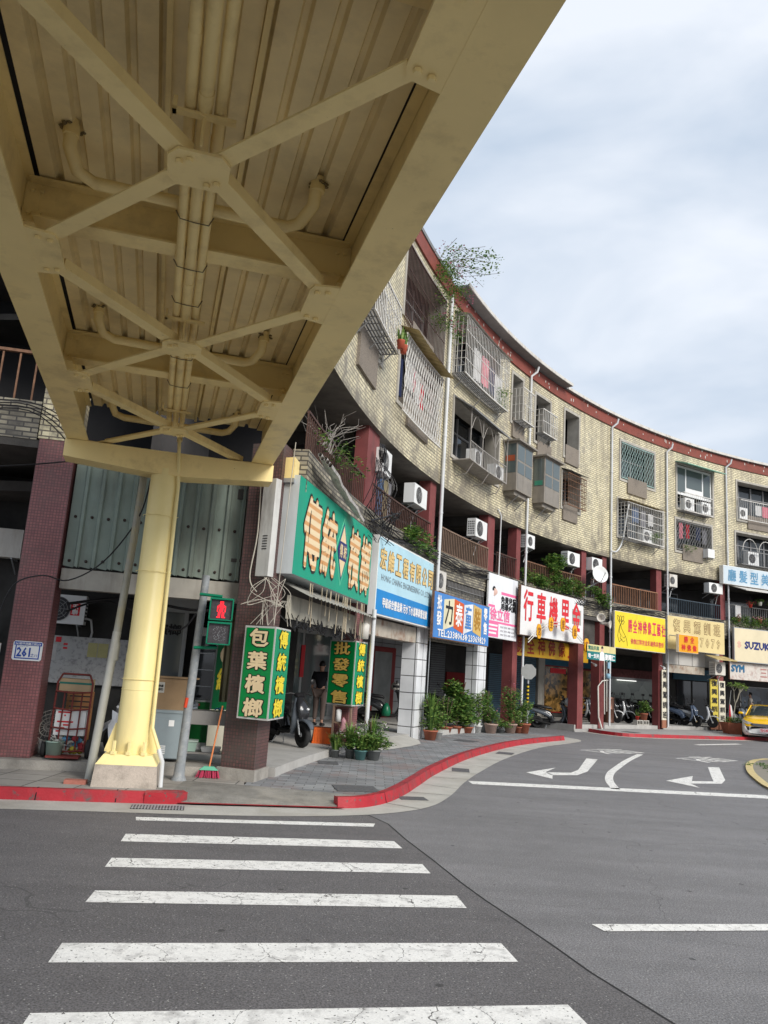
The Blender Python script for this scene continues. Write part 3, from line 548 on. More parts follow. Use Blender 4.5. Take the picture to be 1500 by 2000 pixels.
# second floor: upstand, balcony recess, slab
m = MB(); m.arc(4.2, S1, 4.0, 4.62, -.25, -.02); m.build('upstand', BRKG, BL)
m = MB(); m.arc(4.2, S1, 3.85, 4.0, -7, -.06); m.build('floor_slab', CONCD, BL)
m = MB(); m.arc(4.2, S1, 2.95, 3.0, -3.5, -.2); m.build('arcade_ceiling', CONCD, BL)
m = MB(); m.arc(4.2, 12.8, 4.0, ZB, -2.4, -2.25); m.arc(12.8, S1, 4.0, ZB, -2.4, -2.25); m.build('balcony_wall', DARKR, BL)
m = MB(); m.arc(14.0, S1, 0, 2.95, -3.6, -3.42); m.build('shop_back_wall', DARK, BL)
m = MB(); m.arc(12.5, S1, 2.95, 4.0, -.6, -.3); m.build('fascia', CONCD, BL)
m = MB(); m.arc(12.4, 16.6, 2.4, 4.0, -.32, -.15); m.build('mezzanine_wall', BRKG, BL)
# beams under the balcony ceiling and second floor doors and windows
m = MB()
for s_ in (8.6, 12.9, 16.9, 19.1, 23.5, 25.0, 28.7, 32.7, 36.9): m = MB(); m.arc(s_-.15, s_+.15, ZB-.28, ZB, -2.25, -.5, 1); m.build('ceiling_beam', CONCD, BL)
for (a, b, c, d) in ((9.6, 11.5, 4.1, 5.9), (14.2, 15.8, 4.9, 5.9), (20.2, 22.2, 4.6, 5.9), (25.9, 26.6, 4.1, 5.8), (27.0, 28.6, 4.7, 5.75), (30, 30.9, 4.1, 5.8), (31.1, 32.3, 4.6, 5.8), (34.2, 36.5, 4.6, 5.8)):
    w = MB(); w.arc(a, b, c, d, -2.26, -2.2, 2); o = w.build('window', mk('aluminium_frame', (.30, .30, .31), .4), BL)
    w = MB(); w.arc(a+.06, b-.06, c+.06, d-.06, -2.2, -2.19, 2); w.build('pane', GLASS, o)
# pillars
def pillar(sa, sb, z0, z1, d1, dp, mat, name='pillar'):
    m = MB(); m.arc(sa, sb, z0, z1, d1-dp, d1, 1); return m.build(name, mat, BL)
PIL = [(8.05, 8.6), (12.75, 13.3), (16.8, 17.35), (18.8, 19.35), (23.3, 23.9), (24.75, 25.25), (28.45, 28.95), (32.45, 32.85), (36.7, 37.2)]
UPP = [(8.14, 8.9, .26), (12.57, 12.99, .3), (16.74, 17.2, .3), (18.77, 19.06, .3), (23.32, 23.64, .3), (24.74, 25.04, .28), (28.36, 28.69, .28), (32.45, 32.75, .28), (36.6, 37.0, .3)]
for i, (a, b, dp) in enumerate(UPP): pillar(a, b, 4.62 if i else 3.9, ZB, -.1, dp, RPAINT)
pillar(8.2, 8.75, ZF, 3.9, -.12, .26, RTILE); pillar(18.75, 19.07, .05, 4.0, -.1, .34, RPAINT); pillar(23.19, 23.55, .05, 4.0, -.1, .36, RPAINT); pillar(24.62, 24.94, .1, 4.0, -.1, .34, RPAINT)
pillar(28.5, 28.76, .1, 4.0, -.1, .3, RPAINT); pillar(32.15, 32.55, .1, 4.0, -.1, .3, RPAINT); pillar(36.7, 37.1, .1, 4.0, -.1, .3, RPAINT)
pillar(12.18, 12.83, ZS, 2.75, -.05, .38, WTILE); pillar(16.25, 16.87, ZS, 2.75, -.05, .34, WTILE)
m = MB()
m.tube([F(12.78, ZS, .03), F(12.78, 2.7, .03)], .012, 5); m.build('tile_edge_trim', GALV, BL)
# lower fascia bits
m = MB(); m.arc(8.8, 12.15, 2.28, 2.62, -.35, -.1); m.build('shutter_housing', RUSTP, BL)
m = MB(); m.arc(28.9, 31.3, 2.28, 2.58, -.3, -.02); m.build('shutter_housing', RUSTP, BL)
m = MB()
for a in (28.9, 29.75, 30.6, 31.45): m.arc(a, a+.82, 2.6, 3.2, -.2, -.06, 1)
m.build('fascia_panel', mk('grey_fascia_panel', (.45, .44, .42), .5, .05, 2), BL)
# railings on the second floor
def railing(s0, s1, z0, z1, d, mat, gap=.115, name='balcony_railing', r=.009):
    m = MB(); n = max(2, int((s1-s0)/gap))
    for i in range(n+1):
        s_ = s0+(s1-s0)*i/n; fr = Ff(s_-.01, s_+.01, z0, d); m.fbox(fr, 0, .02, 0, z1-z0, -.01, .01)
    m.arc(s0, s1, z1, z1+.035, d-.025, d+.02); m.arc(s0, s1, z0+.03, z0+.05, d-.012, d+.012); return m.build(name, mat, BL)
railing(4.3, 8.0, 4.62, 5.2, -.1, BRN); railing(8.65, 12.7, 4.62, 5.2, -.1, BRN); railing(13.35, 16.75, 4.62, 5.25, -.08, mk('faded_brown_rail', (.22, .15, .11), .6, .2, 6))
railing(17.4, 18.8, 4.62, 5.25, -.1, BRN); railing(19.4, 23.25, 4.5, 5.3, -.08, RUST); railing(23.95, 24.7, 4.5, 5.3, -.08, BRN)
railing(25.3, 28.4, 4.6, 5.3, -.08, mk('orange_brown_rail', (.28, .14, .08), .6, .2, 6)); railing(29.0, 32.4, 4.6, 5.2, -.08, mk('dark_blue_rail', (.05, .07, .09), .5, .2, 6)); railing(33, 36.6, 4.6, 5.3, -.08, BARK); railing(37.2, 43, 4.6, 5.3, -.08, BARK)
# window surrounds, panes, sills
FRM = mk('render_surround', (.40, .38, .34), .85, .12, 4, dirt=(.18, .16, .13), dscale=3, damt=.6, streak=1)
for k, (a, b, c, d) in enumerate(OP):
    w = MB(); t_ = .09
    for q in ((a-t_, a, c-t_, d+t_), (b, b+t_, c-t_, d+t_), (a, b, d, d+t_), (a, b, c-t_, c)):
        m = w.arc(*q, -.45, .035, max(1, int((q[1]-q[0])/.7)))
    o = w.build('window', FRM, BL)
    w = MB(); w.arc(a, b, c, d, -.62, -.6, 2); w.build('pane', GLASS, o)
    w = MB(); n = max(2, round((b-a)/.8))
    for i in range(n+1):
        x = a+(b-a)*i/n; w.arc(x-.025, x+.025, c, d, -.6, -.55, 1)
    w.arc(a, b, c+(d-c)*.68, c+(d-c)*.68+.04, -.6, -.551, 2); w.arc(a, b, c, c+.05, -.6, -.549, 2); w.build('sash', mk('aluminium_frame', (.30, .30, .31), .4), o)
for (a, b, c, d) in ((10.2, 11.8, 8.75, 9.42), (10.25, 11.75, 6.95, 7.62), (17.9, 18.75, 9.0, 9.62), (19.75, 20.75, 8.7, 9.4), (21.78, 22.72, 9.15, 9.8), (21.7, 22.7, 7.1, 7.75), (26.2, 27.5, 8.95, 9.6), (29.9, 31.2, 6.85, 7.5), (34.1, 35.6, 8.75, 9.35), (6.6, 7.9, 6.9, 7.7)):
    w = MB(); w.arc(a, b, c, d, -.3, .06, 2); w.build('sill_box', PEB, BL)
# grilles
def grille(s0, s1, z0, z1, d, mat, gap=.11, rows=3, kind='bars', w=.014, ret=None, name='window_grille', top=None, floor=None, topmat=None):
    """cage: front at distance d, returning to the wall when ret is set"""
    m = MB()
    if kind == 'cross':
        n = int((s1-s0)/.16); h = z1-z0
        for i in range(n):
            x = s0+(s1-s0)*i/n; x2 = s0+(s1-s0)*(i+1)/n; q = 5
            for sgn in (0, 1):
                pts = [F((x if (j+sgn) % 2 == 0 else x2-.03), z0+h*j/q, d) for j in range(q+1)]
                for p0, p1 in zip(pts, pts[1:]): m.tube([p0, p1], .010, 4, False)
    else:
        n = max(2, int((s1-s0)/gap))
        for i in range(n+1):
            x = s0+(s1-s0)*i/n; m.tube([F(x, z0, d), F(x, z1, d)], w*.6, 4, False)
        for j in range(rows+1):
            z = z0+(z1-z0)*j/rows; m.arc(s0, s1, z-.008, z+.008, d-.008, d+.008)
    for z in (z0, z1): m.arc(s0, s1, z-.015, z+.015, d-.015, d+.015)
    if ret is not None:
        for x in (s0, s1):
            q = max(2, int((d-ret)/.12))
            for i in range(q):
                dd = ret+(d-ret)*i/q; m.tube([F(x, z0, dd), F(x, z1, dd)], w*.6, 4, False)
            for j in range(rows*2+1):
                z = z0+(z1-z0)*j/(rows*2); m.tube([F(x, z, ret), F(x, z, d)], w*.55, 4, False)
    g_ = m.build(name, mat, BL)
    if floor:
        m = MB(); n = max(2, int((s1-s0)/.25))
        for i in range(n+1):
            x = s0+(s1-s0)*i/n; m.tube([F(x, z0, 0), F(x, z0, d)], .012, 4, False)
        for i in range(6): m.arc(s0, s1, z0-.01, z0+.01, d*i/6, d*i/6+.03)
        for x in (s0+.2, (s0+s1)/2, s1-.2): m.tube([F(x, z0-.02, d*.9), F(x, z0-.35, 0)], .014, 4)
        m.build('cage_floor', BARK, g_)
    if top:
        m = MB(); q = max(2, int((s1-s0)/.12)); zt, dt = top
        for i in range(q):
            a = s0-.05+(s1-s0+.1)*i/q; b = s0-.05+(s1-s0+.1)*(i+1)/q; e = .02*(i % 2); e2 = .02*((i+1) % 2)
            m.face([F(a, zt+.14+e, .0), F(b, zt+.14+e2, .0), F(b, zt+e2, dt), F(a, zt+e, dt)])
        m.build('awning', topmat or OFFW, g_)
    return g_
YAWN = mk('yellowed_corrugated_awning', (.46, .36, .16), .6, .2, 5, dirt=(.16, .11, .06), dscale=4, damt=.7)
grille(9.6, 12.6, 8.75, 11.03, .05, BRN, gap=.1, rows=4)
grille(9.5, 12.4, 7.05, 8.8, .16, BARW, kind='cross', top=(8.83, .42), topmat=YAWN)
grille(6.2, 8.2, 7.75, 8.7, .38, BARW, gap=.12, rows=3, ret=0, floor=1)
grille(13.4, 16.8, 9.4, 11.0, .36, BARW, gap=.12, rows=4, ret=0, floor=1, top=(11.02, .45))
grille(17.9, 18.75, 9.5, 10.55, .38, BARW, gap=.12, rows=2, ret=0, floor=1)
grille(19.6, 20.65, 9.6, 10.4, .3, BARW, gap=.13, rows=2, ret=0, floor=1)
grille(21.65, 22.95, 7.6, 8.72, .25, RUST, gap=.11, rows=5, ret=0, top=(8.78, .35), topmat=BARK)
grille(25.78, 28.0, 9.5, 10.9, .04, BARG, kind='cross')
grille(25.6, 28.1, 7.08, 8.45, .44, BARW, gap=.12, rows=5, ret=0, floor=1, top=(8.5, .55), topmat=YAWN)
grille(29.6, 31.5, 8.85, 9.6, .34, BARW, gap=.13, rows=2, ret=0, floor=1)
grille(29.52, 31.78, 7.25, 8.45, .04, BARK, kind='cross')
grille(33.5, 36.5, 9.1, 9.95, .2, BARW, gap=.13, rows=1, ret=0)
grille(33.4, 36.5, 7.1, 7.7, .25, BARK, gap=.13, rows=1, ret=0, floor=1)
grille(14.0, 16.5, 3.55, 4.12, -.05, BARK, gap=.1, rows=2)
# green awning over the white window and its frame
m = MB(); m.hexa([F(29.5, 10.75, .6), F(32.1, 10.75, .6), F(32.1, 10.95, 0), F(29.5, 10.95, 0), F(29.5, 10.78, .6), F(32.1, 10.78, .6), F(32.1, 10.98, 0), F(29.5, 10.98, 0)]); m.build('green_awning', mk('pale_green_awning', (.22, .42, .33), .5, .1, 3), BL)
w = MB(); w.arc(29.6, 31.9, 9.6, 10.85, -.1, -.04, 2); o = w.build('white_window', WHITE, BL)
w = MB()
for (a, b, c, d) in ((29.68, 30.2, 9.7, 10.75), (30.28, 31.3, 9.95, 10.75), (31.38, 31.82, 9.7, 10.75)): w.arc(a, b, c, d, -.04, -.03, 1)
w.build('pane', GLASSB, o)
# two projecting bay windows
BAYM = mk('brown_bay_metal', (.24, .215, .185), .5, .12, 4, dirt=(.12, .1, .08), dscale=3, damt=.5, streak=1)
for (a, b, z0, z1, d) in ((17.42, 18.62, 7.15, 8.66, .44), (19.56, 20.72, 7.22, 8.74, .42)):
    w = MB(); w.arc(a, b, z0, z1, 0, d, 1); w.arc(a-.12, b+.12, z1, z1+.05, 0, d+.12, 1); w.arc(a+.1, b-.1, z0-.12, z0, 0, d-.1, 1); o = w.build('bay_window', BAYM, BL)
    w = MB(); fr = Ff(a, b, 0, d); W_ = fr.w
    for (u0, u1, c, e) in ((.06, .47, .64, .96), (.53, .94, .64, .96), (.06, .47, .36, .60), (.53, .94, .36, .60)): w.fbox(fr, W_*u0, W_*u1, z0+(z1-z0)*c, z0+(z1-z0)*e, 0, .006)
    pa, pb = F(a, 0, .03), F(a, 0, d-.03); sf = Fr(pa, pb-pa); sf.N = -(F(b, 0, 0)-F(a, 0, 0)).normalized()
    w.fbox(sf, 0, (pb-pa).length, z0+(z1-z0)*.36, z0+(z1-z0)*.96, 0, .006); w.build('pane', GLASSB, o)
    w = MB(); w.fbox(sf, .05, (pb-pa).length-.03, z0+(z1-z0)*(.60 if a < 18 else .38), z0+(z1-z0)*(.72 if a < 18 else .48), .006, .012); w.build('coloured_panel', mk('orange_panel', (.30, .07, .03), .5) if a < 18 else mk('green_panel', (.04, .22, .15), .5), o)
    w = MB()
    for x in (a+.3, b-.3): w.tube([F(x, z0-.1, d*.9), F(x, z0-.45, 0)], .016, 4)
    for i in range(12): x = a+.1+(b-a-.2)*i/11; w.fbox(Ff(x, x+.02, z0+.06, d), 0, .012, 0, (z1-z0)*.26, 0, .006)
    w.build('bracket', BARK, o)
# arched iron balcony (under the big cage)
w = MB()
w.hexa([F(13.6, 8.42, .62), F(16.5, 8.42, .62), F(16.9, 8.85, 0), F(13.6, 8.85, 0), F(13.6, 8.46, .62), F(16.5, 8.46, .62), F(16.9, 8.89, 0), F(13.6, 8.89, 0)]); o = w.build('balcony_canopy', BARK, BL)
w = MB()
for i in range(4):
    x = 13.7+i*.95; w.tube([F(x, 7.1, .5), F(x, 8.5, .5)], .014, 5)
    if i < 3: w.tube([F(x+.05+.85*j/10, 7.95+.45*math.sin(math.pi*j/10), .5) for j in range(11)], .01, 4)
w.arc(13.7, 16.5, 7.1, 7.13, 0, .52); w.arc(13.7, 16.5, 7.6, 7.62, .49, .51)
for i in range(26): x = 13.7+2.8*i/25; w.tube([F(x, 7.1, .5), F(x, 7.6, .5)], .007, 4, False)
for x in (14, 15.2, 16.3): w.tube([F(x, 7.1, .5), F(x, 6.8, .3), F(x, 6.75, 0)], .014, 4)
w.build('iron_balcony', mk('faded_iron', (.30, .28, .26), .5, .2, 6), BL)
w = MB()
for x in (34.0, 35.0): w.tube([F(x+.45*math.cos(math.pi*j/10), 7.75+.5*math.sin(math.pi*j/10), .2) for j in range(11)], .014, 4)
w.build('arched_ironwork', BARW, BL)
# downspouts
for (s_, z0, z1, kink) in ((12.95, 2.7, 11.4, 0), (19.12, .2, 11.7, 1), (25.05, .2, 11.6, 1), (28.85, .2, 11.5, 1), (32.75, 2.2, 11.6, 1), (36.9, .2, 11.6, 1)):
    m = MB(); pts = [F(s_, z0, .07), F(s_, z1-.5, .07)]
    pts += [F(s_, z1-.3, .07), F(s_+.15, z1-.12, .2), F(s_+.15, z1+.05, .25)] if kink else [F(s_, z1, .07)]
    m.tube(pts, .038 if s_ > 13 else .045, 8)
    for z in (3.5, 5.5, 7.5, 9.5): m.tube([F(s_, z, .07), F(s_, z+.06, .07)], .052, 8)
    m.build('downspout', PIPE, BL)
m = MB(); m.tube(sm3([F(25.0, 6.5, .1), F(25.4, 6.55, .1), F(25.7, 7.0, .15), F(25.75, 8.0, .3), F(25.8, 8.4, .35)]), .03, 6); m.build('hose', PIPE, BL)
m = MB(); m.tube([F(17.3, 4.5, .04), F(17.32, 6.35, .04), F(17.1, 6.5, .04)], .022, 6); m.build('downspout', PIPE, BL)
# shop fronts on the arcade's back wall
def shop(name, a, b, c, d, mat, dep=-3.42, th=.04, parent=None):
    w = MB(); w.arc(a, b, c, d, dep, dep+th, max(1, int((b-a)/1))); return w.build(name, mat, parent or BL)
shop('tiled_wall', 14.9, 18.3, ZF, 2.95, mbrick('grey_wall_tile', (.34, .35, .36), (.31, .32, .33), (.05, .05, .05), .8, .4, .012, .3, offset=0))
o = shop('red_door', 16.0, 17.3, ZF, 2.3, mk('dark_red_door_frame', (.22, .015, .012), .4), th=.1); shop('pane', 16.2, 17.1, .35, 2.15, mk('frosted_door', (.22, .23, .22), .3, .2, 2), -3.32, .01, o)
o = shop('glass_door', 11.2, 14.6, ZF, 2.5, mk('steel_door_frame', (.35, .36, .36), .35), th=.08); shop('pane', 11.3, 12.6, .3, 2.4, mglass('shop_glass', (.10, .13, .13), .05), -3.34, .01, o); shop('pane', 12.7, 14.0, .3, 2.4, MATS['shop_glass'], -3.34, .01, o)
shop('red_couplet', 12.55, 12.72, 1.3, 2.1, RLET, -3.32, .012, o)
RSH = mbrick('roller_shutter_slats', (.12, .13, .135), (.10, .11, .115), (.02, .02, .02), 6, .085, .012, .5, bump=.8)
shop('roller_shutter', 19.3, 20.1, ZF, 2.6, RSH); 
shop('red_curtain', 20.2, 21.5, .8, 1.7, mk('dim_red_cloth', (.16, .012, .012), .8), th=.06)
BSH = mbrick('blue_roller_shutter', (.055, .12, .17), (.045, .10, .15), (.01, .02, .03), 6, .08, .012, .5, bump=.8)
shop('roller_shutter', 22.6, 25.3, 0.0, 2.5, BSH); shop('wall_post', 25.35, 25.72, 0, 2.55, CONCW, th=.12)
def interior(name, c1, c2, sc=3.0):
    m, t, b = nodes_of(name); L = t.links; tcn = t.nodes.new('ShaderNodeTexCoord'); v = t.nodes.new('ShaderNodeTexVoronoi'); v.inputs['Scale'].default_value = sc*2; L.new(tcn.outputs['Object'], v.inputs[0])
    r = t.nodes.new('ShaderNodeValToRGB'); r.color_ramp.elements[0].color = list(c1)+[1]; r.color_ramp.elements[1].color = list(c2)+[1]; r.color_ramp.elements[0].position = .2; r.color_ramp.elements[1].position = .8
    L.new(v.outputs['Color'], r.inputs[0]); L.new(r.outputs[0], b.inputs['Base Color']); b.inputs['Roughness'].default_value = .12; return m
GW = interior('gilded_goods_window', (.035, .025, .01), (.36, .20, .06), 3.2)
o = shop('display_window', 25.78, 27.15, 0.4, 2.25, mk('dark_red_door_frame', (.22, .015, .012), .4)); shop('pane', 25.82, 27.1, .45, 2.2, GW, -3.375, .01, o); shop('red_strip', 26.1, 27.0, 1.95, 2.15, RLET, -3.36, .01, o)
shop('blue_panel', 25.75, 28.9, 2.25, 2.6, mk('blue_panel', (.02, .10, .16), .4), th=.06); o = shop('display_window', 27.3, 28.7, .3, 2.2, MATS['dark_red_door_frame']); shop('pane', 27.35, 28.65, .35, 2.15, GW, -3.375, .01, o)
o = shop('display_window', 29.4, 32.1, .3, 2.0, mk('aluminium_frame', (.3, .3, .31), .4)); shop('pane', 29.5, 32.0, .35, 1.9, interior('dim_green_shop_window', (.10, .13, .11), (.26, .30, .26), .5), -3.37, .01, o)
shop('shop_board', 29.3, 32.2, 2.0, 2.35, mk('faded_red_board', (.16, .05, .05), .6, .4, 8), th=.05)
shop('blue_panel', 33.2, 36.0, 2.1, 2.6, MATS['blue_panel'], th=.06)
for a in (33.4, 34.3, 35.2): shop('glass_door', a, a+.8, ZF, 2.05, GLASS, th=.03)
o = shop('display_window', 36.9, 43, .5, 2.0, MATS['aluminium_frame']); shop('pane', 36.95, 42.9, .55, 1.95, interior('dark_blue_shop_window', (.008, .01, .015), (.06, .08, .11), 1.2), -3.37, .01, o)
# lamps inside the arcade shop
m = MB(); m.arc(29.9, 31.0, 1.86, 1.89, -3.3, -3.27, 2); m.build('tube_light', memit('fluorescent_tube', (1, 1, .95), .7), BL)
m = MB(); m.arc(2.0, S1, 0, ZR+.5, -8.3, -8.0); m.arc(S1-.3, S1, 0, ZR+.5, -8, -.5, 1); m.build('rear_wall', BRKG, BL)
# left wing
LW = thing('corner_building', 'left wing of the block with red mosaic pillars and a grey brick balcony above', 'building', (-6, 13, 0))
def lf(m, x0, x1, z0, z1, off0, off1):  # off>0 = street side
    m.fbox(LF, lx(x0), lx(x1), z0, z1, off0, off1); return m
def PLO(m=None): pass
LF.o = PL(0, 0)
m = MB(); lf(m, -4.74, -4.27, ZF, 4.38, -.45, 0); m.build('pillar', RTILE, LW)
m = MB(); lf(m, -4.76, -4.25, 4.38, 5.6, -.45, .01); m.build('pillar', BRK, LW)
m = MB(); lf(m, -9.6, -9.1, ZF, 4.38, -.45, 0); m.build('pillar', RTILE, LW)
m = MB(); m.prism([(-1.44, 10.55), (-1.34, 11.02), (-1.78, 11.2), (-1.90, 10.72)], ZS, 4.6); m.build('pillar', mbrick('shaded_grimy_mosaic', (.15, .07, .065), (.10, .05, .05), (.05, .035, .03), .05, .05, .006, .5, stain=(.09, .075, .065), sscale=1.2, samt=.8, offset=0), LW)  # corner pillar's shade put into a darker, browner tile colour, with random stains
m = MB(); m.prism([(-1.42, 10.50), (-1.31, 11.05), (-1.78, 11.25), (-1.94, 10.69)], .09, .24); m.build('pillar_foot', CONC, LW)
m = MB(); lf(m, -13, -4.78, 4.36, 4.9, -.25, -.02); m.build('upstand', BRKG, LW)
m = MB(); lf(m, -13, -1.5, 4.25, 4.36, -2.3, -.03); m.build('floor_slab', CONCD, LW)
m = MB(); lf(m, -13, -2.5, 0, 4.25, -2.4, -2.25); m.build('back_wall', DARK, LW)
m = MB(); m.prism([(-2.5, 12.9), (-2.35, 12.9), (-3.2, 16.4), (-3.4, 16.4)], ZF, 4.2); m.build('side_wall', mk('grey_side_wall', (.16, .17, .17), .5, .2, 2), LW)
m = MB(); lf(m, -13, -1.5, 7.3, 11.9, -.3, 0); m.build('wall', BRK, LW)
m = MB(); lf(m, -13, -1.0, 0, 11.9, -7.3, -7.0); m.fbox(LF, lx(-13.2), lx(-13), 0, 11.9, -7, 0); lf(m, -13, -1.5, 11.9, 12.1, -7.3, .05); m.build('rear_wall', BRKG, LW)
m = MB(); m.prism([(-3.3, 16.4), (-3.1, 16.4), (-1.9, 19.5), (-2.1, 19.5)], ZF, 4.2); m.build('side_wall', DARK, LW)
m = MB(); lf(m, -13, -1.5, 7.2, 7.32, -2.3, .0); m.build('soffit', CONCD, LW)
m = MB(); lf(m, -13, -1.5, 4.36, 7.25, -2.4, -2.2); m.build('balcony_wall', mk('shaded_balcony_wall', (.014, .014, .016), .8, .3, 1), LW)  # near-black colour puts the shade of a deep balcony into the wall
for x in (-8.2, -7): m = MB(); lf(m, x, x+.9, 4.9, 5.9, -2.2, -2.15); m.build('window', GLASS, LW)
m = MB()
for i in range(60):
    x = -12+i*.22
    if x < -4.3: lf(m, x, x+.022, 4.9, 5.6, -.13, -.11)
lf(m, -13, -4.3, 5.6, 5.64, -.15, -.09); m.build('balcony_railing', RUST, LW)
# corrugated sheet and beam between the two pillars
m = MB(); n = 11; x0, x1 = -4.24, -1.93; P_ = [(0, 0), (.06, 0), (.075, .035), (.10, .035), (.115, 0), (1, 0)]
st_ = (x1-x0)/n; prof = []
for i in range(n):
    for (u, h) in ((0, 0), (.62, 0), (.70, .04), (.88, .04), (.96, 0)): prof.append((x0+st_*(i+u), h))
prof.append((x1, 0))
for (a, ha), (b, hb) in zip(prof, prof[1:]): m.face([LF(lx(a), 2.70, -.12+ha), LF(lx(b), 2.68, -.12+hb), LF(lx(b), 4.2, -.12+hb), LF(lx(a), 4.3, -.12+ha)])
o = m.build('corrugated_sheet', mk('grey_green_sheet', (.22, .27, .235), .45, .12, 2, dirt=(.10, .09, .075), dscale=2.4, damt=.6, streak=1), LW)
m = MB()
for i in range(n):
    for z in (2.78, 3.38):
        p = LF(lx(x0+st_*(i+.35)), z+random.uniform(-.01, .01), -.115); m.lathe(p, [(.0, -.012), (.022, -.006), (.022, 0), (0, 0)], 7, 'y')
m.build('rivet', mk('rust_spot', (.05, .035, .03), .8), o)
m = MB(); lf(m, -4.24, -1.93, 2.39, 2.66, -.3, -.1); m.build('beam', CONCW, LW)
m = MB(); lf(m, -3.4, -2.68, ZF, 2.3, -2.24, -2.2); o = m.build('glass_door', mglass('grey_shop_glass', (.14, .16, .17), .1), LW)
m = MB(); m.text('統檳榔', LF, lx(-3.02), 2.02, .17, .62, -2.198, -2.19, .03); m.build('lettering', INK, o)
m = MB(); lf(m, -3.46, -3.4, ZF, 2.4, -2.24, -2.12); lf(m, -2.68, -2.62, ZF, 2.4, -2.24, -2.12); lf(m, -3.46, -2.5, 2.3, 2.75, -2.24, -2.1); m.build('door_frame', mk('pale_door_frame', (.42, .43, .42), .5, .1, 3), o)
# ---------------------------------------------------------------- steel footbridge overhead
BD = thing('footbridge', 'cream painted steel footbridge seen from below with crossed bracing and one round column', 'footbridge', (-2.8, 9.8, 0))
def B(o, u, z): return Vector((.9643*o-.2647*u, .2647*o+.9643*u, z))
def bbox(m, o0, o1, u0, u1, z0, z1): return m.hexa([B(o0, u0, z0), B(o1, u0, z0), B(o1, u1, z0), B(o0, u1, z0), B(o0, u0, z1), B(o1, u0, z1), B(o1, u1, z1), B(o0, u1, z1)])
U0, U1 = -4, 10.35
for (a, b, w) in ((-1.325, -1.072, -1.2), (.93, 1.205, 1.075)):
    m = MB(); bbox(m, a, b, U0, U1, 4.12, 4.14); bbox(m, w-.012, w+.012, U0, U1, 4.14, 5.0); bbox(m, w-.1, w+.1, U0, U1, 5.0, 5.02); m.build('girder', YEL, BD)
    m = MB(); e = -1.34 if w < 0 else 1.22; bbox(m, min(e, e-.0)-.01, e+.01, U0, U1, 5.02, 5.9); m.build('parapet', YEL, BD)
m = MB(); o_ = -1.10; prof = []
while o_ < .98:
    for (du, h) in ((0, 0), (.10, 0), (.115, .045), (.145, .045), (.16, 0)): prof.append((o_+du, h))
    o_ += .165
prof = [(min(a, .98), b) for a, b in prof]
for (a, ha), (b, hb) in zip(prof, prof[1:]):
    if b > a: m.face([B(a, U0, 4.68+ha), B(a, U1, 4.68+ha), B(b, U1, 4.68+hb), B(b, U0, 4.68+hb)])
m.build('deck_sheet', YELD, BD)
m = MB(); bbox(m, -1.19, 1.06, U0, U1, 4.76, 4.9); m.build('deck', CONCD, BD)
m = MB()
for (a, b) in ((-1.19, -1.13), (.99, 1.06)): bbox(m, a, b, U0, U1, 4.66, 4.672)
for (a, b) in ((-.30, -.27), (.16, .19)): bbox(m, a, b, U0, U1, 4.655, 4.679)
m.build('edge_angle', YEL, BD)
for k in range(-3, 3):
    u = 5.3+2.62*k
    if u > 10.3: continue
    m = MB(); bbox(m, -1.188, 1.063, u-.008, u+.008, 4.39, 4.65); bbox(m, -1.1, .98, u-.09, u+.09, 4.375, 4.39); bbox(m, -1.16, 1.03, u-.09, u+.09, 4.65, 4.664)
    for sx in (-1.18, .97): bbox(m, sx, sx+.09, u-.016, u-.008, 4.37, 4.67)
    o = m.build('cross_beam', YEL, BD)
    m = MB()
    for sx in (-1.15, -1.09, 1.0, .95):
        for z in (4.43, 4.60):
            m.tube([B(sx+.01, u-.016, z), B(sx+.01, u-.035, z)], .017, 6)
    m.build('bolt', YEL, o)
SIDE = [2.62+2.58*k for k in range(-2, 4)]
def gus(m, pts, z0, z1): m.hexa([B(p[0], p[1], z0) for p in pts]+[B(p[0], p[1], z1) for p in pts]) if len(pts) == 4 else m.faces([B(p[0], p[1], z0) for p in pts]+[B(p[0], p[1], z1) for p in pts], [(i, (i+1) % len(pts), (i+1) % len(pts)+len(pts), i+len(pts)) for i in range(len(pts))]+[tuple(range(len(pts), 2*len(pts))), tuple(reversed(range(len(pts))))], False)
def bolts(m, pts, z=4.118):
    for (a, b) in pts: m.lathe(B(a, b, z), [(.0, -.022), (.019, -.02), (.021, 0), (0, .002)], 6, smooth=False)
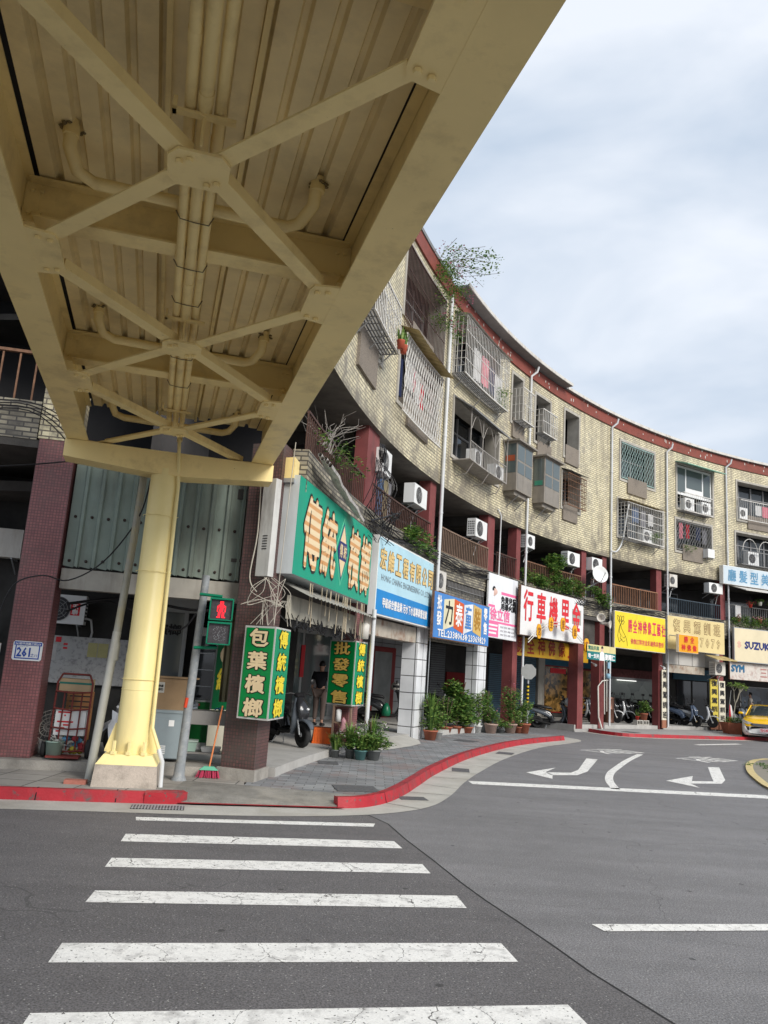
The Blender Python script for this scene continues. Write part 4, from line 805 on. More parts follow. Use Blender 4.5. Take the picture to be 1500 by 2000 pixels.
for k, us in enumerate(SIDE):
    if us > 10.4: continue
    for sg, e in ((-1, -1.07), (1, .93)):
        m = MB(); x2 = e-sg*.17; gus(m, [(e+sg*.02, us-.31), (x2, us-.27), (x2-sg*.02, us-.20), (x2-sg*.02, us+.20), (x2, us+.27), (e+sg*.02, us+.31)][::1], 4.122, 4.138); o = m.build('gusset_plate', YEL, BD)
        m = MB(); bolts(m, [(e-sg*.07, us-.22), (e-sg*.14, us-.20), (e-sg*.07, us+.22), (e-sg*.14, us+.20)]); m.build('bolt', YEL, o)
    uc = us+1.29
    if uc > 10: continue
    m = MB(); c = -.07; gus(m, [(c-.16, uc-.09), (c-.11, uc-.16), (c+.11, uc-.16), (c+.16, uc-.09), (c+.16, uc+.09), (c+.11, uc+.16), (c-.11, uc+.16), (c-.16, uc+.09)], 4.118, 4.134); o = m.build('gusset_plate', YEL, BD)
    m = MB(); bolts(m, [(c-.10, uc-.07), (c-.05, uc-.10), (c+.10, uc+.07), (c+.05, uc+.10)], 4.114); m.build('bolt', YEL, o)
    for (x, uu) in ((-.93, us+.22), (.78, us+.22), (-.93, us+2.36), (.78, us+2.36)):
        if uu > 10.3: continue
        a = B(x, uu, 4.137); t = B(c+(-.08 if x < 0 else .08), uc+(-.06 if uu < uc else .06), 4.137); d = (t-a).normalized(); n_ = Vector((-d.y, d.x, 0))
        if n_.y > 0: n_ = -n_
        m = MB(); w = .055
        for (p, q, h0, h1) in ((-w, w, 0, .012), (w-.012, w, .012, .07) if (x < 0) == (uu < uc) else (-w, -w+.012, .012, .07)):
            m.hexa([a+n_*p+Vector((0, 0, h0)), t+n_*p+Vector((0, 0, h0)), t+n_*q+Vector((0, 0, h0)), a+n_*q+Vector((0, 0, h0)), a+n_*p+Vector((0, 0, h1)), t+n_*p+Vector((0, 0, h1)), t+n_*q+Vector((0, 0, h1)), a+n_*q+Vector((0, 0, h1))])
        m.build('brace', YEL, BD)
for k in range(-2, 3):
    u = 4.66+2.6*k
    if u > 10.2: continue
    m = MB(); m.tube([B(-.84, u-.05, 4.72), B(-.84, u-.03, 4.56), B(-.80, u+.12, 4.50), B(-.70, u+.2, 4.49), B(.52, u+.2, 4.47), B(.60, u+.16, 4.49), B(.66, u, 4.54), B(.67, u-.06, 4.72)], .042, 10)
    for p in (B(-.84, u-.04, 4.62), B(.67, u-.04, 4.62)): m.tube([p, p+Vector((0, 0, .07))], .050, 10)
    o = m.build('drain_pipe', YEL, BD)
    m = MB()
    for p in (B(-.84, u-.05, 4.675), B(.67, u-.06, 4.675)):
        for j in range(9): q = p+Vector((random.uniform(-.06, .06), random.uniform(-.05, .05), random.uniform(-.01, .004))); m.lathe(q, [(0, -.012), (.018, -.004), (0, .01)], 5)
    m.build('sealant', mk('crusty_sealant', (.22, .17, .08), .9, .3, 30), o)
for i, (o_, r, z) in enumerate(((-.145, .032, 4.36), (-.07, .037, 4.345), (.005, .032, 4.36))):
    m = MB(); m.tube([B(o_, U0+j*.8+0, z+random.uniform(-.004, .004)) for j in range(18)], r, 10)
    for j in range(7): m.tube([B(o_, -3.1+2.1*j+i*.37, z), B(o_, -3.02+2.1*j+i*.37, z)], r+.004, 10)
    m.build('conduit', YEL, BD)
for u in (1.3, 3.86-.14, 6.46-.14, 9.02-.14): m = MB(); bbox(m, -.23, .09, u-.02, u+.02, 4.30, 4.318); bbox(m, -.23, -.21, u-.02, u+.02, 4.30, 4.38); m.tube([B(-.07, u, 4.3), B(-.07, u, 4.14)], .008, 5); m.build('pipe_strap', YEL, BD)
for u in (2.2, 2.9, 4.75, 5.4, 6.0, 7.2, 8.0): m = MB(); m.tube([B(-.19, u, 4.36), B(-.16, u, 4.31), B(-.07, u, 4.30), B(.02, u+.02, 4.31), B(.045, u+.02, 4.37)], .004, 4); m.build('pipe_strap', mk('dull_wire_tie', (.12, .10, .06), .6), BD)
# pier
PC = Vector((-2.81, 9.78, 0))
m = MB(); m.lathe(PC, [(.195, .44), (.19, 1.6), (.185, 1.61), (.17, 3.9)], 32); m.lathe(PC+Vector((0, 0, 1.18)), [(.1935, -.006), (.196, 0), (.1935, .006)], 32); m.build('column', YELC, BD)
m = MB(); c = 10.18
for (o0, o1, zl, zr) in ((-1.335, -.25, 3.90, 3.82), (-.25, .15, 3.82, 3.82), (.15, 1.22, 3.82, 3.90)):
    m.hexa([B(o0, c-.17, zl), B(o1, c-.17, zr), B(o1, c+.17, zr), B(o0, c+.17, zl), B(o0, c-.17, 4.115), B(o1, c-.17, 4.115), B(o1, c+.17, 4.115), B(o0, c+.17, 4.115)])
m.build('pier_cap', YEL, BD)
m = MB(); q = Vector((.98, .19, 0)); r_ = Vector((-.19, .98, 0))
def PQ(a, b, z): return PC+q*a+r_*b+Vector((0, 0, z))
m.hexa([PQ(-.36, -.36, ZS), PQ(.36, -.36, ZS), PQ(.36, .36, ZS), PQ(-.36, .36, ZS), PQ(-.34, -.34, .345), PQ(.34, -.34, .345), PQ(.34, .34, .345), PQ(-.34, .34, .345)]); m.build('plinth', mk('plinth_concrete', (.47, .41, .35), .85, .12, 4, dirt=(.14, .12, .1), dscale=3.5, damt=.7, fine=.12, bump=.3), BD)
m = MB(); m.hexa([PQ(-.342, -.342, .343), PQ(.342, -.342, .343), PQ(.342, .342, .343), PQ(-.342, .342, .343), PQ(-.27, -.27, .45), PQ(.27, -.27, .45), PQ(.27, .27, .45), PQ(-.27, .27, .45)]); m.build('base_plate', YELC, BD)
for (dx, dy) in ((1, 0), (-1, 0), (0, 1)):
    m = MB()
    pts = [(.16, .45), (.30, .45), (.30, .48), (.21, .78), (.16, .78)]
    nn = 5; v = [PQ(dx*p-dy*.008, dy*p+dx*.008, z) for p, z in pts]+[PQ(dx*p+dy*.008, dy*p-dx*.008, z) for p, z in pts]
    m.faces(v, [(i, (i+1) % nn, (i+1) % nn+nn, i+nn) for i in range(nn)]+[tuple(range(nn)), tuple(range(nn, 2*nn))], False); m.build('stiffener', YELC, BD)
for (a, b) in ((-.17, -.25), (0, -.25), (.17, -.25), (-.17, .25), (.17, .25)):
    m = MB()
    m.lathe(PQ(a, b, .45), [(.042, 0), (.042, .035), (.022, .036), (.022, .15), (0, .152)], 6, smooth=False); m.build('anchor_bolt', YELC, BD)
m = MB(); m.tube([B(.0, 10.0, 4.3), B(.02, 9.98, 4.05), PC+Vector((.2, -.06, 3.7)), PC+Vector((.235, -.06, .95)), PC+Vector((.24, -.06, .75)), PC+Vector((.36, -.12, .52)), PC+Vector((.41, -.13, .4))], .022, 8); o = m.build('conduit', YELC, BD)
m = MB(); m.tube([PC+Vector((.36, -.12, .52)), PC+Vector((.42, -.13, .38)), PC+Vector((.43, -.13, .1))], .027, 8); m.build('grey_sleeve', PIPE, o)
m = MB(); 
for z in (1.3, 2.6, 3.3): m.tube([PC+Vector((.205*math.cos(a), .205*math.sin(a), z)) for a in [j*math.pi/10-math.pi for j in range(11)]]+[PC+Vector((.25, -.08, z))], .004, 4)
m.build('pipe_strap', YELC, BD)
# ---------------------------------------------------------------- shop signs
SM = {}
def flat(name, c, rough=.45, **k):
    if 'dirt' not in k: k = dict(dirt=[x*.5+.03 for x in c], dscale=2.2, damt=.45, streak=1)
    return mk(name, c, rough, .07, 1.2, **k)
def board(name, label, fr, w, h, th, face, side=OFFW, cat='shop sign', back=.0, border=None, group=None):
    t = thing(name, label, cat, fr(w/2, h/2, 0), group=group)
    m = MB(); m.fbox(fr, 0, w, 0, h, -th, 0); m.build('casing', side, t)
    b = .03 if border is None else border
    m = MB(); m.fbox(fr, b, w-b, b, h-b, 0, .006); m.build('face', face, t); return t
N0, N1 = .007, .013
# big teal sign
a, b = Vector((-1.19, 10.65, 2.80)), Vector((-.19, 15.05, 2.80))
fr = Fr(a, b-a); W_ = (b-a).length; H_ = 1.38
t = board('shop_sign', 'large teal sign with striped gold characters and a diamond emblem above the corner shop', fr, W_, H_, .38, TEAL, flat('pale_grey_casing', (.50, .54, .56), dirt=(.2, .17, .14), dscale=2, damt=.5, streak=1), border=.004)
STR = None
def striped():
    m, tt, b_ = nodes_of('striped_gold_lettering'); L = tt.links; tc_ = tt.nodes.new('ShaderNodeTexCoord'); w_ = tt.nodes.new('ShaderNodeTexWave'); w_.bands_direction = 'Z'; w_.inputs['Scale'].default_value = 1.9; w_.inputs['Distortion'].default_value = .3
    L.new(tc_.outputs['Object'], w_.inputs[0]); r = tt.nodes.new('ShaderNodeValToRGB'); r.color_ramp.elements[0].color = (.66, .34, .13, 1); r.color_ramp.elements[1].color = (.82, .66, .42, 1); r.color_ramp.elements[0].position = .25; r.color_ramp.elements[1].position = .5
    L.new(w_.outputs[0], r.inputs[0]); L.new(r.outputs[0], b_.inputs['Base Color']); b_.inputs['Roughness'].default_value = .4; return m
STR = striped()
def outlined(t, items, fr, bold=.03, obold=.085, face=STR, line=INK, **k):
    m0, m1 = MB(), MB()
    for (ch, u, v, w, h) in items: m0._glyph(ch, fr, u, v, w, h, N0, N0+.001, obold); m1._glyph(ch, fr, u, v, w, h, 0, N0+.006, bold)
    m0.build('lettering_outline', line, t); m1.build('lettering', face, t)
outlined(t, [('傳', .72, .68, .78, .98), ('統', 1.62, .68, .78, .98), ('檳', 3.22, .68, .72, .98), ('榔', 4.05, .68, .72, .98)], fr, .035, .075)
m = MB(); m.fprism(fr, [(2.42, .12), (2.82, .69), (2.42, 1.26), (2.02, .69)], .006, .009); m.build('diamond_edge', mk('light_green_line', (.2, .62, .4), .4), t)
m = MB(); m.fprism(fr, [(2.42, .15), (2.80, .69), (2.42, 1.23), (2.04, .69)], .009, .011); m.build('diamond_field', TEAL, t)
m = MB(); m.fprism(fr, [(2.42, .22), (2.74, .69), (2.42, 1.16), (2.10, .69)], .011, .014); m.build('diamond_line', NAVY, t)
m = MB(); m.fprism(fr, [(2.42, .26), (2.70, .69), (2.42, 1.12), (2.14, .69)], .014, .016); m.build('diamond', CREAM, t)
m = MB(); m.fprism(fr, [(2.19, .54), (2.65, .54), (2.71, .69), (2.65, .84), (2.19, .84), (2.13, .69)], .016, .019); m.build('diamond_band', NAVY, t)
m = MB(); m._glyph('傳', fr, 2.30, .69, .18, .22, .019, .022, .02); m._glyph('統', fr, 2.54, .69, .18, .22, .019, .022, .02); m.build('small_lettering', CREAM, t)
# second white casing left of it
fr2 = Fr((-1.66, 10.50, 2.72), (.2, -.12, 0)); t2 = thing('sign_casing', 'stained white metal casing beside the left end of the big teal sign', 'sign casing', (-1.6, 10.9, 2.7))
m = MB(); m.fbox(fr2, 0, .21, 0, 1.33, -.12, 0); m.build('casing', mk('dirty_white_casing', (.55, .55, .53), .5, .1, 3, dirt=(.12, .09, .07), dscale=2.5, damt=.8, streak=1), t2)
m = MB()
for i in range(6): m.fbox(fr2, .07, .15, .36+i*.035, .372+i*.035, 0, .004)
m.build('vent', INK, t2)
# yellow box at the girder end
t2 = thing('junction_box', 'dull yellow metal box just past the right end of the pier cap', 'junction box', (-1.45, 10.9, 4.15)); m = MB(); m.prism([(-1.52, 10.7), (-1.28, 10.62), (-1.24, 10.95), (-1.48, 11.0)], 4.12, 4.42); m.build('housing', YEL, t2)
m = MB(); m.prism([(-1.50, 10.68), (-1.27, 10.60), (-1.24, 10.97), (-1.48, 11.02)], 4.06, 4.12); m.build('bracket', GALV, t2)
# green light boxes on the pillars
def lightbox(label, P0, P1, P2, z0, z1, txa, txb, fa, fb):
    P0, P1, P2 = Vector(P0), Vector(P1), Vector(P2); P3 = P0+P2-P1
    t = thing('light_box_sign', label, 'shop sign', (P1.x, P1.y, z0)); m = MB(); m.prism([P0, P1, P2, P3], z0, z1); m.build('casing', flat('aluminium_edge', (.5, .5, .48)), t)
    for (A, Bq, mat, txt, let, nm) in ((P0, P1, GREENS, txa, fa, 'front_face'), (P1, P2, TEAL2, txb, fb, 'side_face')):
        f = Fr((A.x, A.y, z0), (Bq-A).to_3d() if False else Vector((Bq.x-A.x, Bq.y-A.y, 0))); w = math.hypot(Bq.x-A.x, Bq.y-A.y); h = z1-z0
        m = MB(); m.fbox(f, .025, w-.02, .025, h-.025, 0, .006); m.build(nm, mat, t)
        n = len(txt); outlined(t, [(c_, w/2, h*(1-(i+.5)/n), w*(.60 if n else .6) if nm == 'front_face' else w*.55, h/n*.74) for i, c_ in enumerate(txt)], f, .03, .08, let)
    return t
lightbox('green light box with four large gold characters on the corner pillar', (-1.71, 10.46), (-1.285, 10.28), (-1.17, 11.0), .88, 2.06, '包葉檳榔', '傳統檳榔', CREAM, YLET)
lightbox('green light box on the second pillar, above the pots of grassy plants', (-.82, 14.75), (-.34, 14.38), (-.14, 14.95), .94, 2.09, '批發零售', '傳統檳榔', mk('orange_gold_lettering', (.74, .50, .12), .4, .25, 9), YLET)
# blue company sign
fr = Ff(8.62, 12.5, 2.64, .12); W_ = fr.w; t = board('shop_sign', 'pale blue company sign with gold characters and a bright blue lower band', fr, W_, 1.55, .15, flat('pale_blue_face', (.42, .64, .74), dirt=(.3, .45, .52), dscale=1, damt=.3), WHITE)
m = MB(); m.fbox(fr, .03, W_-.03, .03, .50, .006, .009); m.build('band', flat('bright_blue', (.01, .22, .56)), t)
outlined(t, [(c_, .30+i*.475, 1.12, .36, .40) for i, c_ in enumerate('宏維工程有限公司')], fr, .03, .06, GOLD, mk('brown_shadow', (.16, .09, .03), .5))
m = MB(); m.text('HONG CHANG ENGINEERING CO.,LTD.', fr, W_/2, .74, .15, W_*.88, .007, .011); m.build('english_lettering', mk('grey_lettering', (.16, .19, .22), .4), t)
m = MB(); m.text('甲級綜合營造業·污水下水道專業營造業', fr, W_/2, .27, .19, W_*.80, .010, .014, .03); m.build('small_lettering', WLET, t)
# children's wear sign
fr = Ff(12.15, 16.15, 2.42, .3); W_ = fr.w; BLU = flat('mid_blue', (.06, .22, .56)); t = board('shop_sign', 'blue clothing wholesale sign with four coloured folded panels and a phone number', fr, W_, 1.1, .06, BLU, RUST, border=.02)
for (u0, u1, up, col, ch, lc) in ((.62, 1.28, 0, (.70, .66, .46), '力', INK), (1.28, 1.96, 1, (.60, .10, .025), '泰', WLET), (1.99, 2.62, 0, (.74, .76, .78), '童', BLU), (2.66, 3.3, 1, (.62, .42, .14), '裝', mk('ochre_dark', (.40, .20, .03), .5))):
    a0, a1 = (.0, .12) if not up else (.10, -.02)
    m = MB(); m.fprism(fr, [(u0, .22+a0), (u1, .22+a1+.02), (u1, 1.03-(.06 if up else .0)), (u0, 1.0+(.03 if up else -.05))], .006, .010); m.build('panel', flat('panel_'+ch.encode().hex()[:0]+str(int(col[0]*1000)), col), t)
    m = MB(); m._glyph(ch, fr, (u0+u1)/2, .66, .46, .56, .010, .014, .02); m.build('lettering', lc, t)
m = MB()
for (ch, u, v) in (('批', .33, .85), ('發', .33, .48), ('零', 3.62, .85), ('售', 3.62, .48)): m._glyph(ch, fr, u, v, .28, .32, .007, .011, .03)
m.text('TEL:23380638·23369829', fr, W_/2, .14, .17, W_*.86, .011, .015, .02); m.build('white_lettering', WLET, t)
# campaign poster
fr = Ff(16.5, 18.55, 2.72, .1); W_ = fr.w; t = board('poster_board', 'white and pink poster with a portrait, hung between the blue and the white shop signs', fr, W_, 1.82, .05, flat('poster_white', (.74, .76, .80)), WHITE, 'poster', border=.01)
m = MB(); m.fbox(fr, .02, W_*.36, .03, .48, .006, .008); m.fbox(fr, W_*.36, W_-.02, .42, .48, .006, .008); m.fbox(fr, W_*.42, W_-.06, 1.28, 1.36, .006, .008); m.fbox(fr, .02, W_*.22, .86, .93, .006, .008); m.text('徐立信', fr, W_*.40, .68, .34, W_*.66, .008, .011, .03); m.build('pink_print', PINK, t)
m = MB(); m.text('免費兒童', fr, W_*.68, 1.14, .2, W_*.52, .008, .011, .05); m.text('用學火鍋', fr, W_*.68, .93, .2, W_*.52, .008, .011, .05); m.build('dark_print', INK, t)
m = MB(); m.lathe(fr(W_*.17, 1.30, .004), [(.0, -.008), (.10, -.006), (.11, 0)], 14, 'y'); m.build('portrait_face', mk('printed_skin', (.62, .42, .36), .5), t)
m = MB(); m.fprism(fr, [(W_*.17+.115*math.cos(a_), 1.34+.13*math.sin(a_)) for a_ in [j*math.pi/8 for j in range(9)]], .012, .015); m.build('portrait_hair', INK, t)
m = MB()
for i in range(3): m.text('服務專線', fr, W_*.67, .34-i*.11, .06, W_*.5, .008, .010)
m.build('grey_print', mk('grey_print', (.35, .33, .36), .5), t)
m = MB()
for i in range(3): m.fbox(fr, .05, W_*(.33-.02*i), .33-i*.11, .38-i*.11, .008, .010)
m.build('white_print', WLET, t)
# motorcycle shop sign
fr = Ff(18.35, 22.8, 2.92, .3); W_ = fr.w; t = board('shop_sign', 'white sign with red brush characters, the last one on a grey patch', fr, W_, 1.5, .08, flat('dull_white_face', (.72, .73, .74), dirt=(.5, .5, .5), dscale=1.2, damt=.4), RUST, border=.015)
m = MB(); m.fbox(fr, W_*.80, W_*.955, .62, 1.12, .006, .009); m.build('grey_patch', mk('grey_patch', (.33, .32, .29), .6), t)
m = MB()
for i, ch in enumerate('行車機里金'): m._glyph(ch, fr, W_*(.11+.19*i), [.92, .92, .88, .88, .88][i], .58, .92, .009, .014, .022)
m.build('lettering', RLET, t)
# yellow sign with lotus hand
YF = flat('bright_yellow_face', (.80, .62, .03)); fr = Ff(24.95, 28.36, 2.96, .3); W_ = fr.w; t = board('shop_sign', 'bright yellow sign with red characters and a line drawing of a hand holding a lotus', fr, W_, 1.34, .08, YF, OFFW, border=.02)
m = MB()
for i, ch in enumerate('勝全神佛像工藝社'): m._glyph(ch, fr, .98+i*.32, .86, .25, .46, .007, .012, .02)
m.text('佛像訂製按金彩繪佛具整修', fr, W_*.63, .30, .2, W_*.66, .007, .011, .01); m.build('lettering', mk('crimson_lettering', (.60, .03, .10), .4), t)
m = MB(); L_ = lambda pts: m.tube([fr(u, v, .010) for u, v in smooth(pts, 5)], .008, 4)
L_([(.30, .22), (.20, .42), (.24, .62), (.36, .86), (.44, .70), (.58, .56), (.70, .42), (.78, .26), (.80, .10)]); L_([(.30, .22), (.42, .30), (.56, .24), (.66, .30)]); L_([(.36, .86), (.30, .60), (.40, .46), (.34, .36), (.48, .32)]); L_([(.50, .42), (.60, .38), (.66, .46)])
for (cx, cy, ra, rb, an) in ((.36, 1.02, .08, .15, 0), (.24, 1.06, .06, .13, .6), (.48, 1.06, .06, .13, -.6), (.50, .94, .06, .1, -1.2)):
    L_([(cx+ra*math.cos(j*math.pi/4)*math.cos(an)-rb*math.sin(j*math.pi/4)*math.sin(an), cy+ra*math.cos(j*math.pi/4)*math.sin(an)+rb*math.sin(j*math.pi/4)*math.cos(an)) for j in range(9)])
m.build('hand_drawing', INK, t)
# driving school sign
fr = Ff(28.5, 32.15, 3.16, .3); W_ = fr.w; CR = flat('cream_yellow_board', (.66, .54, .27), dirt=(.45, .35, .18), dscale=2, damt=.3); t = board('shop_sign', 'wide cream driving school board with pale outlined characters and the digits 7079', fr, W_, 1.3, .08, CR, OFFW, border=.01)
outlined(t, [(ch, .55+i*.64, .95, .40, .46) for i, ch in enumerate('復興駕訓班')], fr, .0, .055, CR, mk('brown_outline', (.22, .13, .05), .5))
outlined(t, [(ch, 1.75+i*.36, .38, .06 if ch == '-' and 0 else .2, .07 if ch == '-' else .34) for i, ch in enumerate('-7079')], fr, .0, .05, CR, MATS['brown_outline'])
fr = Ff(28.4, 29.9, 3.04, .85); W_ = fr.w; t = board('projecting_sign', 'small orange sign with five red characters in front of the cream driving school board', fr, W_*.86, .68, .12, flat('orange_face', (.72, .33, .01)), WHITE, border=.01)
m = MB()
for (ch, u, v) in (('勝', .45, .50), ('全', .85, .50), ('神', .28, .19), ('佛', .64, .19), ('像', 1.0, .19)): m._glyph(ch, fr, u, v, .24, .23, .012, .016, .02)
m.build('lettering', RLET, t)
m = MB(); m.tube([fr(.2, .6, -.1), F(28.6, 3.7, .2)], .02, 5); m.tube([fr(1.1, .6, -.1), F(29.9, 3.7, .2)], .02, 5); m.build('bracket', GALV, t)
# right edge signs
fr = Ff(32.75, 36.9, 2.93, .3); W_ = fr.w; t = board('shop_sign', 'pale beige motorcycle brand sign with dark blue capital letters at the right edge', fr, W_, 1.42, .1, flat('beige_face', (.68, .60, .42), dirt=(.55, .45, .3), dscale=1, damt=.3), GALV, border=.03)
m = MB(); m.text('SUZUKI', fr, 1.36, .72, .30, 1.5, .007, .012, .05); m.build('lettering', NAVY, t)
m = MB(); m.fprism(fr, [(.28, .88), (.40, .79), (.34, .75), (.42, .69), (.28, .56), (.16, .65), (.24, .70), (.15, .78)], .006, .009); m.build('emblem', mk('faded_pink_emblem', (.66, .42, .32), .5), t)
fr = Ff(32.7, 37, 2.2, .1); W_ = fr.w; t = board('old_shop_sign', 'peeling white sign with slanted blue letters under the beige sign', fr, W_, .72, .06, mk('peeling_white', (.58, .54, .50), .6, .1, 5, dirt=(.30, .14, .12), dscale=4, damt=.8), RUST, border=.01)
m = MB(); m.text('SYM', fr, .45, .46, .28, .72, .007, .012, .06); m.build('lettering', mk('steel_blue_lettering', (.02, .12, .24), .4), t)
m = MB(); m.text('三陽機車', fr, 2.6, .36, .42, 1.7, .007, .011, .02); m.build('faded_lettering', mk('faded_red', (.42, .2, .18), .5), t)
fr = Ff(32.15, 36.6, 6.12, .3); W_ = fr.w; t = board('shop_sign', 'pale grey beauty salon sign with faded blue brush characters above the hanging pots', fr, W_, .78, .2, flat('pale_grey_face', (.52, .60, .66)), WHITE, border=.02)
m = MB()
for i, ch in enumerate('廳髮型美容院'): m._glyph(ch, fr, .5+i*.66, .39, .46, .50, .007, .011, .02)
m.build('lettering', mk('faded_blue_lettering', (.10, .26, .42), .5), t)
m = MB(); m.hexa([F(32.8, 5.86, .9), F(36.7, 5.86, .9), F(36.7, 6.1, .1), F(32.8, 6.1, .1), F(32.8, 5.89, .9), F(36.7, 5.89, .9), F(36.7, 6.13, .1), F(32.8, 6.13, .1)]); m.build('awning', OFFW, BL)
# inner yellow sign over the alley
fr = Ff(19.4, 24.6, 2.35, -.55); W_ = fr.w; t = board('inner_shop_sign', 'dark golden board with red characters recessed under the white motorcycle shop sign', fr, W_, .72, .05, flat('dark_gold_face', (.52, .30, .02)), RUST, border=.01)
m = MB()
for i, ch in enumerate('勝全神佛像工藝'): m._glyph(ch, fr, .6+i*.68, .36, .46, .5, .007, .011, .02)
m.build('lettering', mk('dark_red_lettering', (.28, .02, .01), .5), t)
# arch of lantern tags
t = thing('lantern_arch', 'curved rail carrying five small orange tags in front of the white sign', 'sign arch', F(20.4, 2.9, .7)); m = MB()
for k_ in (0, .09): m.tube([F(18.2+4.3*j/16, 2.62-k_+.84*math.sin(math.pi*(.06+.86*j/16)), .65) for j in range(17)], .014, 5)
m.build('rail', OFFW, t)
for j, ch in zip((.16, .36, .56, .76, .96), '宮主里金宮'):
    p = F(18.2+4.3*j, 2.58+.84*math.sin(math.pi*(.06+.86*j)), .68); f = Ff(18.2+4.3*j, 18.2+4.3*j+.2, p.z, .68); m = MB()
    m.fprism(f, [(.17*math.cos(a_*math.pi/6)*(1 if a_ % 2 else .85), .22*math.sin(a_*math.pi/6)*(1 if a_ % 2 else 1.12)) for a_ in range(12)], -.01, .02); o = m.build('tag', flat('orange_tag', (.74, .36, .01)), t)
    m = MB(); m._glyph(ch, f, 0, 0, .18, .24, .02, .024, .02); m.build('character', mk('brown_character', (.25, .08, .02), .5), o)
# hanging banner
f = Fr(F(22.25, 2.42, .75), F(24.3, 2.42, .75)-F(22.25, 2.42, .75)); t = thing('election_banner', 'yellow and green cloth banner with a portrait strung between two red pillars', 'banner', f(1, .2, 0)); wb = 1.95
m = MB(); m.fbox(f, 0, wb, .27, .50, -.004, .004); m.build('upper_cloth', flat('pale_yellow_cloth', (.66, .58, .28)), t); m = MB(); m.fbox(f, 0, wb, .0, .27, -.004, .004); m.build('lower_cloth', flat('deep_green_cloth', (.01, .17, .17)), t)
m = MB(); m.text('電話民調', f, .42, .39, .14, .7, .004, .007, .02); m.build('green_print', mk('dark_green_print', (.02, .16, .12), .5), t); m = MB(); m.text('唯一支持', f, .42, .13, .15, .7, .004, .007, .03); m.text('劉耀仁', f, 1.55, .13, .19, .68, .004, .007, .04); m.build('white_print', WLET, t)
m = MB(); m.fprism(f, [(.82, .0), (1.18, .0), (1.15, .24), (1.05, .30), (.95, .30), (.85, .24)], .004, .006); m.build('portrait_shirt', WLET, t); m = MB(); m.fprism(f, [(1+.07*math.cos(j), .38+.09*math.sin(j)) for j in [k*.628 for k in range(10)]], .004, .006); m.build('portrait_face', MATS['printed_skin'], t)
m = MB(); m.fprism(f, [(1+.075*math.cos(j*math.pi/8), .40+.085*math.sin(j*math.pi/8)) for j in range(9)], .006, .008); m.build('portrait_hair', INK, t)
# vertical driving school boards
def vboard(label, s0, s1, d, z0, z1, mat, foot=True):
    f = Ff(s0, s1, z0, d); w = f.w; t = thing('vertical_sign', label, 'vertical sign', f(w/2, 0, 0)); m = MB(); m.fbox(f, 0, w, .30, z1-z0, -.05, 0); m.build('board', mat, t)
    m = MB(); m.fbox(f, 0, w, 0, .30, -.05, 0); m.build('foot', mk('brown_board_foot', (.30, .13, .08), .7, .1, 4), t); m = MB(); h = z1-z0-.30
    for i, ch in enumerate('復興駕訓班'): m._glyph(ch, f, w/2, .30+h*(1-(i+.5)/5), w*.72, h/5*.66, .001, .005, .03)
    m.build('lettering', INK, t)
vboard('narrow cream board with black characters, left side of the driving school garage', 28.55, 28.85, .02, .15, 2.35, flat('cream_board', (.66, .62, .50)))
vboard('yellow board with black characters, right side of the driving school garage', 31.62, 32.08, .0, .15, 2.15, flat('mustard_board', (.62, .50, .08)))
vboard('pale cream board with black characters beside the planter of the thin tree', 32.12, 32.5, .02, .15, 2.1, flat('cream_board', (.66, .62, .50)))
# street number plate
f = Fr(PL(-4.66, 1.42), PL(-4.3, 0)-PL(-4.66, 0)); f.o += f.N*.008; t = thing('house_number_plate', 'white and blue house number plate reading 261 on the red mosaic pillar', 'number plate', f(.18, .1, 0))
m = MB(); m.fprism(f, [(0, .02), (.02, 0), (.34, 0), (.36, .02), (.36, .225), (.34, .245), (.02, .245), (0, .225)], 0, .006); m.build('plate', WHITE, t)
m = MB(); BL2 = mk('plate_blue', (.01, .06, .34), .4)
for q_ in ((.03, .33, .02, .034), (.03, .044, .034, .19), (.316, .33, .034, .19), (.012, .348, .19, .235)): m.fbox(f, *q_, .006, .008)
m.build('blue_border', BL2, t); m = MB(); m.text('263和平西路三段259', f, .18, .212, .032, .31, .008, .010, .02); m.build('white_lettering', WLET, t)
m = MB(); m.text('261', f, .135, .105, .115, .16, .006, .009, .03); m.text('之11', f, .265, .07, .045, .08, .006, .009, .01); m.text('Heping W. Rd.', f, .12, .178, .015, .13, .006, .008); m.build('number', BL2, t)
# ---------------------------------------------------------------- poles, signal, street things
t = thing('pedestrian_signal', 'grey post with a green two lamp pedestrian signal showing a red standing man', 'traffic signal', (-2.32, 10.28, ZS))
m = MB(); m.tube([(-2.32, 10.28, ZS), (-2.30, 10.29, 1.0), (-2.26, 10.30, 2.66)], [.062, .055, .05], 14); m.lathe((-2.32, 10.28, ZS), [(.10, 0), (.07, .06), (.065, .2)], 12); m.build('post', mk('worn_grey_post', (.24, .26, .28), .5, .2, 8, dirt=(.45, .45, .44), dscale=14, damt=.6), t)
m = MB(); m.tube([(-2.325, 10.22, .98), (-2.315, 10.22, 1.1)], .022, 6); m.build('red_tag', mk('orange_spray', (.6, .06, .02), .6), t)
GRN = mk('signal_green_paint', (.0, .16, .085), .35, .08, 4)
sf0 = Fr((-2.12, 10.05, 1.77), (.985, .17, 0)); sf_ = lambda u, v, n=0: sf0(u*.9, v*.9, n*.9); m = MB()
for z in (.0, .335): m.fbox(sf_, 0, .33, z+.01, z+.325, -.14, 0); [m.fbox(sf_, *q_, 0, .05) for q_ in ((0, .33, z+.30, z+.325), (0, .018, z+.01, z+.3), (.312, .33, z+.01, z+.3), (0, .33, z+.01, z+.025))]
m.tube([sf_(-.16, .70, -.1), sf_(.16, .69, -.1)], .02, 6); m.tube([sf_(-.16, -.05, -.1), sf_(.16, -.03, -.08)], .02, 6); m.build('housing', GRN, t)
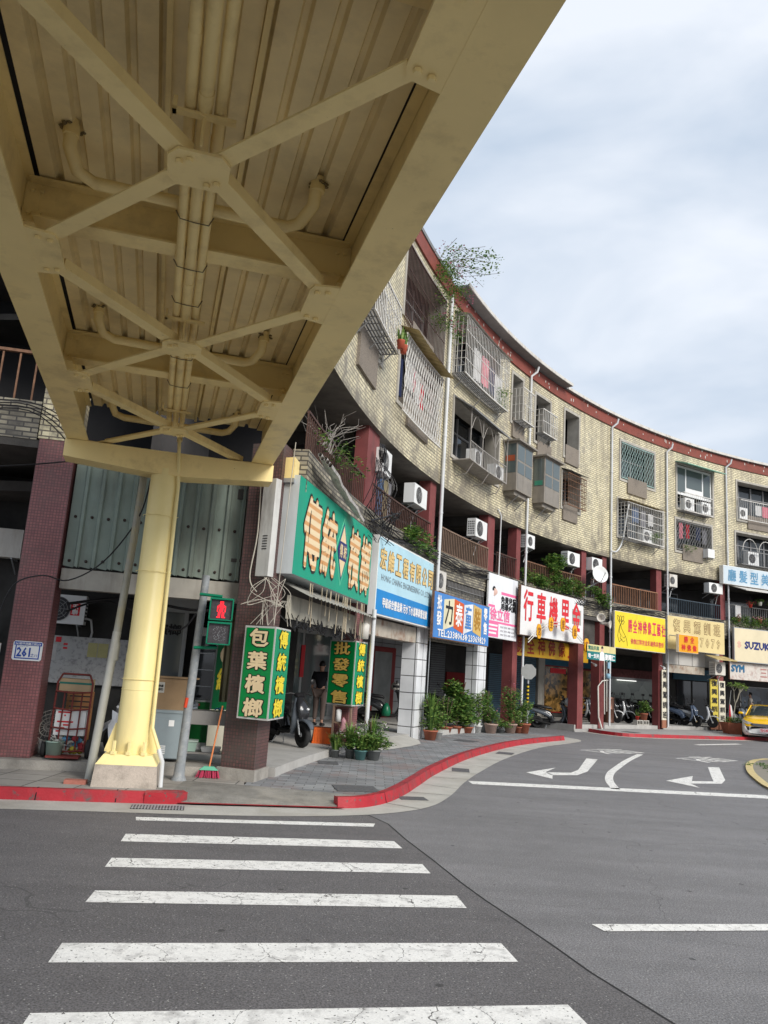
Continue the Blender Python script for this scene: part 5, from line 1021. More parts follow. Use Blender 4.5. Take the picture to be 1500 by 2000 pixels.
m = MB(); m.fbox(sf_, .02, .31, .355, .635, .001, .006); m.fbox(sf_, .02, .31, .026, .30, .001, .006); m.build('lamp_face', mk('dark_lamp_lens', (.05, .045, .05), .3, .3, 30), t)
MAN = ['....XXX....', '....X.X....', '....XXX....', '...XXXXX...', '..XXXXXXX..', '..X.XXX.X..', '..X.XXX.X..', '..X.XXX.X..', '..X.XXX.X..', '...XX.XX...', '...XX.XX...', '...XX.XX...', '...XX.XX...', '..XXX.XXX..']
m = MB()
for j, row in enumerate(MAN):
    for i, ch in enumerate(row):
        if ch == 'X': u, v = .078+i*.0175, .605-j*.0165; m.fbox(sf_, u-.0075, u+.0075, v-.007, v+.007, .006, .009)
m.build('red_man', memit('red_led', (1, .0, .015), 1.1), t)
m = MB()
for k in range(70):
    u, v = random.uniform(.08, .25), random.uniform(.06, .26); m.fbox(sf_, u, u+.01, v, v+.01, .006, .008)
m.build('unlit_lamp', mk('unlit_led', (.16, .17, .18), .4), t)
t = thing('drain_standpipe', 'tall grey plastic pipe leaning up to the pier cap left of the yellow column', 'standpipe', (-3.28, 9.84, ZS))
m = MB(); m.tube([(-3.28, 9.84, ZS), (-3.24, 9.88, 1.0), (-3.20, 9.92, 1.85)], .052, 12); m.tube([(-3.205, 9.915, 1.5), (-3.20, 9.925, 1.72)], .060, 12); m.build('lower_pipe', mk('aged_grey_pipe', (.42, .42, .38), .5, .1, 5, dirt=(.2, .18, .14), dscale=5, damt=.5, streak=1), t)
m = MB(); m.tube([(-3.20, 9.92, 1.80), (-3.17, 10.0, 3.0), (-3.16, 10.05, 3.9)], .048, 12); m.build('upper_pipe', mk('weathered_pipe_top', (.34, .33, .28), .5, .12, 5, dirt=(.45, .37, .16), dscale=2, damt=.6), t)
t = thing('white_cable_duct', 'short white plastic duct standing at the left edge beside the mosaic pillar', 'cable duct', (-4.68, 9.95, ZS)); m = MB(); m.tube([(-4.70, 9.95, ZS), (-4.66, 9.97, 1.62)], .035, 10); m.build('duct', WHITE, t)
m = MB(); m.tube(sm3([(-4.66, 9.97, 1.6), (-4.72, 9.98, 1.9), (-4.6, 10.0, 2.35), (-4.3, 10.1, 2.5), (-4.0, 10.2, 2.47), (-3.6, 10.25, 2.75), (-3.15, 10.0, 3.3), (-3.02, 9.9, 3.8)]), .010, 6); m.build('cable', BLK, t)
# mirror sign post and stop sign back
t = thing('sign_post', 'thin post with yellow and black tape carrying an octagonal sign seen from behind', 'sign post', (4.62, 23.95, ZS))
m = MB(); m.tube([(4.62, 23.95, .05), (4.62, 23.95, 2.0)], .035, 8); m.build('post', GALV, t); m = MB()
for i in range(5): m.tube([(4.62, 23.95, .95+i*.11), (4.62, 23.95, 1.0+i*.11)], .038, 8)
m.build('yellow_tape', mk('tape_yellow', (.7, .5, .02), .5), t); m = MB()
for i in range(5): m.tube([(4.62, 23.95, 1.0+i*.11), (4.62, 23.95, 1.06+i*.11)], .0375, 8)
m.build('black_tape', BLK, t)
f = Fr((4.62, 23.9, 1.85), (.93, -.36, 0)); m = MB(); m.fprism(f, [(.235*math.cos((i+.5)*math.pi/4), .235*math.sin((i+.5)*math.pi/4)) for i in range(8)], -.01, .01); m.build('sign_back', mk('grey_sign_back', (.46, .47, .46), .45, .1, 6, dirt=(.25, .24, .22), dscale=6, damt=.5), t)
# ---------------------------------------------------------------- clutter on the left
def fr_at(x, y, z, a): return Fr((x, y, z), (math.cos(a), math.sin(a), 0))
t = thing('hand_truck', 'rusty red hand truck carrying boxes and bags beside the mosaic pillar', 'hand truck', (-3.95, 10.75, ZF)); f = fr_at(-4.15, 10.62, ZF, .19)
RR_ = mk('rusty_red_frame', (.16, .03, .025), .6, .3, 8); m = MB()
for u in (.03, .47): m.tube([f(u, .08, 0), f(u, .95, -.05), f(u+(.05 if u < .2 else -.05), 1.06, -.06)], .014, 6)
m.tube([f(.08, 1.06, -.06), f(.42, 1.06, -.06)], .014, 6)
for v in (.1, .38, .62, .84): m.tube([f(.03, v, 0), f(.25, v-.02, .02), f(.47, v, 0)], .011, 6)
for u in (.14, .25, .36): m.tube([f(u, .1, .01), f(u, .84, -.03)], .010, 6)
m.fbox(f, .05, .45, .02, .045, 0, .22); m.build('frame', RR_, t)
for u in (-.02, .52): m = MB(); c = f(u, .12, -.03); m.lathe((0, 0, 0), [(.05, -.03), (.115, -.025), (.12, 0), (.115, .025), (.05, .03)], 16, 'y'); mt = Matrix.Rotation(math.pi/2+.19, 4, 'Z'); m.v = [mt@v+c for v in m.v]; m.build('wheel', RUB, t)
t = thing('cardboard_carton', 'flattened cardboard box with a green stripe on top of the hand truck', 'box', f(.25, .86, -.2)); m = MB(); m.fbox(f, .05, .46, .84, 1.0, -.30, -.07); m.build('carton', mk('cardboard', (.42, .31, .19), .8, .1, 4), t); m = MB(); m.fbox(f, .05, .46, .93, .955, -.07, -.067); m.build('printed_stripe', mk('green_print', (.02, .16, .13), .6), t)
t = thing('shopping_bag', 'white bag with red print strapped behind the bars of the hand truck', 'bag', f(.25, .4, -.15)); m = MB(); m.fbox(f, .06, .44, .28, .60, -.2, -.03); m.build('bag', WHITE, t); m = MB()
for i in range(7): m.fbox(f, .09+.04*(i % 3), .14+.05*(i % 4), .32+.04*i, .34+.04*i, -.03, -.027)
m.build('red_print', RLET, t)
t = thing('rubbish_bundle', 'bundle of colourful rags and bottles at the foot of the hand truck', 'rubbish', f(.25, .06, -.1)); m = MB()
for i in range(34):
    m.m = i % 4; m.lathe(f(random.uniform(.06, .44), random.uniform(.07, .24), random.uniform(-.22, -.04)), [(0, -.04), (.04, -.02), (.045, .015), (0, .045)], 6)
m.build('rags', [mk('rag_yellow', (.5, .4, .05), .8), mk('rag_blue', (.1, .25, .4), .8), mk('rag_red', (.3, .03, .04), .8), mk('rag_white', (.5, .5, .48), .8)], t)
# fan guard, bucket, wooden rack
t = thing('fan_guard', 'round wire fan guard leaning against junk left of the hand truck', 'fan guard', (-4.22, 10.95, .5)); m = MB(); f2 = Fr((-4.22, 10.88, .56), (.98, .19, 0), (0, -.95, .3), (0, .3, .95))
for r_2 in (.06, .12, .18, .24): m.tube([f2(r_2*math.cos(a_*math.pi/12), r_2*math.sin(a_*math.pi/12), .08*(1-(r_2/.24)**2)) for a_ in range(25)], .005, 4, False)
for a_ in range(18): m.tube([f2(q_*math.cos(a_*math.pi/9), q_*math.sin(a_*math.pi/9), .08*(1-(q_/.24)**2)) for q_ in (.02, .12, .24)], .003, 4, False)
m.build('wire_guard', mk('dusty_wire', (.42, .41, .38), .5), t)
def bucket(label, x, y, z, r, h, mat):
    t = thing('bucket', label, 'bucket', (x, y, z)); m = MB(); m.lathe((x, y, z), [(0, 0), (r*.8, 0), (r, h), (r*1.06, h), (r*1.06, h+.015), (r*.92, h+.01), (r*.9, h*.9), (0, h*.85)], 18); m.build('tub', mat, t)
    m = MB(); leaves(m, (x, y, z+h), (r*.8, r*.8, .06), 40, .09, shell=0); m.build('contents', mk('grey_rags', (.4, .4, .37), .8), t)
bucket('pale green bucket of rags at the foot of the mosaic pillar', -4.02, 10.58, ZF, .11, .2, mk('pale_green_plastic', (.30, .42, .36), .4))
t = thing('wooden_rack', 'orange brown wooden slat rack behind the fan guard', 'wooden rack', (-4.1, 11.2, ZF)); m = MB(); f = fr_at(-4.2, 11.25, ZF, .19)
for i in range(4): m.fbox(f, 0, .35, .55+i*.07, .60+i*.07, -.02, 0)
for u in (.0, .32): m.fbox(f, u, u+.03, 0, .82, -.05, -.021)
m.build('slats', mk('orange_wood', (.30, .14, .06), .6, .2, 6), t)
t = thing('black_wire_basket', 'small black mesh basket on the step just left of the yellow column base', 'basket', (-3.15, 10.7, ZF)); m = MB(); f = fr_at(-3.3, 10.68, ZF, .19)
for i in range(8): m.tube([f(.0+.03*i, 0, 0), f(.0+.033*i, .2, 0)], .004, 4, False); m.tube([f(-.0, .025*i, 0), f(.24, .025*i, 0)], .004, 4, False); m.tube([f(.0+.03*i, 0, -.2), f(.033*i, .2, -.2)], .004, 4, False); m.tube([f(0, .028*i, 0), f(0, .028*i, -.2)], .004, 4, False)
m.build('mesh', BLK, t)
t = thing('plastic_bag_pile', 'grey translucent plastic sheeting slumped behind the grey standpipe', 'plastic sheeting', (-3.3, 11.0, ZF)); m = MB(); f = fr_at(-3.5, 10.95, ZF, .19)
m.smooth = True
for i in range(8):
    for j in range(6):
        q_ = lambda i, j: f(.04+i*.055+.02*math.sin(j*2.1+i), .62-j*.11-.03*i, .05*math.sin(i*1.7+j)+.03*j)
        m.face([q_(i, j+1), q_(i+1, j+1), q_(i+1, j), q_(i, j)])
m.smooth = False; m.build('sheet', mk('grey_plastic', (.36, .38, .42), .25, .1, 3), t)
# grey cabinet, board, shelf, tubs, broom
t = thing('electric_cabinet', 'low pale blue grey metal cabinet with a vent, between the column and the grey post', 'cabinet', (-2.75, 11.05, ZF)); f = fr_at(-2.95, 10.90, ZF, .19)
CABM = mk('blue_grey_enamel', (.25, .30, .325), .45, .06, 3, dirt=(.15, .16, .17), dscale=3, damt=.4); m = MB(); m.fbox(f, 0, .44, .04, .66, -.3, 0); m.build('housing', CABM, t); m = MB(); m.fbox(f, .02, .42, .05, .55, 0, .012); m.fbox(f, -.005, .445, .63, .665, -.3, .012); m.build('door', CABM, t); m = MB()
for i in range(5): m.fbox(f, .10, .26, .10+.024*i, .112+.024*i, .012, .016)
m.build('vent', WLET, t); m = MB(); m.fbox(f, .27, .34, .46, .54, .012, .014); m.build('sticker', WLET, t)
t = thing('wooden_board', 'brown plywood board with a small notice standing on the cabinet', 'board', f(.2, .66, -.1)); m = MB(); f2 = fr_at(-2.97, 11.02, ZF+.665, .19); m.fbox(f2, 0, .52, 0, .42, -.03, 0); m.fbox(f2, -.02, .60, .42, .44, -.2, .02); m.build('plywood', mk('brown_plywood', (.27, .18, .10), .6, .15, 3), t); m = MB(); m.fbox(f2, .05, .15, .22, .36, 0, .003); m.build('notice', mk('grey_notice', (.45, .44, .40), .7), t); m = MB(); m.text('停車', f2, .10, .31, .035, .07, .003, .005, .02); m.text('請勿', f2, .10, .265, .035, .07, .003, .005, .02); m.build('lettering', INK, t)
t = thing('steel_sink_bench', 'grey metal bench with an open lower shelf against the corner pillar', 'bench', (-2.2, 11.1, ZF)); f = fr_at(-2.48, 11.0, ZF, .19); STE = mk('dull_steel', (.27, .26, .25), .45, .1, 4, metal=.3, dirt=(.15, .12, .1), dscale=4, damt=.5)
m = MB(); m.fbox(f, 0, .55, .50, .68, -.35, 0); m.fbox(f, 0, .55, .12, .14, -.35, 0); 
for u in (0, .53): 
    for n_ in (-.35, -.02): m.fbox(f, u, u+.02, 0, .5, n_, n_+.02)
m.build('frame', STE, t)
t = thing('storage_tub', 'pale green plastic tub with a lid on the lower shelf of the steel bench', 'storage box', f(.12, .15, -.1)); m = MB(); m.hexa([f(.03, .145, -.02), f(.17, .145, -.02), f(.17, .145, -.18), f(.03, .145, -.18), f(.01, .27, 0), f(.19, .27, 0), f(.19, .27, -.2), f(.01, .27, -.2)]); m.build('tub', MATS['pale_green_plastic'], t); m = MB(); m.fbox(f, 0, .2, .27, .29, -.21, .01); m.build('lid', mk('grey_green_lid', (.35, .42, .38), .4), t)
t = thing('storage_tray', 'shallow grey plastic tray beside the green tub on the shelf', 'tray', f(.36, .15, -.1)); m = MB(); m.hexa([f(.26, .145, -.02), f(.49, .145, -.02), f(.49, .145, -.18), f(.26, .145, -.18), f(.24, .21, 0), f(.51, .21, 0), f(.51, .21, -.2), f(.24, .21, -.2)]); m.build('tray', mk('grey_plastic_tray', (.40, .41, .42), .4), t)
t = thing('blue_glove', 'blue rubber glove lying on the steel bench', 'glove', f(.48, .68, -.05)); m = MB(); gp = f(.46, .69, -.08)
m.smooth = True; m.lathe(gp, [(0, 0), (.035, .005), (.045, .02), (.03, .045), (0, .05)], 10)
for i in range(4): m.tube([gp+Vector((.0, 0, .02)), gp+Vector((-.05-.004*i, -.03+.02*i, .03)), gp+Vector((-.095+.006*abs(i-1.5), -.035+.022*i, .015))], .009, 6)
m.build('glove', mk('blue_rubber', (.03, .16, .24), .4), t)
t = thing('broom', 'broom with an orange handle, green cap and red bristles against the corner pillar', 'broom', (-2.02, 10.75, ZS)); m = MB(); m.tube([(-2.02, 10.62, .24), (-1.96, 10.78, 1.0)], .011, 6); m.build('handle', mk('orange_handle', (.65, .22, .08), .5), t)
m = MB(); m.hexa([(-2.14, 10.56, .20), (-1.90, 10.60, .20), (-1.91, 10.67, .20), (-2.15, 10.63, .20), (-2.08, 10.58, .245), (-1.96, 10.60, .245), (-1.97, 10.65, .245), (-2.09, 10.63, .245)]); m.build('cap', mk('mint_plastic', (.12, .42, .28), .5), t)
m = MB()
for i in range(120): x = random.uniform(0, 1); y = random.uniform(-.03, .03); a = Vector((-2.14+.23*x, 10.60+.04*x+y, .205)); m.tube([a, a+Vector(((x-.5)*.07, y*1.2, -.098))], .004, 3, False)
m.build('bristles', mk('crimson_bristles', (.40, .03, .08), .7), t)
t = thing('red_brick', 'flat red brick lying on the pavement left of the column plinth', 'brick', (-3.2, 9.5, ZS)); m = MB(); f = fr_at(-3.42, 9.42, ZS, .17); m.fbox(f, 0, .24, 0, .045, -.12, 0); m.build('block', mk('brick_red', (.42, .16, .12), .8, .2, 8), t)
# back wall items of the left bay
f = Fr(PL(-5.5, 0, 2.22), PL(0, 0)-PL(-1, 0)); U_ = lambda x: (x+5.5)*1.0198
t = thing('whiteboard', 'scribbled grey whiteboard with red and yellow notes on the dark back wall', 'whiteboard', f(U_(-4.6), 1.45, 0)); m = MB(); m.fbox(f, U_(-5.15), U_(-3.8), 1.08, 1.80, -.02, .02); m.build('board', mk('scribbled_board', (.42, .42, .42), .5, .1, 3, dirt=(.10, .10, .11), dscale=14, damt=.8), t)
m = MB(); m.fbox(f, U_(-4.98), U_(-4.90), 1.70, 1.78, .02, .024); m.fbox(f, U_(-4.86), U_(-4.80), 1.66, 1.69, .02, .024); m.fbox(f, U_(-4.86), U_(-4.80), 1.60, 1.63, .02, .024); m.build('red_note', RLET, t)
m = MB(); m.fbox(f, U_(-4.50), U_(-4.36), 1.50, 1.72, .02, .024); m.fbox(f, U_(-4.35), U_(-4.2), 1.50, 1.72, .02, .024); m.build('yellow_note', mk('yellowed_paper', (.45, .42, .20), .8, .08, 9), t)
m = MB(); m.fbox(f, U_(-5.08), U_(-4.95), 1.42, 1.66, .02, .026); m.build('paper_sheet', mk('grey_paper', (.50, .49, .48), .8, .08, 9), t)
t = thing('display_fridge', 'narrow glass drinks fridge with dark shelves beside the green panel', 'fridge', PL(-2.62, ZF, 1.8)); fq = Fr(PL(-2.78, ZF, 1.7), PL(0, 0)-PL(-1, 0)); m = MB(); m.fbox(fq, 0, .34, 0, 1.85, -.4, 0); m.build('cabinet', mk('pale_door_frame', (.42, .43, .42), .5), t); m = MB(); m.fbox(fq, .03, .31, .75, 1.72, 0, .008); m.build('glass', GLASS, t); m = MB(); m.fbox(fq, .03, .31, .12, .72, 0, .008); m.build('green_panel', mk('deep_green_panel', (.0, .12, .02), .4), t); m = MB()
for z in (.95, 1.2, 1.45): m.fbox(fq, .04, .30, z, z+.012, .008, .012)
m.build('shelf', GALV, t)
t = thing('green_panel_sign', 'green panel with a cream disc and yellow character behind the signal post', 'sign', PL(-2.35, .9, 1.6)); fq = Fr(PL(-2.42, .85, 1.55), PL(0, 0)-PL(-1, 0)); m = MB(); m.fbox(fq, 0, .36, 0, 1.4, -.02, 0); m.build('panel', mk('dark_green_panel', (.0, .13, .04), .4), t); m = MB(); m.fprism(fq, [(.17+.12*math.cos(i*.4189), .82+.15*math.sin(i*.4189)) for i in range(15)], 0, .006); m.build('disc', CREAM, t); m = MB(); m._glyph('統', fq, .15, .45, .22, .32, .001, .007, .03); m.build('lettering', YLET, t)
m = MB(); m.fbox(fq, -.02, .40, -.63, -.0, -.03, .002); m.build('white_base', mk('cream_board', (.5, .48, .42), .6), t)
t = thing('hanging_curtain', 'dim olive cloth hanging in folds just left of the corner pillar', 'curtain', PL(-2.0, 2.1, .9)); m = MB(); m.smooth = True
for i in range(14): a = PL(-2.2+.022*i, 0, .85+.03*math.sin(i*1.9)); b = PL(-2.2+.022*(i+1), 0, .85+.03*math.sin((i+1)*1.9)); m.face([(a.x, a.y, 1.0), (b.x, b.y, 1.0), (b.x, b.y, 2.3), (a.x, a.y, 2.3)])
m.smooth = False; m.build('cloth', mk('olive_cloth', (.14, .13, .08), .9, .2, 3), t)
# ---------------------------------------------------------------- air conditioners
def aircon(label, fr, w=.72, h=.5, dp=.26, louvre='right', logo=None, brk=True, old=False, fan=True):
    """fr origin = bottom left of the fan face"""
    t = thing('air_conditioner', label, 'air conditioner', fr(w/2, 0, -dp/2), group='air conditioner outdoor units on the building'); mt = OFFW if old else WHITE
    m = MB(); m.fbox(fr, 0, w, 0, h, -dp, 0); m.build('casing', mt, t)
    if fan:
        c = fr(w*.36, h*.5, .001); m = MB(); r = min(h*.42, w*.3)
        m.fprism(fr, [(w*.36+r*math.cos(i*math.pi/12), h*.5+r*math.sin(i*math.pi/12)) for i in range(24)], 0, .004); o = m.build('fan_grille', mk('dark_fan_recess', (.035, .035, .04), .5), t)
        m = MB()
        for q_ in (.25, .5, .75, 1.0): m.tube([fr(w*.36+r*q_*math.cos(i*math.pi/10), h*.5+r*q_*math.sin(i*math.pi/10), .010) for i in range(21)], .004, 3, False)
        for a_ in range(8): m.tube([fr(w*.36, h*.5, .010), fr(w*.36+r*math.cos(a_*math.pi/4), h*.5+r*math.sin(a_*math.pi/4), .010)], .004, 3, False)
        m.build('grille_wire', mk('wire_grey', (.3, .3, .3), .5), o)
    m = MB()
    for i in range(6):
        for n_ in range(4): z = h*.12+i*h*.13; y0 = -dp+.03+n_*(dp-.05)/4; u_ = (w, w+.003) if louvre == 'right' else (-.003, 0); m.fbox(fr, *u_, z, z+h*.07, y0, y0+(dp-.05)/4*.6)
    m.build('side_louvre', mk('dark_fan_recess', (.035, .035, .04), .5), t)
    if logo: m = MB(); m.fbox(fr, w*.66, w*.88, h*.30, h*.72, 0, .003); m.build('red_label', RLET, t); m = MB(); m._glyph('禾', fr, w*.77, h*.60, .09, .08, .003, .006, .02); m._glyph('聯', fr, w*.77, h*.42, .09, .08, .003, .006, .02); m.text('HERAN', fr, w*.77, h*.80, .03, .16, .002, .004, .02); m.build('lettering', WLET, t)
    if brk:
        m = MB()
        for u in (.1*w, .85*w): m.tube([fr(u, -.015, 0), fr(u, -.015, -dp-.15)], .014, 4); m.tube([fr(u, -.015, -.02), fr(u, -.22, -dp-.15)], .012, 4)
        m.build('bracket', GALV, t)
        m = MB(); m.tube([fr(w*.98, h*.25, -dp*.6), fr(w+.08, h*.2, -dp*.8), fr(w+.1, -.1, -dp-.1), fr(w+.05, -.4, -dp-.15)], .018, 6); m.build('pipe', PIPE, t)
    return t
def fside(s, z, d):  # frame whose U points out from the facade (unit seen end-on), N to the left
    a, b = F(s, z, 0), F(s, z, 1); return Fr(F(s, z, d), a-b)
aircon('white air conditioner mounted high on the first upstairs red pillar', Ff(8.72, 9.5, 5.5, .05), .62, .5)
aircon('white air conditioner with a round fan beside the drying clothes', Ff(11.2, 12, 5.42, .0), .9, .46)
aircon('white air conditioner hanging left of the fourth upstairs pillar', Ff(15.4, 16.2, 5.4, .1), .82, .5, louvre='left')
aircon('partly hidden white air conditioner just right of the second downspout', Ff(19.35, 20.0, 5.75, .0), .5, .42, louvre='left')
aircon('white air conditioner above the balcony full of green shrubs', Ff(22.0, 22.8, 5.58, .1), .84, .46, louvre='left')
aircon('white air conditioner directly above the satellite dish', Ff(23.7, 24.4, 5.62, .1), .7, .46)
aircon('grey air conditioner at the top left corner of the dark blue railing balcony', Ff(28.95, 29.4, 5.65, .1), .5, .5, louvre='left', old=True)
aircon('white air conditioner near the ceiling, right end of the dark blue railing balcony', Ff(31.5, 32.3, 5.68, .1), .85, .42)
aircon('old air conditioner under a small slanted roof beside the driving school sign', Ff(31.35, 32.0, 2.32, .45), .62, .52, .3, louvre='left', old=True)
m = MB(); q_ = Ff(31.0, 32.3, 2.95, .2); m.hexa([q_(0, -.05, .6), q_(1.25, -.05, .6), q_(1.25, .12, 0), q_(0, .12, 0), q_(0, -.02, .6), q_(1.25, -.02, .6), q_(1.25, .15, 0), q_(0, .15, 0)]); m.build('small_awning', YAWN, BL)
aircon('aged air conditioner beside the grille above the clothing wholesale sign', Ff(13.0, 13.7, 3.62, .05), .62, .5, old=True)
aircon('left of two small air conditioners on the arched iron balcony', Ff(14.3, 15.0, 7.15, .42), .6, .42, brk=False); aircon('right of two small air conditioners on the arched iron balcony', Ff(15.9, 16.6, 7.15, .42), .6, .42, brk=False)
aircon('air conditioner inside the white cage with the climbing plant', Ff(26.9, 27.6, 7.12, .3), .6, .5, brk=False); aircon('square window air conditioner under the crossed grille with laundry', Ff(31.2, 31.7, 7.1, .3), .42, .36, fan=False)
aircon('left air conditioner in the cage below the wide white window', Ff(29.8, 30.5, 8.92, .25), .6, .5, brk=False); aircon('right air conditioner in the cage below the wide white window', Ff(30.9, 31.6, 8.92, .25), .6, .5, brk=False)
aircon('air conditioner behind the bars of the arched ironwork window', Ff(34.0, 34.7, 7.12, .1), .66, .62, brk=False); aircon('air conditioner behind the white railing beside hung laundry', Ff(33.6, 34.2, 9.15, .05), .5, .5, brk=False)
f = Fr(PL(-5.12, 1.98, 1.9), PL(0, 0)-PL(-1, 0)); aircon('air conditioner with a red label on the back wall above the whiteboard', f, .62, .44, .24, logo=1)
f = Fr(PL(-6.35, 2.92, 1.9), PL(0, 0)-PL(-1, 0)); aircon('dusty air conditioner at the left edge of the picture behind the mosaic pillar', f, .82, .44, .24, old=True)
# satellite dish, loudspeakers, cameras
t = thing('satellite_dish', 'white round satellite dish on a bent pole in front of a red pillar', 'satellite dish', F(23.3, 5.2, .4)); c = F(23.5, 5.42, .55); ax = (F(22, 5.9, 3)-c).normalized(); m = MB(); u_ = ax.cross(Vector((0, 0, 1))).normalized(); v_ = u_.cross(ax)
pr = [(0.0, -.06), (.12, -.052), (.22, -.03), (.30, 0), (.31, .0), (.22, -.045), (0, -.075)]; vs = []; 
for r_2, h_ in pr: vs += [c+u_*r_2*math.cos(j*math.pi/12)+v_*r_2*math.sin(j*math.pi/12)+ax*h_ for j in range(24)]
m.faces(vs, [(i*24+j, i*24+(j+1) % 24, (i+1)*24+(j+1) % 24, (i+1)*24+j) for i in range(6) for j in range(24)], True); m.build('dish', WHITE, t); m = MB(); m.tube([c-v_*.28, c+ax*.3-v_*.05], .012, 5); m.lathe(c+ax*.3-v_*.05, [(0, -.03), (.03, 0), (0, .04)], 8); m.tube([c-ax*.07, c-ax*.15-v_*.25, F(23.3, 4.9, .1), F(23.3, 4.3, .05)], .02, 6); m.build('arm', GALV, t)
for (s_, z, lb) in ((23.65, 3.9, 'upper of two horn loudspeakers right of the white motorcycle sign'), (24.1, 3.72, 'lower, longer horn loudspeaker right of the white motorcycle sign')):
    t = thing('horn_loudspeaker', lb, 'loudspeaker', F(s_, z, .5)); c = F(s_, z, .5); ax = Vector((-.2, -1, 0)).normalized() if z > 3.8 else Vector((.9, -.5, -.1)).normalized(); u_ = ax.cross(Vector((0, 0, 1))).normalized(); v_ = u_.cross(ax); pr = [(0, -.25), (.04, -.25), (.04, -.15), (.06, 0), (.14, .12), (.15, .12), (.05, .0), (0, .0)]; vs = []; m = MB()
    for r_2, h_ in pr: vs += [c+u_*r_2*math.cos(j*math.pi/8)+v_*r_2*math.sin(j*math.pi/8)+ax*h_ for j in range(16)]
    m.faces(vs, [(i*16+j, i*16+(j+1) % 16, (i+1)*16+(j+1) % 16, (i+1)*16+j) for i in range(7) for j in range(16)], True); m.build('horn', OFFW, t)
for (s_, z, d, lb) in ((23.9, 2.32, .1, 'small white spotlight on the front of the first far red pillar'), (28.4, 2.45, .15, 'small white security camera left of the driving school garage')):
    t = thing('spotlight', lb, 'spotlight', F(s_, z, d)); m = MB(); m.tube([F(s_, z, d), F(s_-.12, z-.05, d+.16)], .035, 8, r2=.05); m.tube([F(s_, z+.05, d-.1), F(s_, z, d)], .015, 5); m.build('lamp_head', WHITE, t)
# ---------------------------------------------------------------- scooters
def ring(c, hw, ht, up, n=12, p=2.6):
    out_ = []
    for j in range(n):
        a = 2*math.pi*j/n; ca, sa = math.cos(a), math.sin(a); out_.append(Vector(c)+Vector((0, 1, 0))*hw*math.copysign(abs(ca)**(2/p), ca)+up*ht*math.copysign(abs(sa)**(2/p), sa))
    return out_
def loft(m, secs, n=12, p=2.6, smooth=True):  # secs: (x,z,halfwidth,halfthick)
    P_ = [Vector((s_[0], s_[4] if len(s_) > 4 else 0, s_[1])) for s_ in secs]; rings = []
    for i, s_ in enumerate(secs):
        d = (P_[min(i+1, len(P_)-1)]-P_[max(i-1, 0)]); d.y = 0; d.normalize(); up = Vector((-d.z, 0, d.x)); rings += ring(P_[i], s_[2], s_[3], up, n, p)
    N = len(secs); m.faces(rings, [(i*n+j, i*n+(j+1) % n, (i+1)*n+(j+1) % n, (i+1)*n+j) for i in range(N-1) for j in range(n)], smooth); m.faces(rings[:n], [tuple(range(n))]); m.faces(rings[-n:], [tuple(range(n))])
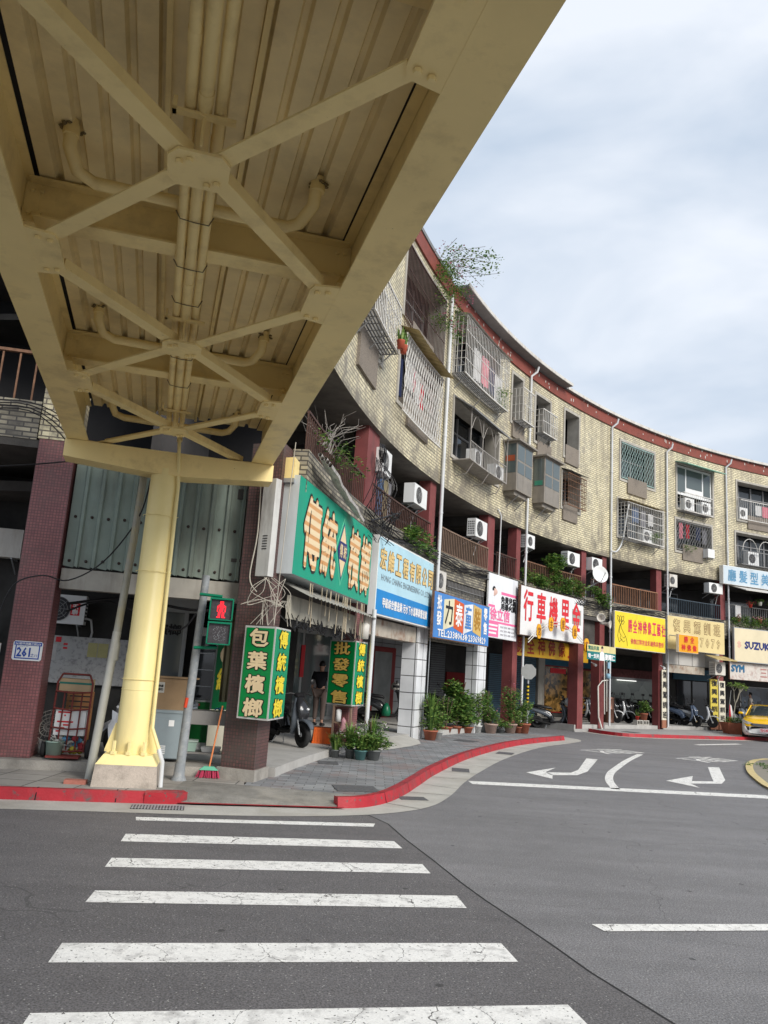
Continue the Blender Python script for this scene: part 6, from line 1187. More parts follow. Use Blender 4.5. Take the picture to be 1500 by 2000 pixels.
def make_scooter(label, body, panel=None, rim=None, helmet=None, group='scooters parked under the arcade', box=False):
    panel = panel or body; rim = rim or GALV; t = thing('scooter', label, 'scooter', (0, 0, 0), group=group)
    def part(name, mat, fn, par=t): m = MB(1); fn(m); return m.build(name, mat, par)
    for x, r in ((.62, .245), (-.62, .24)):
        o = part('wheel', RUB, lambda m: m.lathe((x, 0, .245), [(r*.62, -.045), (r*.85, -.058), (r*.97, -.035), (r, 0), (r*.97, .035), (r*.85, .058), (r*.62, .045), (r*.62, -.045)], 24, 'y'))
        def rimf(m):
            m.lathe((x, 0, .245), [(r*.66, -.04), (r*.60, -.03), (r*.60, .03), (r*.66, .04)], 20, 'y'); m.lathe((x, 0, .245), [(.0, -.05), (.045, -.05), (.045, .05), (0, .05)], 10, 'y')
            for k in range(5): a = k*2*math.pi/5; m.tube([(x+.03*math.cos(a), 0, .245+.03*math.sin(a)), (x+r*.62*math.cos(a), 0, .245+r*.62*math.sin(a))], .018, 5)
        part('rim', rim, rimf, o)
    part('rear_body', body, lambda m: loft(m, [(-.98, .80, .05, .03), (-.90, .78, .12, .07), (-.70, .72, .155, .10), (-.42, .66, .16, .12), (-.18, .58, .15, .14), (-.06, .46, .13, .13), (.0, .34, .13, .10)]))
    part('side_panel', panel, lambda m: [loft(m, [(-.88, .74, .012, .04, sg*.135), (-.6, .66, .02, .06, sg*.165), (-.3, .58, .02, .07, sg*.168), (-.1, .48, .012, .05, sg*.15)], 8) for sg in (-1, 1)])
    part('seat', BLK, lambda m: loft(m, [(-.88, .86, .06, .03), (-.78, .87, .12, .05), (-.5, .86, .145, .06), (-.3, .83, .14, .055), (-.1, .82, .11, .05), (-.02, .78, .06, .03)]))
    part('floorboard', BLKM, lambda m: loft(m, [(-.10, .30, .14, .06), (.12, .28, .15, .05), (.32, .30, .15, .05), (.40, .38, .14, .04)]))
    part('leg_shield', panel, lambda m: loft(m, [(.30, .26, .12, .05), (.42, .42, .17, .06), (.47, .58, .20, .065), (.45, .75, .17, .07), (.40, .90, .12, .06), (.36, .97, .08, .04)]))
    part('front_cowl', body, lambda m: loft(m, [(.58, .50, .05, .03), (.60, .60, .12, .05), (.57, .72, .15, .07), (.50, .84, .13, .07), (.44, .94, .08, .04)]))
    part('front_fender', panel, lambda m: loft(m, [(.93, .38, .04, .012), (.86, .47, .075, .02), (.74, .52, .085, .025), (.58, .53, .085, .025), (.46, .46, .07, .02)]))
    part('fork', GALV, lambda m: [m.tube([(.62, sg*.075, .245), (.52, sg*.075, .5), (.44, sg*.04, .75)], .022, 6) for sg in (-1, 1)])
    part('engine', BLKM, lambda m: [loft(m, [(-.62, .27, .05, .09, .08), (-.4, .29, .07, .10, .07), (-.15, .30, .09, .10, .03), (-.02, .30, .08, .07)]), m.tube([(-.1, -.12, .2), (-.4, -.14, .24), (-.62, -.15, .30), (-.92, -.15, .36)], .045, 8)])
    part('handlebar', BLK, lambda m: [m.tube([(.30, -.33, 1.0), (.36, -.2, 1.03), (.39, 0, 1.0), (.36, .2, 1.03), (.30, .33, 1.0)], .018, 6), loft(m, [(.30, 1.0, .09, .04), (.40, 1.0, .13, .055), (.46, .97, .08, .03)])])
    part('headlight', mk('headlight_lens', (.55, .57, .58), .1, .05, 4), lambda m: [loft(m, [(.60, .74, .045, .03, sg*.07), (.635, .73, .035, .022, sg*.075), (.645, .725, .01, .01, sg*.075)], 8) for sg in (-1, 1)])
    part('tail_light', mk('tail_red', (.4, .01, .01), .2), lambda m: loft(m, [(-.97, .79, .07, .03), (-1.01, .785, .06, .025)]))
    part('number_plate', WLET, lambda m: m.hexa([(-.99, -.10, .50), (-.99, .10, .50), (-.975, .10, .50), (-.975, -.10, .50), (-.96, -.10, .64), (-.96, .10, .64), (-.945, .10, .64), (-.945, -.10, .64)]))
    part('rear_fender', BLKM, lambda m: loft(m, [(-.6, .53, .07, .015), (-.78, .56, .08, .015), (-.95, .58, .08, .012), (-.98, .48, .07, .01)]))
    for sg in (-1, 1):
        o = part('mirror', BLK, lambda m: [m.tube([(.34, sg*.22, 1.03), (.34, sg*.27, 1.15), (.33, sg*.32, 1.24)], .008, 5), m.lathe((.325, sg*.33, 1.27), [(0, -.012), (.05, -.01), (.06, 0), (.05, .012), (0, .014)], 12, 'x')])
    part('stand', GALV, lambda m: [m.tube([(-.22, sg*.06, .25), (-.28, sg*.14, .01), (-.30, sg*.14, .01)], .012, 5) for sg in (-1, 1)])
    part('grab_rail', BLK, lambda m: m.tube([(-.75, -.13, .88), (-.95, -.12, .93), (-1.0, 0, .94), (-.95, .12, .93), (-.75, .13, .88)], .014, 6))
    return t
def make_helmet(name, label, loc, rz, mat, vis=True, sc=1.0):
    t = thing('helmet', label, 'helmet', loc, rz); m = MB(1); m.smooth = True; prof = [(.0, .14), (.06, .13), (.105, .09), (.13, .03), (.13, -.04), (.115, -.09), (.10, -.095)]
    m.lathe((0, 0, .09), prof, 18); m.build('shell', mat, t)
    m = MB(1); n = 10; v = []
    for i in range(n+1):
        a = -1.1+2.2*i/n
        for z, r in ((-.03, .140), (.045, .138)): v.append((r*math.cos(a), r*math.sin(a), .09+z))
    m.faces(v, [(2*i, 2*i+2, 2*i+3, 2*i+1) for i in range(n)], True); m.build('visor', BLK, t); return t
SBLK = mk('gloss_black_paint', (.02, .021, .024), .2, .1, 3, coat=.5); SGRY = mk('gunmetal_paint', (.085, .10, .12), .3, .08, 3, coat=.5); SWHT = mk('white_scooter_paint', (.68, .69, .70), .22, .03, 3, coat=.5); SSIL = mk('silver_paint', (.42, .43, .45), .3, .05, 4, metal=.4); SBLU = mk('slate_blue_paint', (.09, .12, .18), .3, .06, 3, coat=.4); SRED = mk('dark_red_trim', (.24, .03, .03), .3, .08, 3)
GRIM = mk('gold_rim', (.62, .46, .26), .35, .05, 4, metal=.3)
SCL = 1.0
def place(t, x, y, z, rz): t.location = Vector((x, y, z))*K; t.rotation_euler.z = rz; return t
place(make_scooter('black scooter facing the street between the two green light boxes', SBLK, SGRY), -1.46, 14.4, ZF, R(-52))
place(make_scooter('black scooter with red trim and a helmet, side-on beside the white tiled pillar', SBLK, SBLK, OFFW), .36, 21.2, ZF, R(-4))
place(make_scooter('white and black scooter nose behind the potted shrubs in the third bay', SBLK, SWHT), 2.05, 24.3, ZF, R(-58))
place(make_scooter('pale silver scooter half hidden behind the narrow bay plants', SBLK, SSIL), 3.35, 27.0, ZF, R(-30))
sE = place(make_scooter('dark scooter with silver trim parked side-on in the alley under the white helmet', SBLK, SGRY), 6.35, 28.3, .0, R(-4))
place(make_scooter('silver grey scooter showing between the two far red pillars', SGRY, SSIL), 7.9, 30.6, ZF, R(-50))
sW = place(make_scooter('white scooter just right of the second far red pillar, front wheel outwards', SBLK, SWHT, OFFW), 9.1, 31.6, ZF, R(-40))
copy_tree(sW, (9.62, 31.9, ZF), R(-35), 'white scooter in front of the dim shop window beside the drum')
place(make_scooter('slate blue scooter with pale gold wheels in the driving school garage', SBLU, SBLU, GRIM), 12.75, 32.95, ZF, R(-48))
copy_tree(sW, (13.3, 32.85, ZF), R(-30), 'white scooter at the front right of the driving school garage')
sD = place(make_scooter('black scooter behind the slate blue one in the driving school garage', SBLK, SBLK), 12.3, 33.7, ZF, R(-35))
copy_tree(sD, (11.75, 32.9, ZF), R(80), 'black scooter seen from behind with a white plate, left side of the garage')
sS = place(make_scooter('silver scooter deep inside the driving school garage', SGRY, SSIL), 12.6, 34.4, ZF, R(-45))
for i, (x, y, r_, lb) in enumerate(((9.9, 33.3, -60, 'leftmost dark scooter of the row in the dim shop behind the drum'), (10.4, 33.6, -55, 'second dark scooter of the row in the dim shop, left of the drum'), (11.0, 33.9, -65, 'dark scooter of the row in the dim shop, behind the potted tree'), (11.4, 34.3, -50, 'rightmost dark scooter of the row in the dim shop'))): copy_tree(sD, (x, y, ZF), R(r_), lb)
copy_tree(sS, (15.3, 34.0, ZF), R(-70), 'silver scooter parked between the thin tree and the taxi'); copy_tree(sW, (15.75, 34.2, ZF), R(-80), 'white scooter just left of the taxi roof')
place(make_scooter('dusty silver scooter squeezed behind the grey standpipe and the yellow column', SSIL, SSIL), -3.15, 11.75, ZF, R(-125))
make_helmet('helmet', 'white helmet hung on the handlebar of the dark scooter in the alley', (6.85, 28.2, .9), R(-30), WHITE)
make_helmet('helmet', 'white and black helmet on the handlebar of the scooter beside the white tiled pillar', (.62, 21.62, ZF+.9), R(-60), OFFW)
t = thing('shopping_bag', 'green plastic bag hung at the front of the scooter with red trim', 'bag', (.42, 21.2, ZF+.35)); m = MB(); m.smooth = True; m.lathe((.40, 21.05, ZF+.22), [(0, 0), (.11, .02), (.13, .12), (.09, .26), (.03, .34), (.0, .35)], 10); m.build('bag', mk('green_plastic_bag', (.01, .14, .07), .3), t)
# orange crate and bits by the second pillar
t = thing('orange_crate', 'upturned orange plastic crate between the scooter and the second pillar', 'crate', (-.92, 15.3, ZF)); f = fr_at(-1.02, 14.9, ZF, .12); m = MB(); ORG = mk('orange_plastic', (.72, .13, .015), .4, .05, 3); m.hexa([f(0, 0, 0), f(.42, 0, 0), f(.42, 0, -.32), f(0, 0, -.32), f(.02, .28, -.02), f(.40, .28, -.02), f(.40, .28, -.30), f(.02, .28, -.30)]); m.build('shell', ORG, t); m = MB()
for i in range(7): u = .04+i*.055; m.hexa([f(u, .03, .008), f(u+.012, .03, .008), f(u+.012, .03, 0), f(u, .03, 0), f(u+.002, .25, -.01), f(u+.012, .25, -.01), f(u+.012, .25, -.02), f(u+.002, .25, -.02)])
m.fbox(f, -.01, .43, 0, .03, -.33, .012); m.build('rib', ORG, t)
t = thing('small_rack', 'cluttered wooden rack with a pink bag in front of the second pillar', 'rack', (-.5, 14.75, ZF)); m = MB(); f = fr_at(-.68, 14.62, ZF, -.35)
for u in (0, .33): m.fbox(f, u, u+.03, 0, .72, -.05, 0)
for v in (.05, .4, .69): m.fbox(f, 0, .36, v, v+.03, -.2, .001)
m.build('frame', mk('old_wood', (.22, .15, .11), .8, .3, 6), t); m = MB(); m.smooth = True; m.lathe(f(.24, .2, .04), [(0, 0), (.07, .02), (.08, .1), (.04, .2), (.05, .26), (0, .32)], 9); m.build('pink_bag', mk('dusty_pink', (.42, .2, .24), .6), t); m = MB(); m.lathe(f(.1, .43, -.05), [(0, 0), (.05, 0), (.05, .2), (.02, .22), (0, .22)], 10); m.build('bottle', WHITE, t)
t = thing('meter_box', 'white meter cylinder with a blue label hanging above the second green light box', 'meter', (-.15, 14.75, 2.2)); m = MB(); m.lathe((-.22, 14.6, 2.14), [(0, 0), (.09, 0), (.1, .26), (.05, .3), (0, .3)], 12); m.build('housing', OFFW, t); m = MB(); m.tube([(-.05, 14.75, 2.7), (-.06, 14.72, ZF)], .04, 8); m.build('pipe', PIPE, t)
# torn shed awning under the teal sign with hanging rods
t = thing('torn_awning', 'torn corrugated awning with dangling rods under the big teal sign', 'awning', (-.9, 12.8, 2.4)); m = MB()
a, b = Vector((-1.25, 11.0, 0)), Vector((-.35, 14.8, 0)); fa = Fr((a.x, a.y, 0), b-a); Lq = (b-a).length
for i in range(44): u0, u1 = Lq*i/44, Lq*(i+1)/44; e0, e1 = .02*(i % 2), .02*((i+1) % 2); m.face([fa(u0, 2.52+e0, .35), fa(u1, 2.52+e1, .35), fa(u1, 2.80+e1, -.3), fa(u0, 2.80+e0, -.3)])
m.build('sheet', mk('dirty_awning_sheet', (.30, .29, .26), .6, .2, 4, dirt=(.05, .045, .04), dscale=3, damt=.9), t); m = MB(); m.fbox(fa, .1, Lq-.2, 2.22, 2.55, -.05, .0); m.build('fascia', mk('dirty_cream_metal', (.42, .40, .33), .6, .15, 3, dirt=(.08, .07, .06), dscale=3, damt=.8, streak=1), t); m = MB()
for i in range(22): u = .3+random.uniform(0, Lq-.6); l = random.uniform(.25, .75); m.tube([fa(u, 2.75, .2), fa(u+random.uniform(-.06, .06), 2.75-l, .2)], .007, 4, False)
m.build('rod', mk('pale_rod', (.42, .36, .26), .7), t); m = MB()
for i in range(26): u = random.uniform(0, Lq); m.tube([fa(u, 2.3, .0), fa(u+random.uniform(-.3, .3), 2.1, .05), fa(u+random.uniform(-.5, .5), 2.25, .02)], .008, 4, False)
m.build('loose_cable', BLK, t); m = MB()
for i in range(10):
    u = .2+i*.3; m.face([fa(u, 2.05+random.uniform(0, .1), -.02), fa(u+.3, 2.05+random.uniform(0, .1), -.02), fa(u+.3, 2.25, -.02), fa(u, 2.25, -.02)])
m.build('torn_cloth', mk('torn_black_cloth', (.015, .015, .015), .9), t)
# ---------------------------------------------------------------- pots and plants
FL = mk('pink_blossom', (.6, .2, .3), .6); FW_ = mk('white_blossom', (.65, .62, .6), .6)
PG = 'potted plants along the arcade step'
GREYP = mk('grey_pot', (.16, .17, .17), .6, .1, 4); TEALP = mk('blue_green_pot', (.10, .22, .22), .5); WP = mk('white_pot', (.6, .6, .58), .5); PINKP = mk('clay_pink_pot', (.42, .30, .25), .7, .1, 5)
for (x, y, pr, ph, h, r, n, sz, mt, sty, lb, fl) in (
    (-.30, 14.0, .09, .15, .75, .22, 420, .07, GREYP, 'mix', 'leftmost of the three grassy pots at the second pillar, tall with flowers', FW_),
    (-.12, 13.85, .11, .16, .50, .24, 520, .06, TEALP, 'mix', 'blue green pot in the middle of the three grassy pots', None),
    (.10, 13.95, .13, .17, .50, .27, 650, .06, GREYP, 'mix', 'widest grey pot of bushy leaves, right of the three grassy pots', None),
    (-.55, 13.95, .08, .13, .45, .16, 200, .07, GREYP, 'blades', 'small pot of upright snake plants beside the orange crate', None),
    (.05, 14.4, .10, .15, .95, .26, 260, .06, GREYP, 'mix', 'tall thin flowering stems behind the three grassy pots', FW_),
    (1.42, 18.9, .17, .22, .95, .26, 620, .08, TERRA, 'mix', 'tall leafy plant in a round terracotta pot beside the white tiled pillar', None),
    (1.62, 19.3, .13, .18, .6, .2, 300, .07, WP, 'shrub', 'small leafy plant in a white pot tucked behind the terracotta one', None),
    (1.98, 21.1, .16, .18, 1.0, .30, 500, .08, TERRA, 'shrub', 'dark shrub with striped wrapping, left of the row in the third bay', None),
    (2.30, 21.6, .14, .18, 1.55, .40, 800, .12, TERRA, 'shrub', 'tallest broad leaved shrub in the middle of the third bay', None),
    (2.62, 22.0, .18, .16, .95, .36, 700, .08, TERRA, 'shrub', 'round bush in a wide terracotta pot in the third bay', FW_),
    (2.95, 22.3, .13, .2, 1.15, .30, 500, .08, WP, 'shrub', 'leafy shrub in a slanted white pot in the third bay', None),
    (3.18, 22.65, .15, .24, 1.2, .30, 520, .08, GREYP, 'shrub', 'dark shrub in a black pot touching the second tiled pillar', None),
    (3.35, 22.5, .19, .26, .55, .30, 450, .06, PINKP, 'shrub', 'pink flowering plant in a big clay bowl before the second tiled pillar', FL),
    (3.68, 22.9, .12, .12, .30, .34, 380, .05, GREYP, 'shrub', 'low trailing plant spilling onto the pavement between clay pots', FL),
    (4.0, 23.15, .19, .26, 1.35, .34, 700, .07, PINKP, 'shrub', 'tall bright green shrub in a clay pot left of the sign post', FL),
    (4.25, 23.3, .11, .18, .6, .2, 200, .06, TERRA, 'shrub', 'little terracotta pot between the tall shrub and the sign post', None),
    (4.42, 23.4, .20, .28, .85, .30, 500, .07, TERRA, 'shrub', 'bushy plant in a large terracotta pot around the sign post', None)):
    pot_plant('potted_plant', (x, y, ZS+.002), lb, pr=pr, ph=ph, h=h*(.62 if y < 15 else .95), r=r*(1.15 if y < 15 else 1.1), n=n, size=sz, mat=mt, style=sty, group=PG, flowers=fl)
cb = thing('cinder_block', 'pair of grey cinder blocks carrying the little potted tree', 'cinder block', (11.25, 30.75, ZS)); m = MB(); f = Ff(27.35, 28.2, ZF, -.25)
for u in (0, .4):
    m.fbox(f, u, u+.36, 0, .03, -.18, 0); m.fbox(f, u, u+.36, .15, .18, -.18, 0)
    for q_ in (0, .16, .33): m.fbox(f, u+q_, u+q_+.03, .03, .15, -.18, 0)
m.build('block', CONCL, cb)
pot_plant('potted_plant', f(.55, .18, -.1), 'small round topped tree in a terracotta pot on cinder blocks', pr=.16, ph=.26, h=.6, r=.3, n=420, size=.07, mat=TERRA, group=PG)
pot_plant('potted_plant', f(.15, .18, -.1), 'tiny red pot on the cinder blocks beside the potted tree', pr=.08, ph=.14, h=.2, r=.1, n=60, size=.05, mat=mk('red_pot', (.4, .03, .02), .5), group=PG)
# thin tree in a planter by the taxi
pl = thing('planter_tree', 'thin branching tree in a large square terracotta planter beside the taxi', 'tree', (14.1, 31.4, ZS)); c = Vector((14.05, 31.35, ZS)); m = MB(); m.hexa([c+Vector(p) for p in ((-.28, -.28, 0), (.28, -.28, 0), (.28, .28, 0), (-.28, .28, 0), (-.38, -.38, .42), (.38, -.38, .42), (.38, .38, .42), (-.38, .38, .42))]); m.build('planter', TERRA, pl)
m = MB(); lv = MB(); random.seed(3)
def branch(p, d, l, r, dep):
    q = p+d*l*.5+Vector((random.uniform(-.03, .03), 0, random.uniform(-.02, .04))); e = p+d*l; m.tube([p, q, e], r, 5, False, r2=r*.6)
    if dep == 0: leaves(lv, e, (.14, .14, .1), 22, .10, mats=3); return
    for k in range(3): branch(e, (d+Vector((random.uniform(-.7, .7), random.uniform(-.6, .6), random.uniform(.0, .5)))).normalized(), l*.62, r*.6, dep-1)
branch(c+Vector((0, 0, .4)), Vector((.12, 0, 1)).normalized(), .75, .03, 2); m.build('trunk', mk('pale_bark', (.35, .33, .27), .8), pl); lv.build('crown', [LEAF1, LEAF3, LEAF3], pl)
m = MB(); leaves(m, c+Vector((0, 0, .5)), (.34, .34, .14), 260, .09, mats=3); m.build('undergrowth', LEAVES, pl)
fl = thing('flag', 'drooping red and white striped flag beside the planter tree', 'flag', (14.2, 31.9, ZS)); m = MB(); m.tube([(14.1, 32.0, .5), (14.25, 31.95, 1.75)], .012, 5); m.build('pole', GALV, fl)
for nm_, mt_, o_2 in (('red_cloth', RLET, 0), ('white_cloth', WLET, .11)): m = MB(); m.face([(14.12+o_2, 31.9, .5), (14.24+o_2*1.4, 31.9, .48), (14.20+o_2*.4, 31.93, 1.15), (14.17+o_2*.2, 31.93, 1.2)]); m.face([(14.24+o_2*1.4, 31.9, .48), (14.42+o_2*1.2, 31.86, .55), (14.24+o_2*.4, 31.9, .95), (14.20+o_2*.4, 31.93, 1.15)]) if o_2 else None; m.build(nm_, mt_, fl)
# drums in the dim shop
for (s_, lb, c1, h) in ((26.9, 'tall dark bronze drum in front of the dim shop window', (.14, .07, .05), .95), (26.0, 'brass topped stool drum left of the tall bronze drum', (.25, .19, .10), .75)):
    p = F(s_, ZF, -1.2); t = thing('metal_drum', lb, 'drum', p); m = MB(); m.lathe(p, [(0, 0), (.2, 0), (.21, .03), (.2, .06), (.2, h*.5), (.215, h*.52), (.2, h*.55), (.2, h-.05), (.21, h), (0, h)], 18); m.build('drum', mk('drum_%d' % int(h*100), c1, .35, .15, 3, metal=.5), t)
# balcony plants, hanging pots, bougainvillea
def foliage(name, label, fn, mats=LEAVES, cat='plant', group=None, loc=(0, 0, 0), flowers=None):
    t = thing(name, label, cat, loc, group=group); m = MB(); fn(m); m.build('foliage', mats, t)
    if flowers: m = MB(); flowers(m); m.build('blossom', FL, t)
    return t
def bal(s0, s1, z, h, n, d=.0, size=.09, dens=1): 
    def g(m):
        for i in range(n): s_ = random.uniform(s0, s1); leaves(m, F(s_, z+random.uniform(0, h), d+random.uniform(-.12, .15)), (.22, .22, .16), int(60*dens), size*1.15, mats=3, shell=.1)
    return g
BG = 'plants on the second floor balconies'
foliage('balcony_plant', 'yellow green shrub poking through the railing above the blue company sign', bal(10.8, 12.3, 4.35, .45, 14), group=BG, loc=F(11.5, 4.5, 0))
foliage('balcony_plant', 'long row of shrubs along the balcony above the white motorcycle sign', bal(19.4, 23.1, 4.55, .5, 36), group=BG, loc=F(21, 4.5, 0))
foliage('balcony_plant', 'taller shrub rising above the railing over the white motorcycle sign', bal(20.8, 21.7, 5.1, .6, 9, size=.12), group=BG, loc=F(21.3, 5, 0))
foliage('balcony_plant', 'shrubs on the narrow balcony under the satellite dish', bal(23.9, 24.8, 4.4, .6, 12), group=BG, loc=F(24.3, 4.5, 0))
foliage('balcony_plant', 'sparse creeper on the railing above the big teal sign', bal(4.6, 7.6, 4.85, .4, 10, size=.06, dens=.5), group=BG, loc=F(6, 4.9, 0))
foliage('balcony_plant', 'green plants in the right end of the white cage over the yellow sign', bal(27.45, 28.0, 7.2, .4, 7, .2, size=.06), group=BG, loc=F(28.2, 7.1, .2))
foliage('balcony_plant', 'light green climber at the right corner of the big white cage', bal(16.4, 16.8, 9.5, .6, 8, .2, size=.055), [LEAF3, LEAF1, LEAF3], group=BG, loc=F(17, 9.4, .2))
foliage('balcony_plant', 'leaves on the sill behind the crossed grille with laundry', bal(30.0, 30.8, 7.2, .25, 4, .0, size=.06), group=BG, loc=F(30.4, 7.2, 0))
foliage('balcony_plant', 'mass of small flowering pot plants above the beige motorcycle brand sign', bal(33, 36.8, 4.45, .4, 34, .05, size=.07), group=BG, loc=F(35, 4.5, 0), flowers=lambda m: [leaves(m, F(random.uniform(33, 36.8), 4.6+random.uniform(0, .3), .15), (.1, .1, .1), 12, .07) for i in range(12)])
for i, (s_, z, mt, lb) in enumerate(((33.75, 5.25, mk('red_pot', (.4, .03, .02), .5), 'red hanging pot with red leaves under the salon awning'), (34.35, 5.38, WP, 'white hanging pot, middle of the three under the salon awning'), (35.0, 5.3, WP, 'rightmost white hanging pot under the salon awning'))):
    t = thing('hanging_pot', lb, 'hanging pot', F(s_, z, .35), group='pots hanging under the salon awning'); p = F(s_, z, .35); m = MB(); m.lathe(p, [(0, 0), (.06, 0), (.085, .15), (.09, .16), (.07, .15), (0, .14)], 12); m.build('pot', mt, t); m = MB(); leaves(m, p+Vector((0, 0, .2)), (.2, .2, .12), 60, .08, mats=3); m.build('foliage', LEAVES if i else [mk('red_leaf', (.35, .05, .06), .6), LEAF2, MATS['red_leaf']], t); m = MB()
    for a_ in range(3): m.tube([p+Vector((.08*math.cos(a_*2.1), .08*math.sin(a_*2.1), .15)), p+Vector((0, 0, .5))], .004, 4, False)
    m.build('hanger', BLK, t)
for (s_, z, mt, lb) in ((33.4, 4.63, TERRA, 'leftmost terracotta pot on the ledge above the beige sign'), (34.0, 4.63, GREYP, 'dark green pot on the ledge above the beige sign'), (34.7, 4.63, TERRA, 'middle terracotta pot on the ledge above the beige sign'), (35.5, 4.63, TERRA, 'right hand terracotta pot on the ledge above the beige sign')):
    t = thing('ledge_pot', lb, 'flower pot', F(s_, z, .1), group='flower pots on the ledge'); m = MB(); m.lathe(F(s_, z, .0), [(0, 0), (.08, 0), (.12, .2), (.13, .22), (.1, .2), (0, .18)], 12); m.build('pot', mt, t)
t = thing('ledge_pot', 'two red flower pots on the caged ledge beside the bridge girder', 'flower pot', F(8.2, 8.3, .4)); m = MB()
for s_ in (8.0, 8.25): m.lathe(F(s_, 7.78, .46), [(0, 0), (.06, 0), (.08, .15), (.087, .165), (.07, .15), (0, .14)], 12)
m.build('pot', mk('red_clay', (.42, .09, .05), .6), t); m = MB()
for s_ in (8.0, 8.25): blades(m, F(s_, 7.91, .46), 26, .30, .12, .03, 3)
m.build('foliage', [LEAF3, LEAF1, LEAF3], t)
def boug(m):
    for i in range(40): s_ = random.uniform(11.5, 13.3); leaves(m, F(s_, 12.0-random.random()**1.5*1.9, random.uniform(.0, .3)), (.24, .24, .24), 50, .06, mats=3, shell=.1)
def boug_tw(m):
    for i in range(26):
        s_ = random.uniform(11.8, 13.2); a = F(s_, 11.9, .1); b = a+Vector((random.uniform(0, .6), random.uniform(-.3, .3), random.uniform(.1, .5))); c2 = b+Vector((random.uniform(.1, .8), random.uniform(-.3, .3), random.uniform(-.4, .2))); m.tube([a, b, c2], .005, 4, False)
t = foliage('bougainvillea', 'bougainvillea with pink flowers tumbling over the roof edge near the bridge', boug, [LEAF1, LEAF3, LEAF2], 'climbing plant', loc=F(12.3, 11, .2), flowers=lambda m: [leaves(m, F(random.uniform(11.2, 13.6), random.uniform(10.2, 12.3), random.uniform(.1, .5)), (.15, .15, .15), 6, .06) for i in range(40)])
m = MB(); boug_tw(m); m.build('twig', BARKM, t); m = MB()
for i in range(30): a = F(random.uniform(11.9, 13.2), 12.0, .1)+Vector((random.uniform(0, 1.1), random.uniform(-.3, .3), random.uniform(.0, .5))); leaves(m, a, (.26, .26, .12), 14, .07, mats=3)
m.build('sprig', [LEAF1, LEAF3, LEAF2], t)
t = thing('dry_shrub', 'leafless grey twiggy shrub on the balcony just right of the girder', 'dry plant', F(5.2, 5.2, -.2)); m = MB(); random.seed(11)
for i in range(26):
    a = F(5.6+random.uniform(-.6, .6), 5.0, -.1); p = a
    d = Vector((random.uniform(-.5, .7), random.uniform(-.5, .5), random.uniform(.4, 1))).normalized()
    for k in range(4): q = p+d*random.uniform(.12, .25); m.tube([p, q], .008-.0015*k, 3, False); p = q; d = (d+Vector((random.uniform(-.8, .8), random.uniform(-.6, .6), random.uniform(-.5, .5)))).normalized()
m.build('twigs', mk('grey_twig', (.25, .23, .21), .9), t)
# island bush
foliage('island_bush', 'dense clipped bush inside the red kerb at the right edge', lambda m: [leaves(m, (10.5+random.uniform(-.45, 2.5), 18.6+random.uniform(-2.6, 1.0), .3+random.uniform(0, .65)), (.35, .35, .25), 60, .07, mats=3) for i in range(75)], [LEAF1, LEAF2, LEAF2], 'bush', loc=(10.6, 18.8, .1))
foliage('weeds', 'low weeds on the concrete of the island at the right edge', lambda m: [leaves(m, (8.9+random.uniform(-.3, .5), 17.6+random.uniform(-1.2, 1.4), .06), (.1, .15, .04), 20, .06, mats=3) for i in range(22)], cat='weeds', loc=(8.9, 17.6, .03))
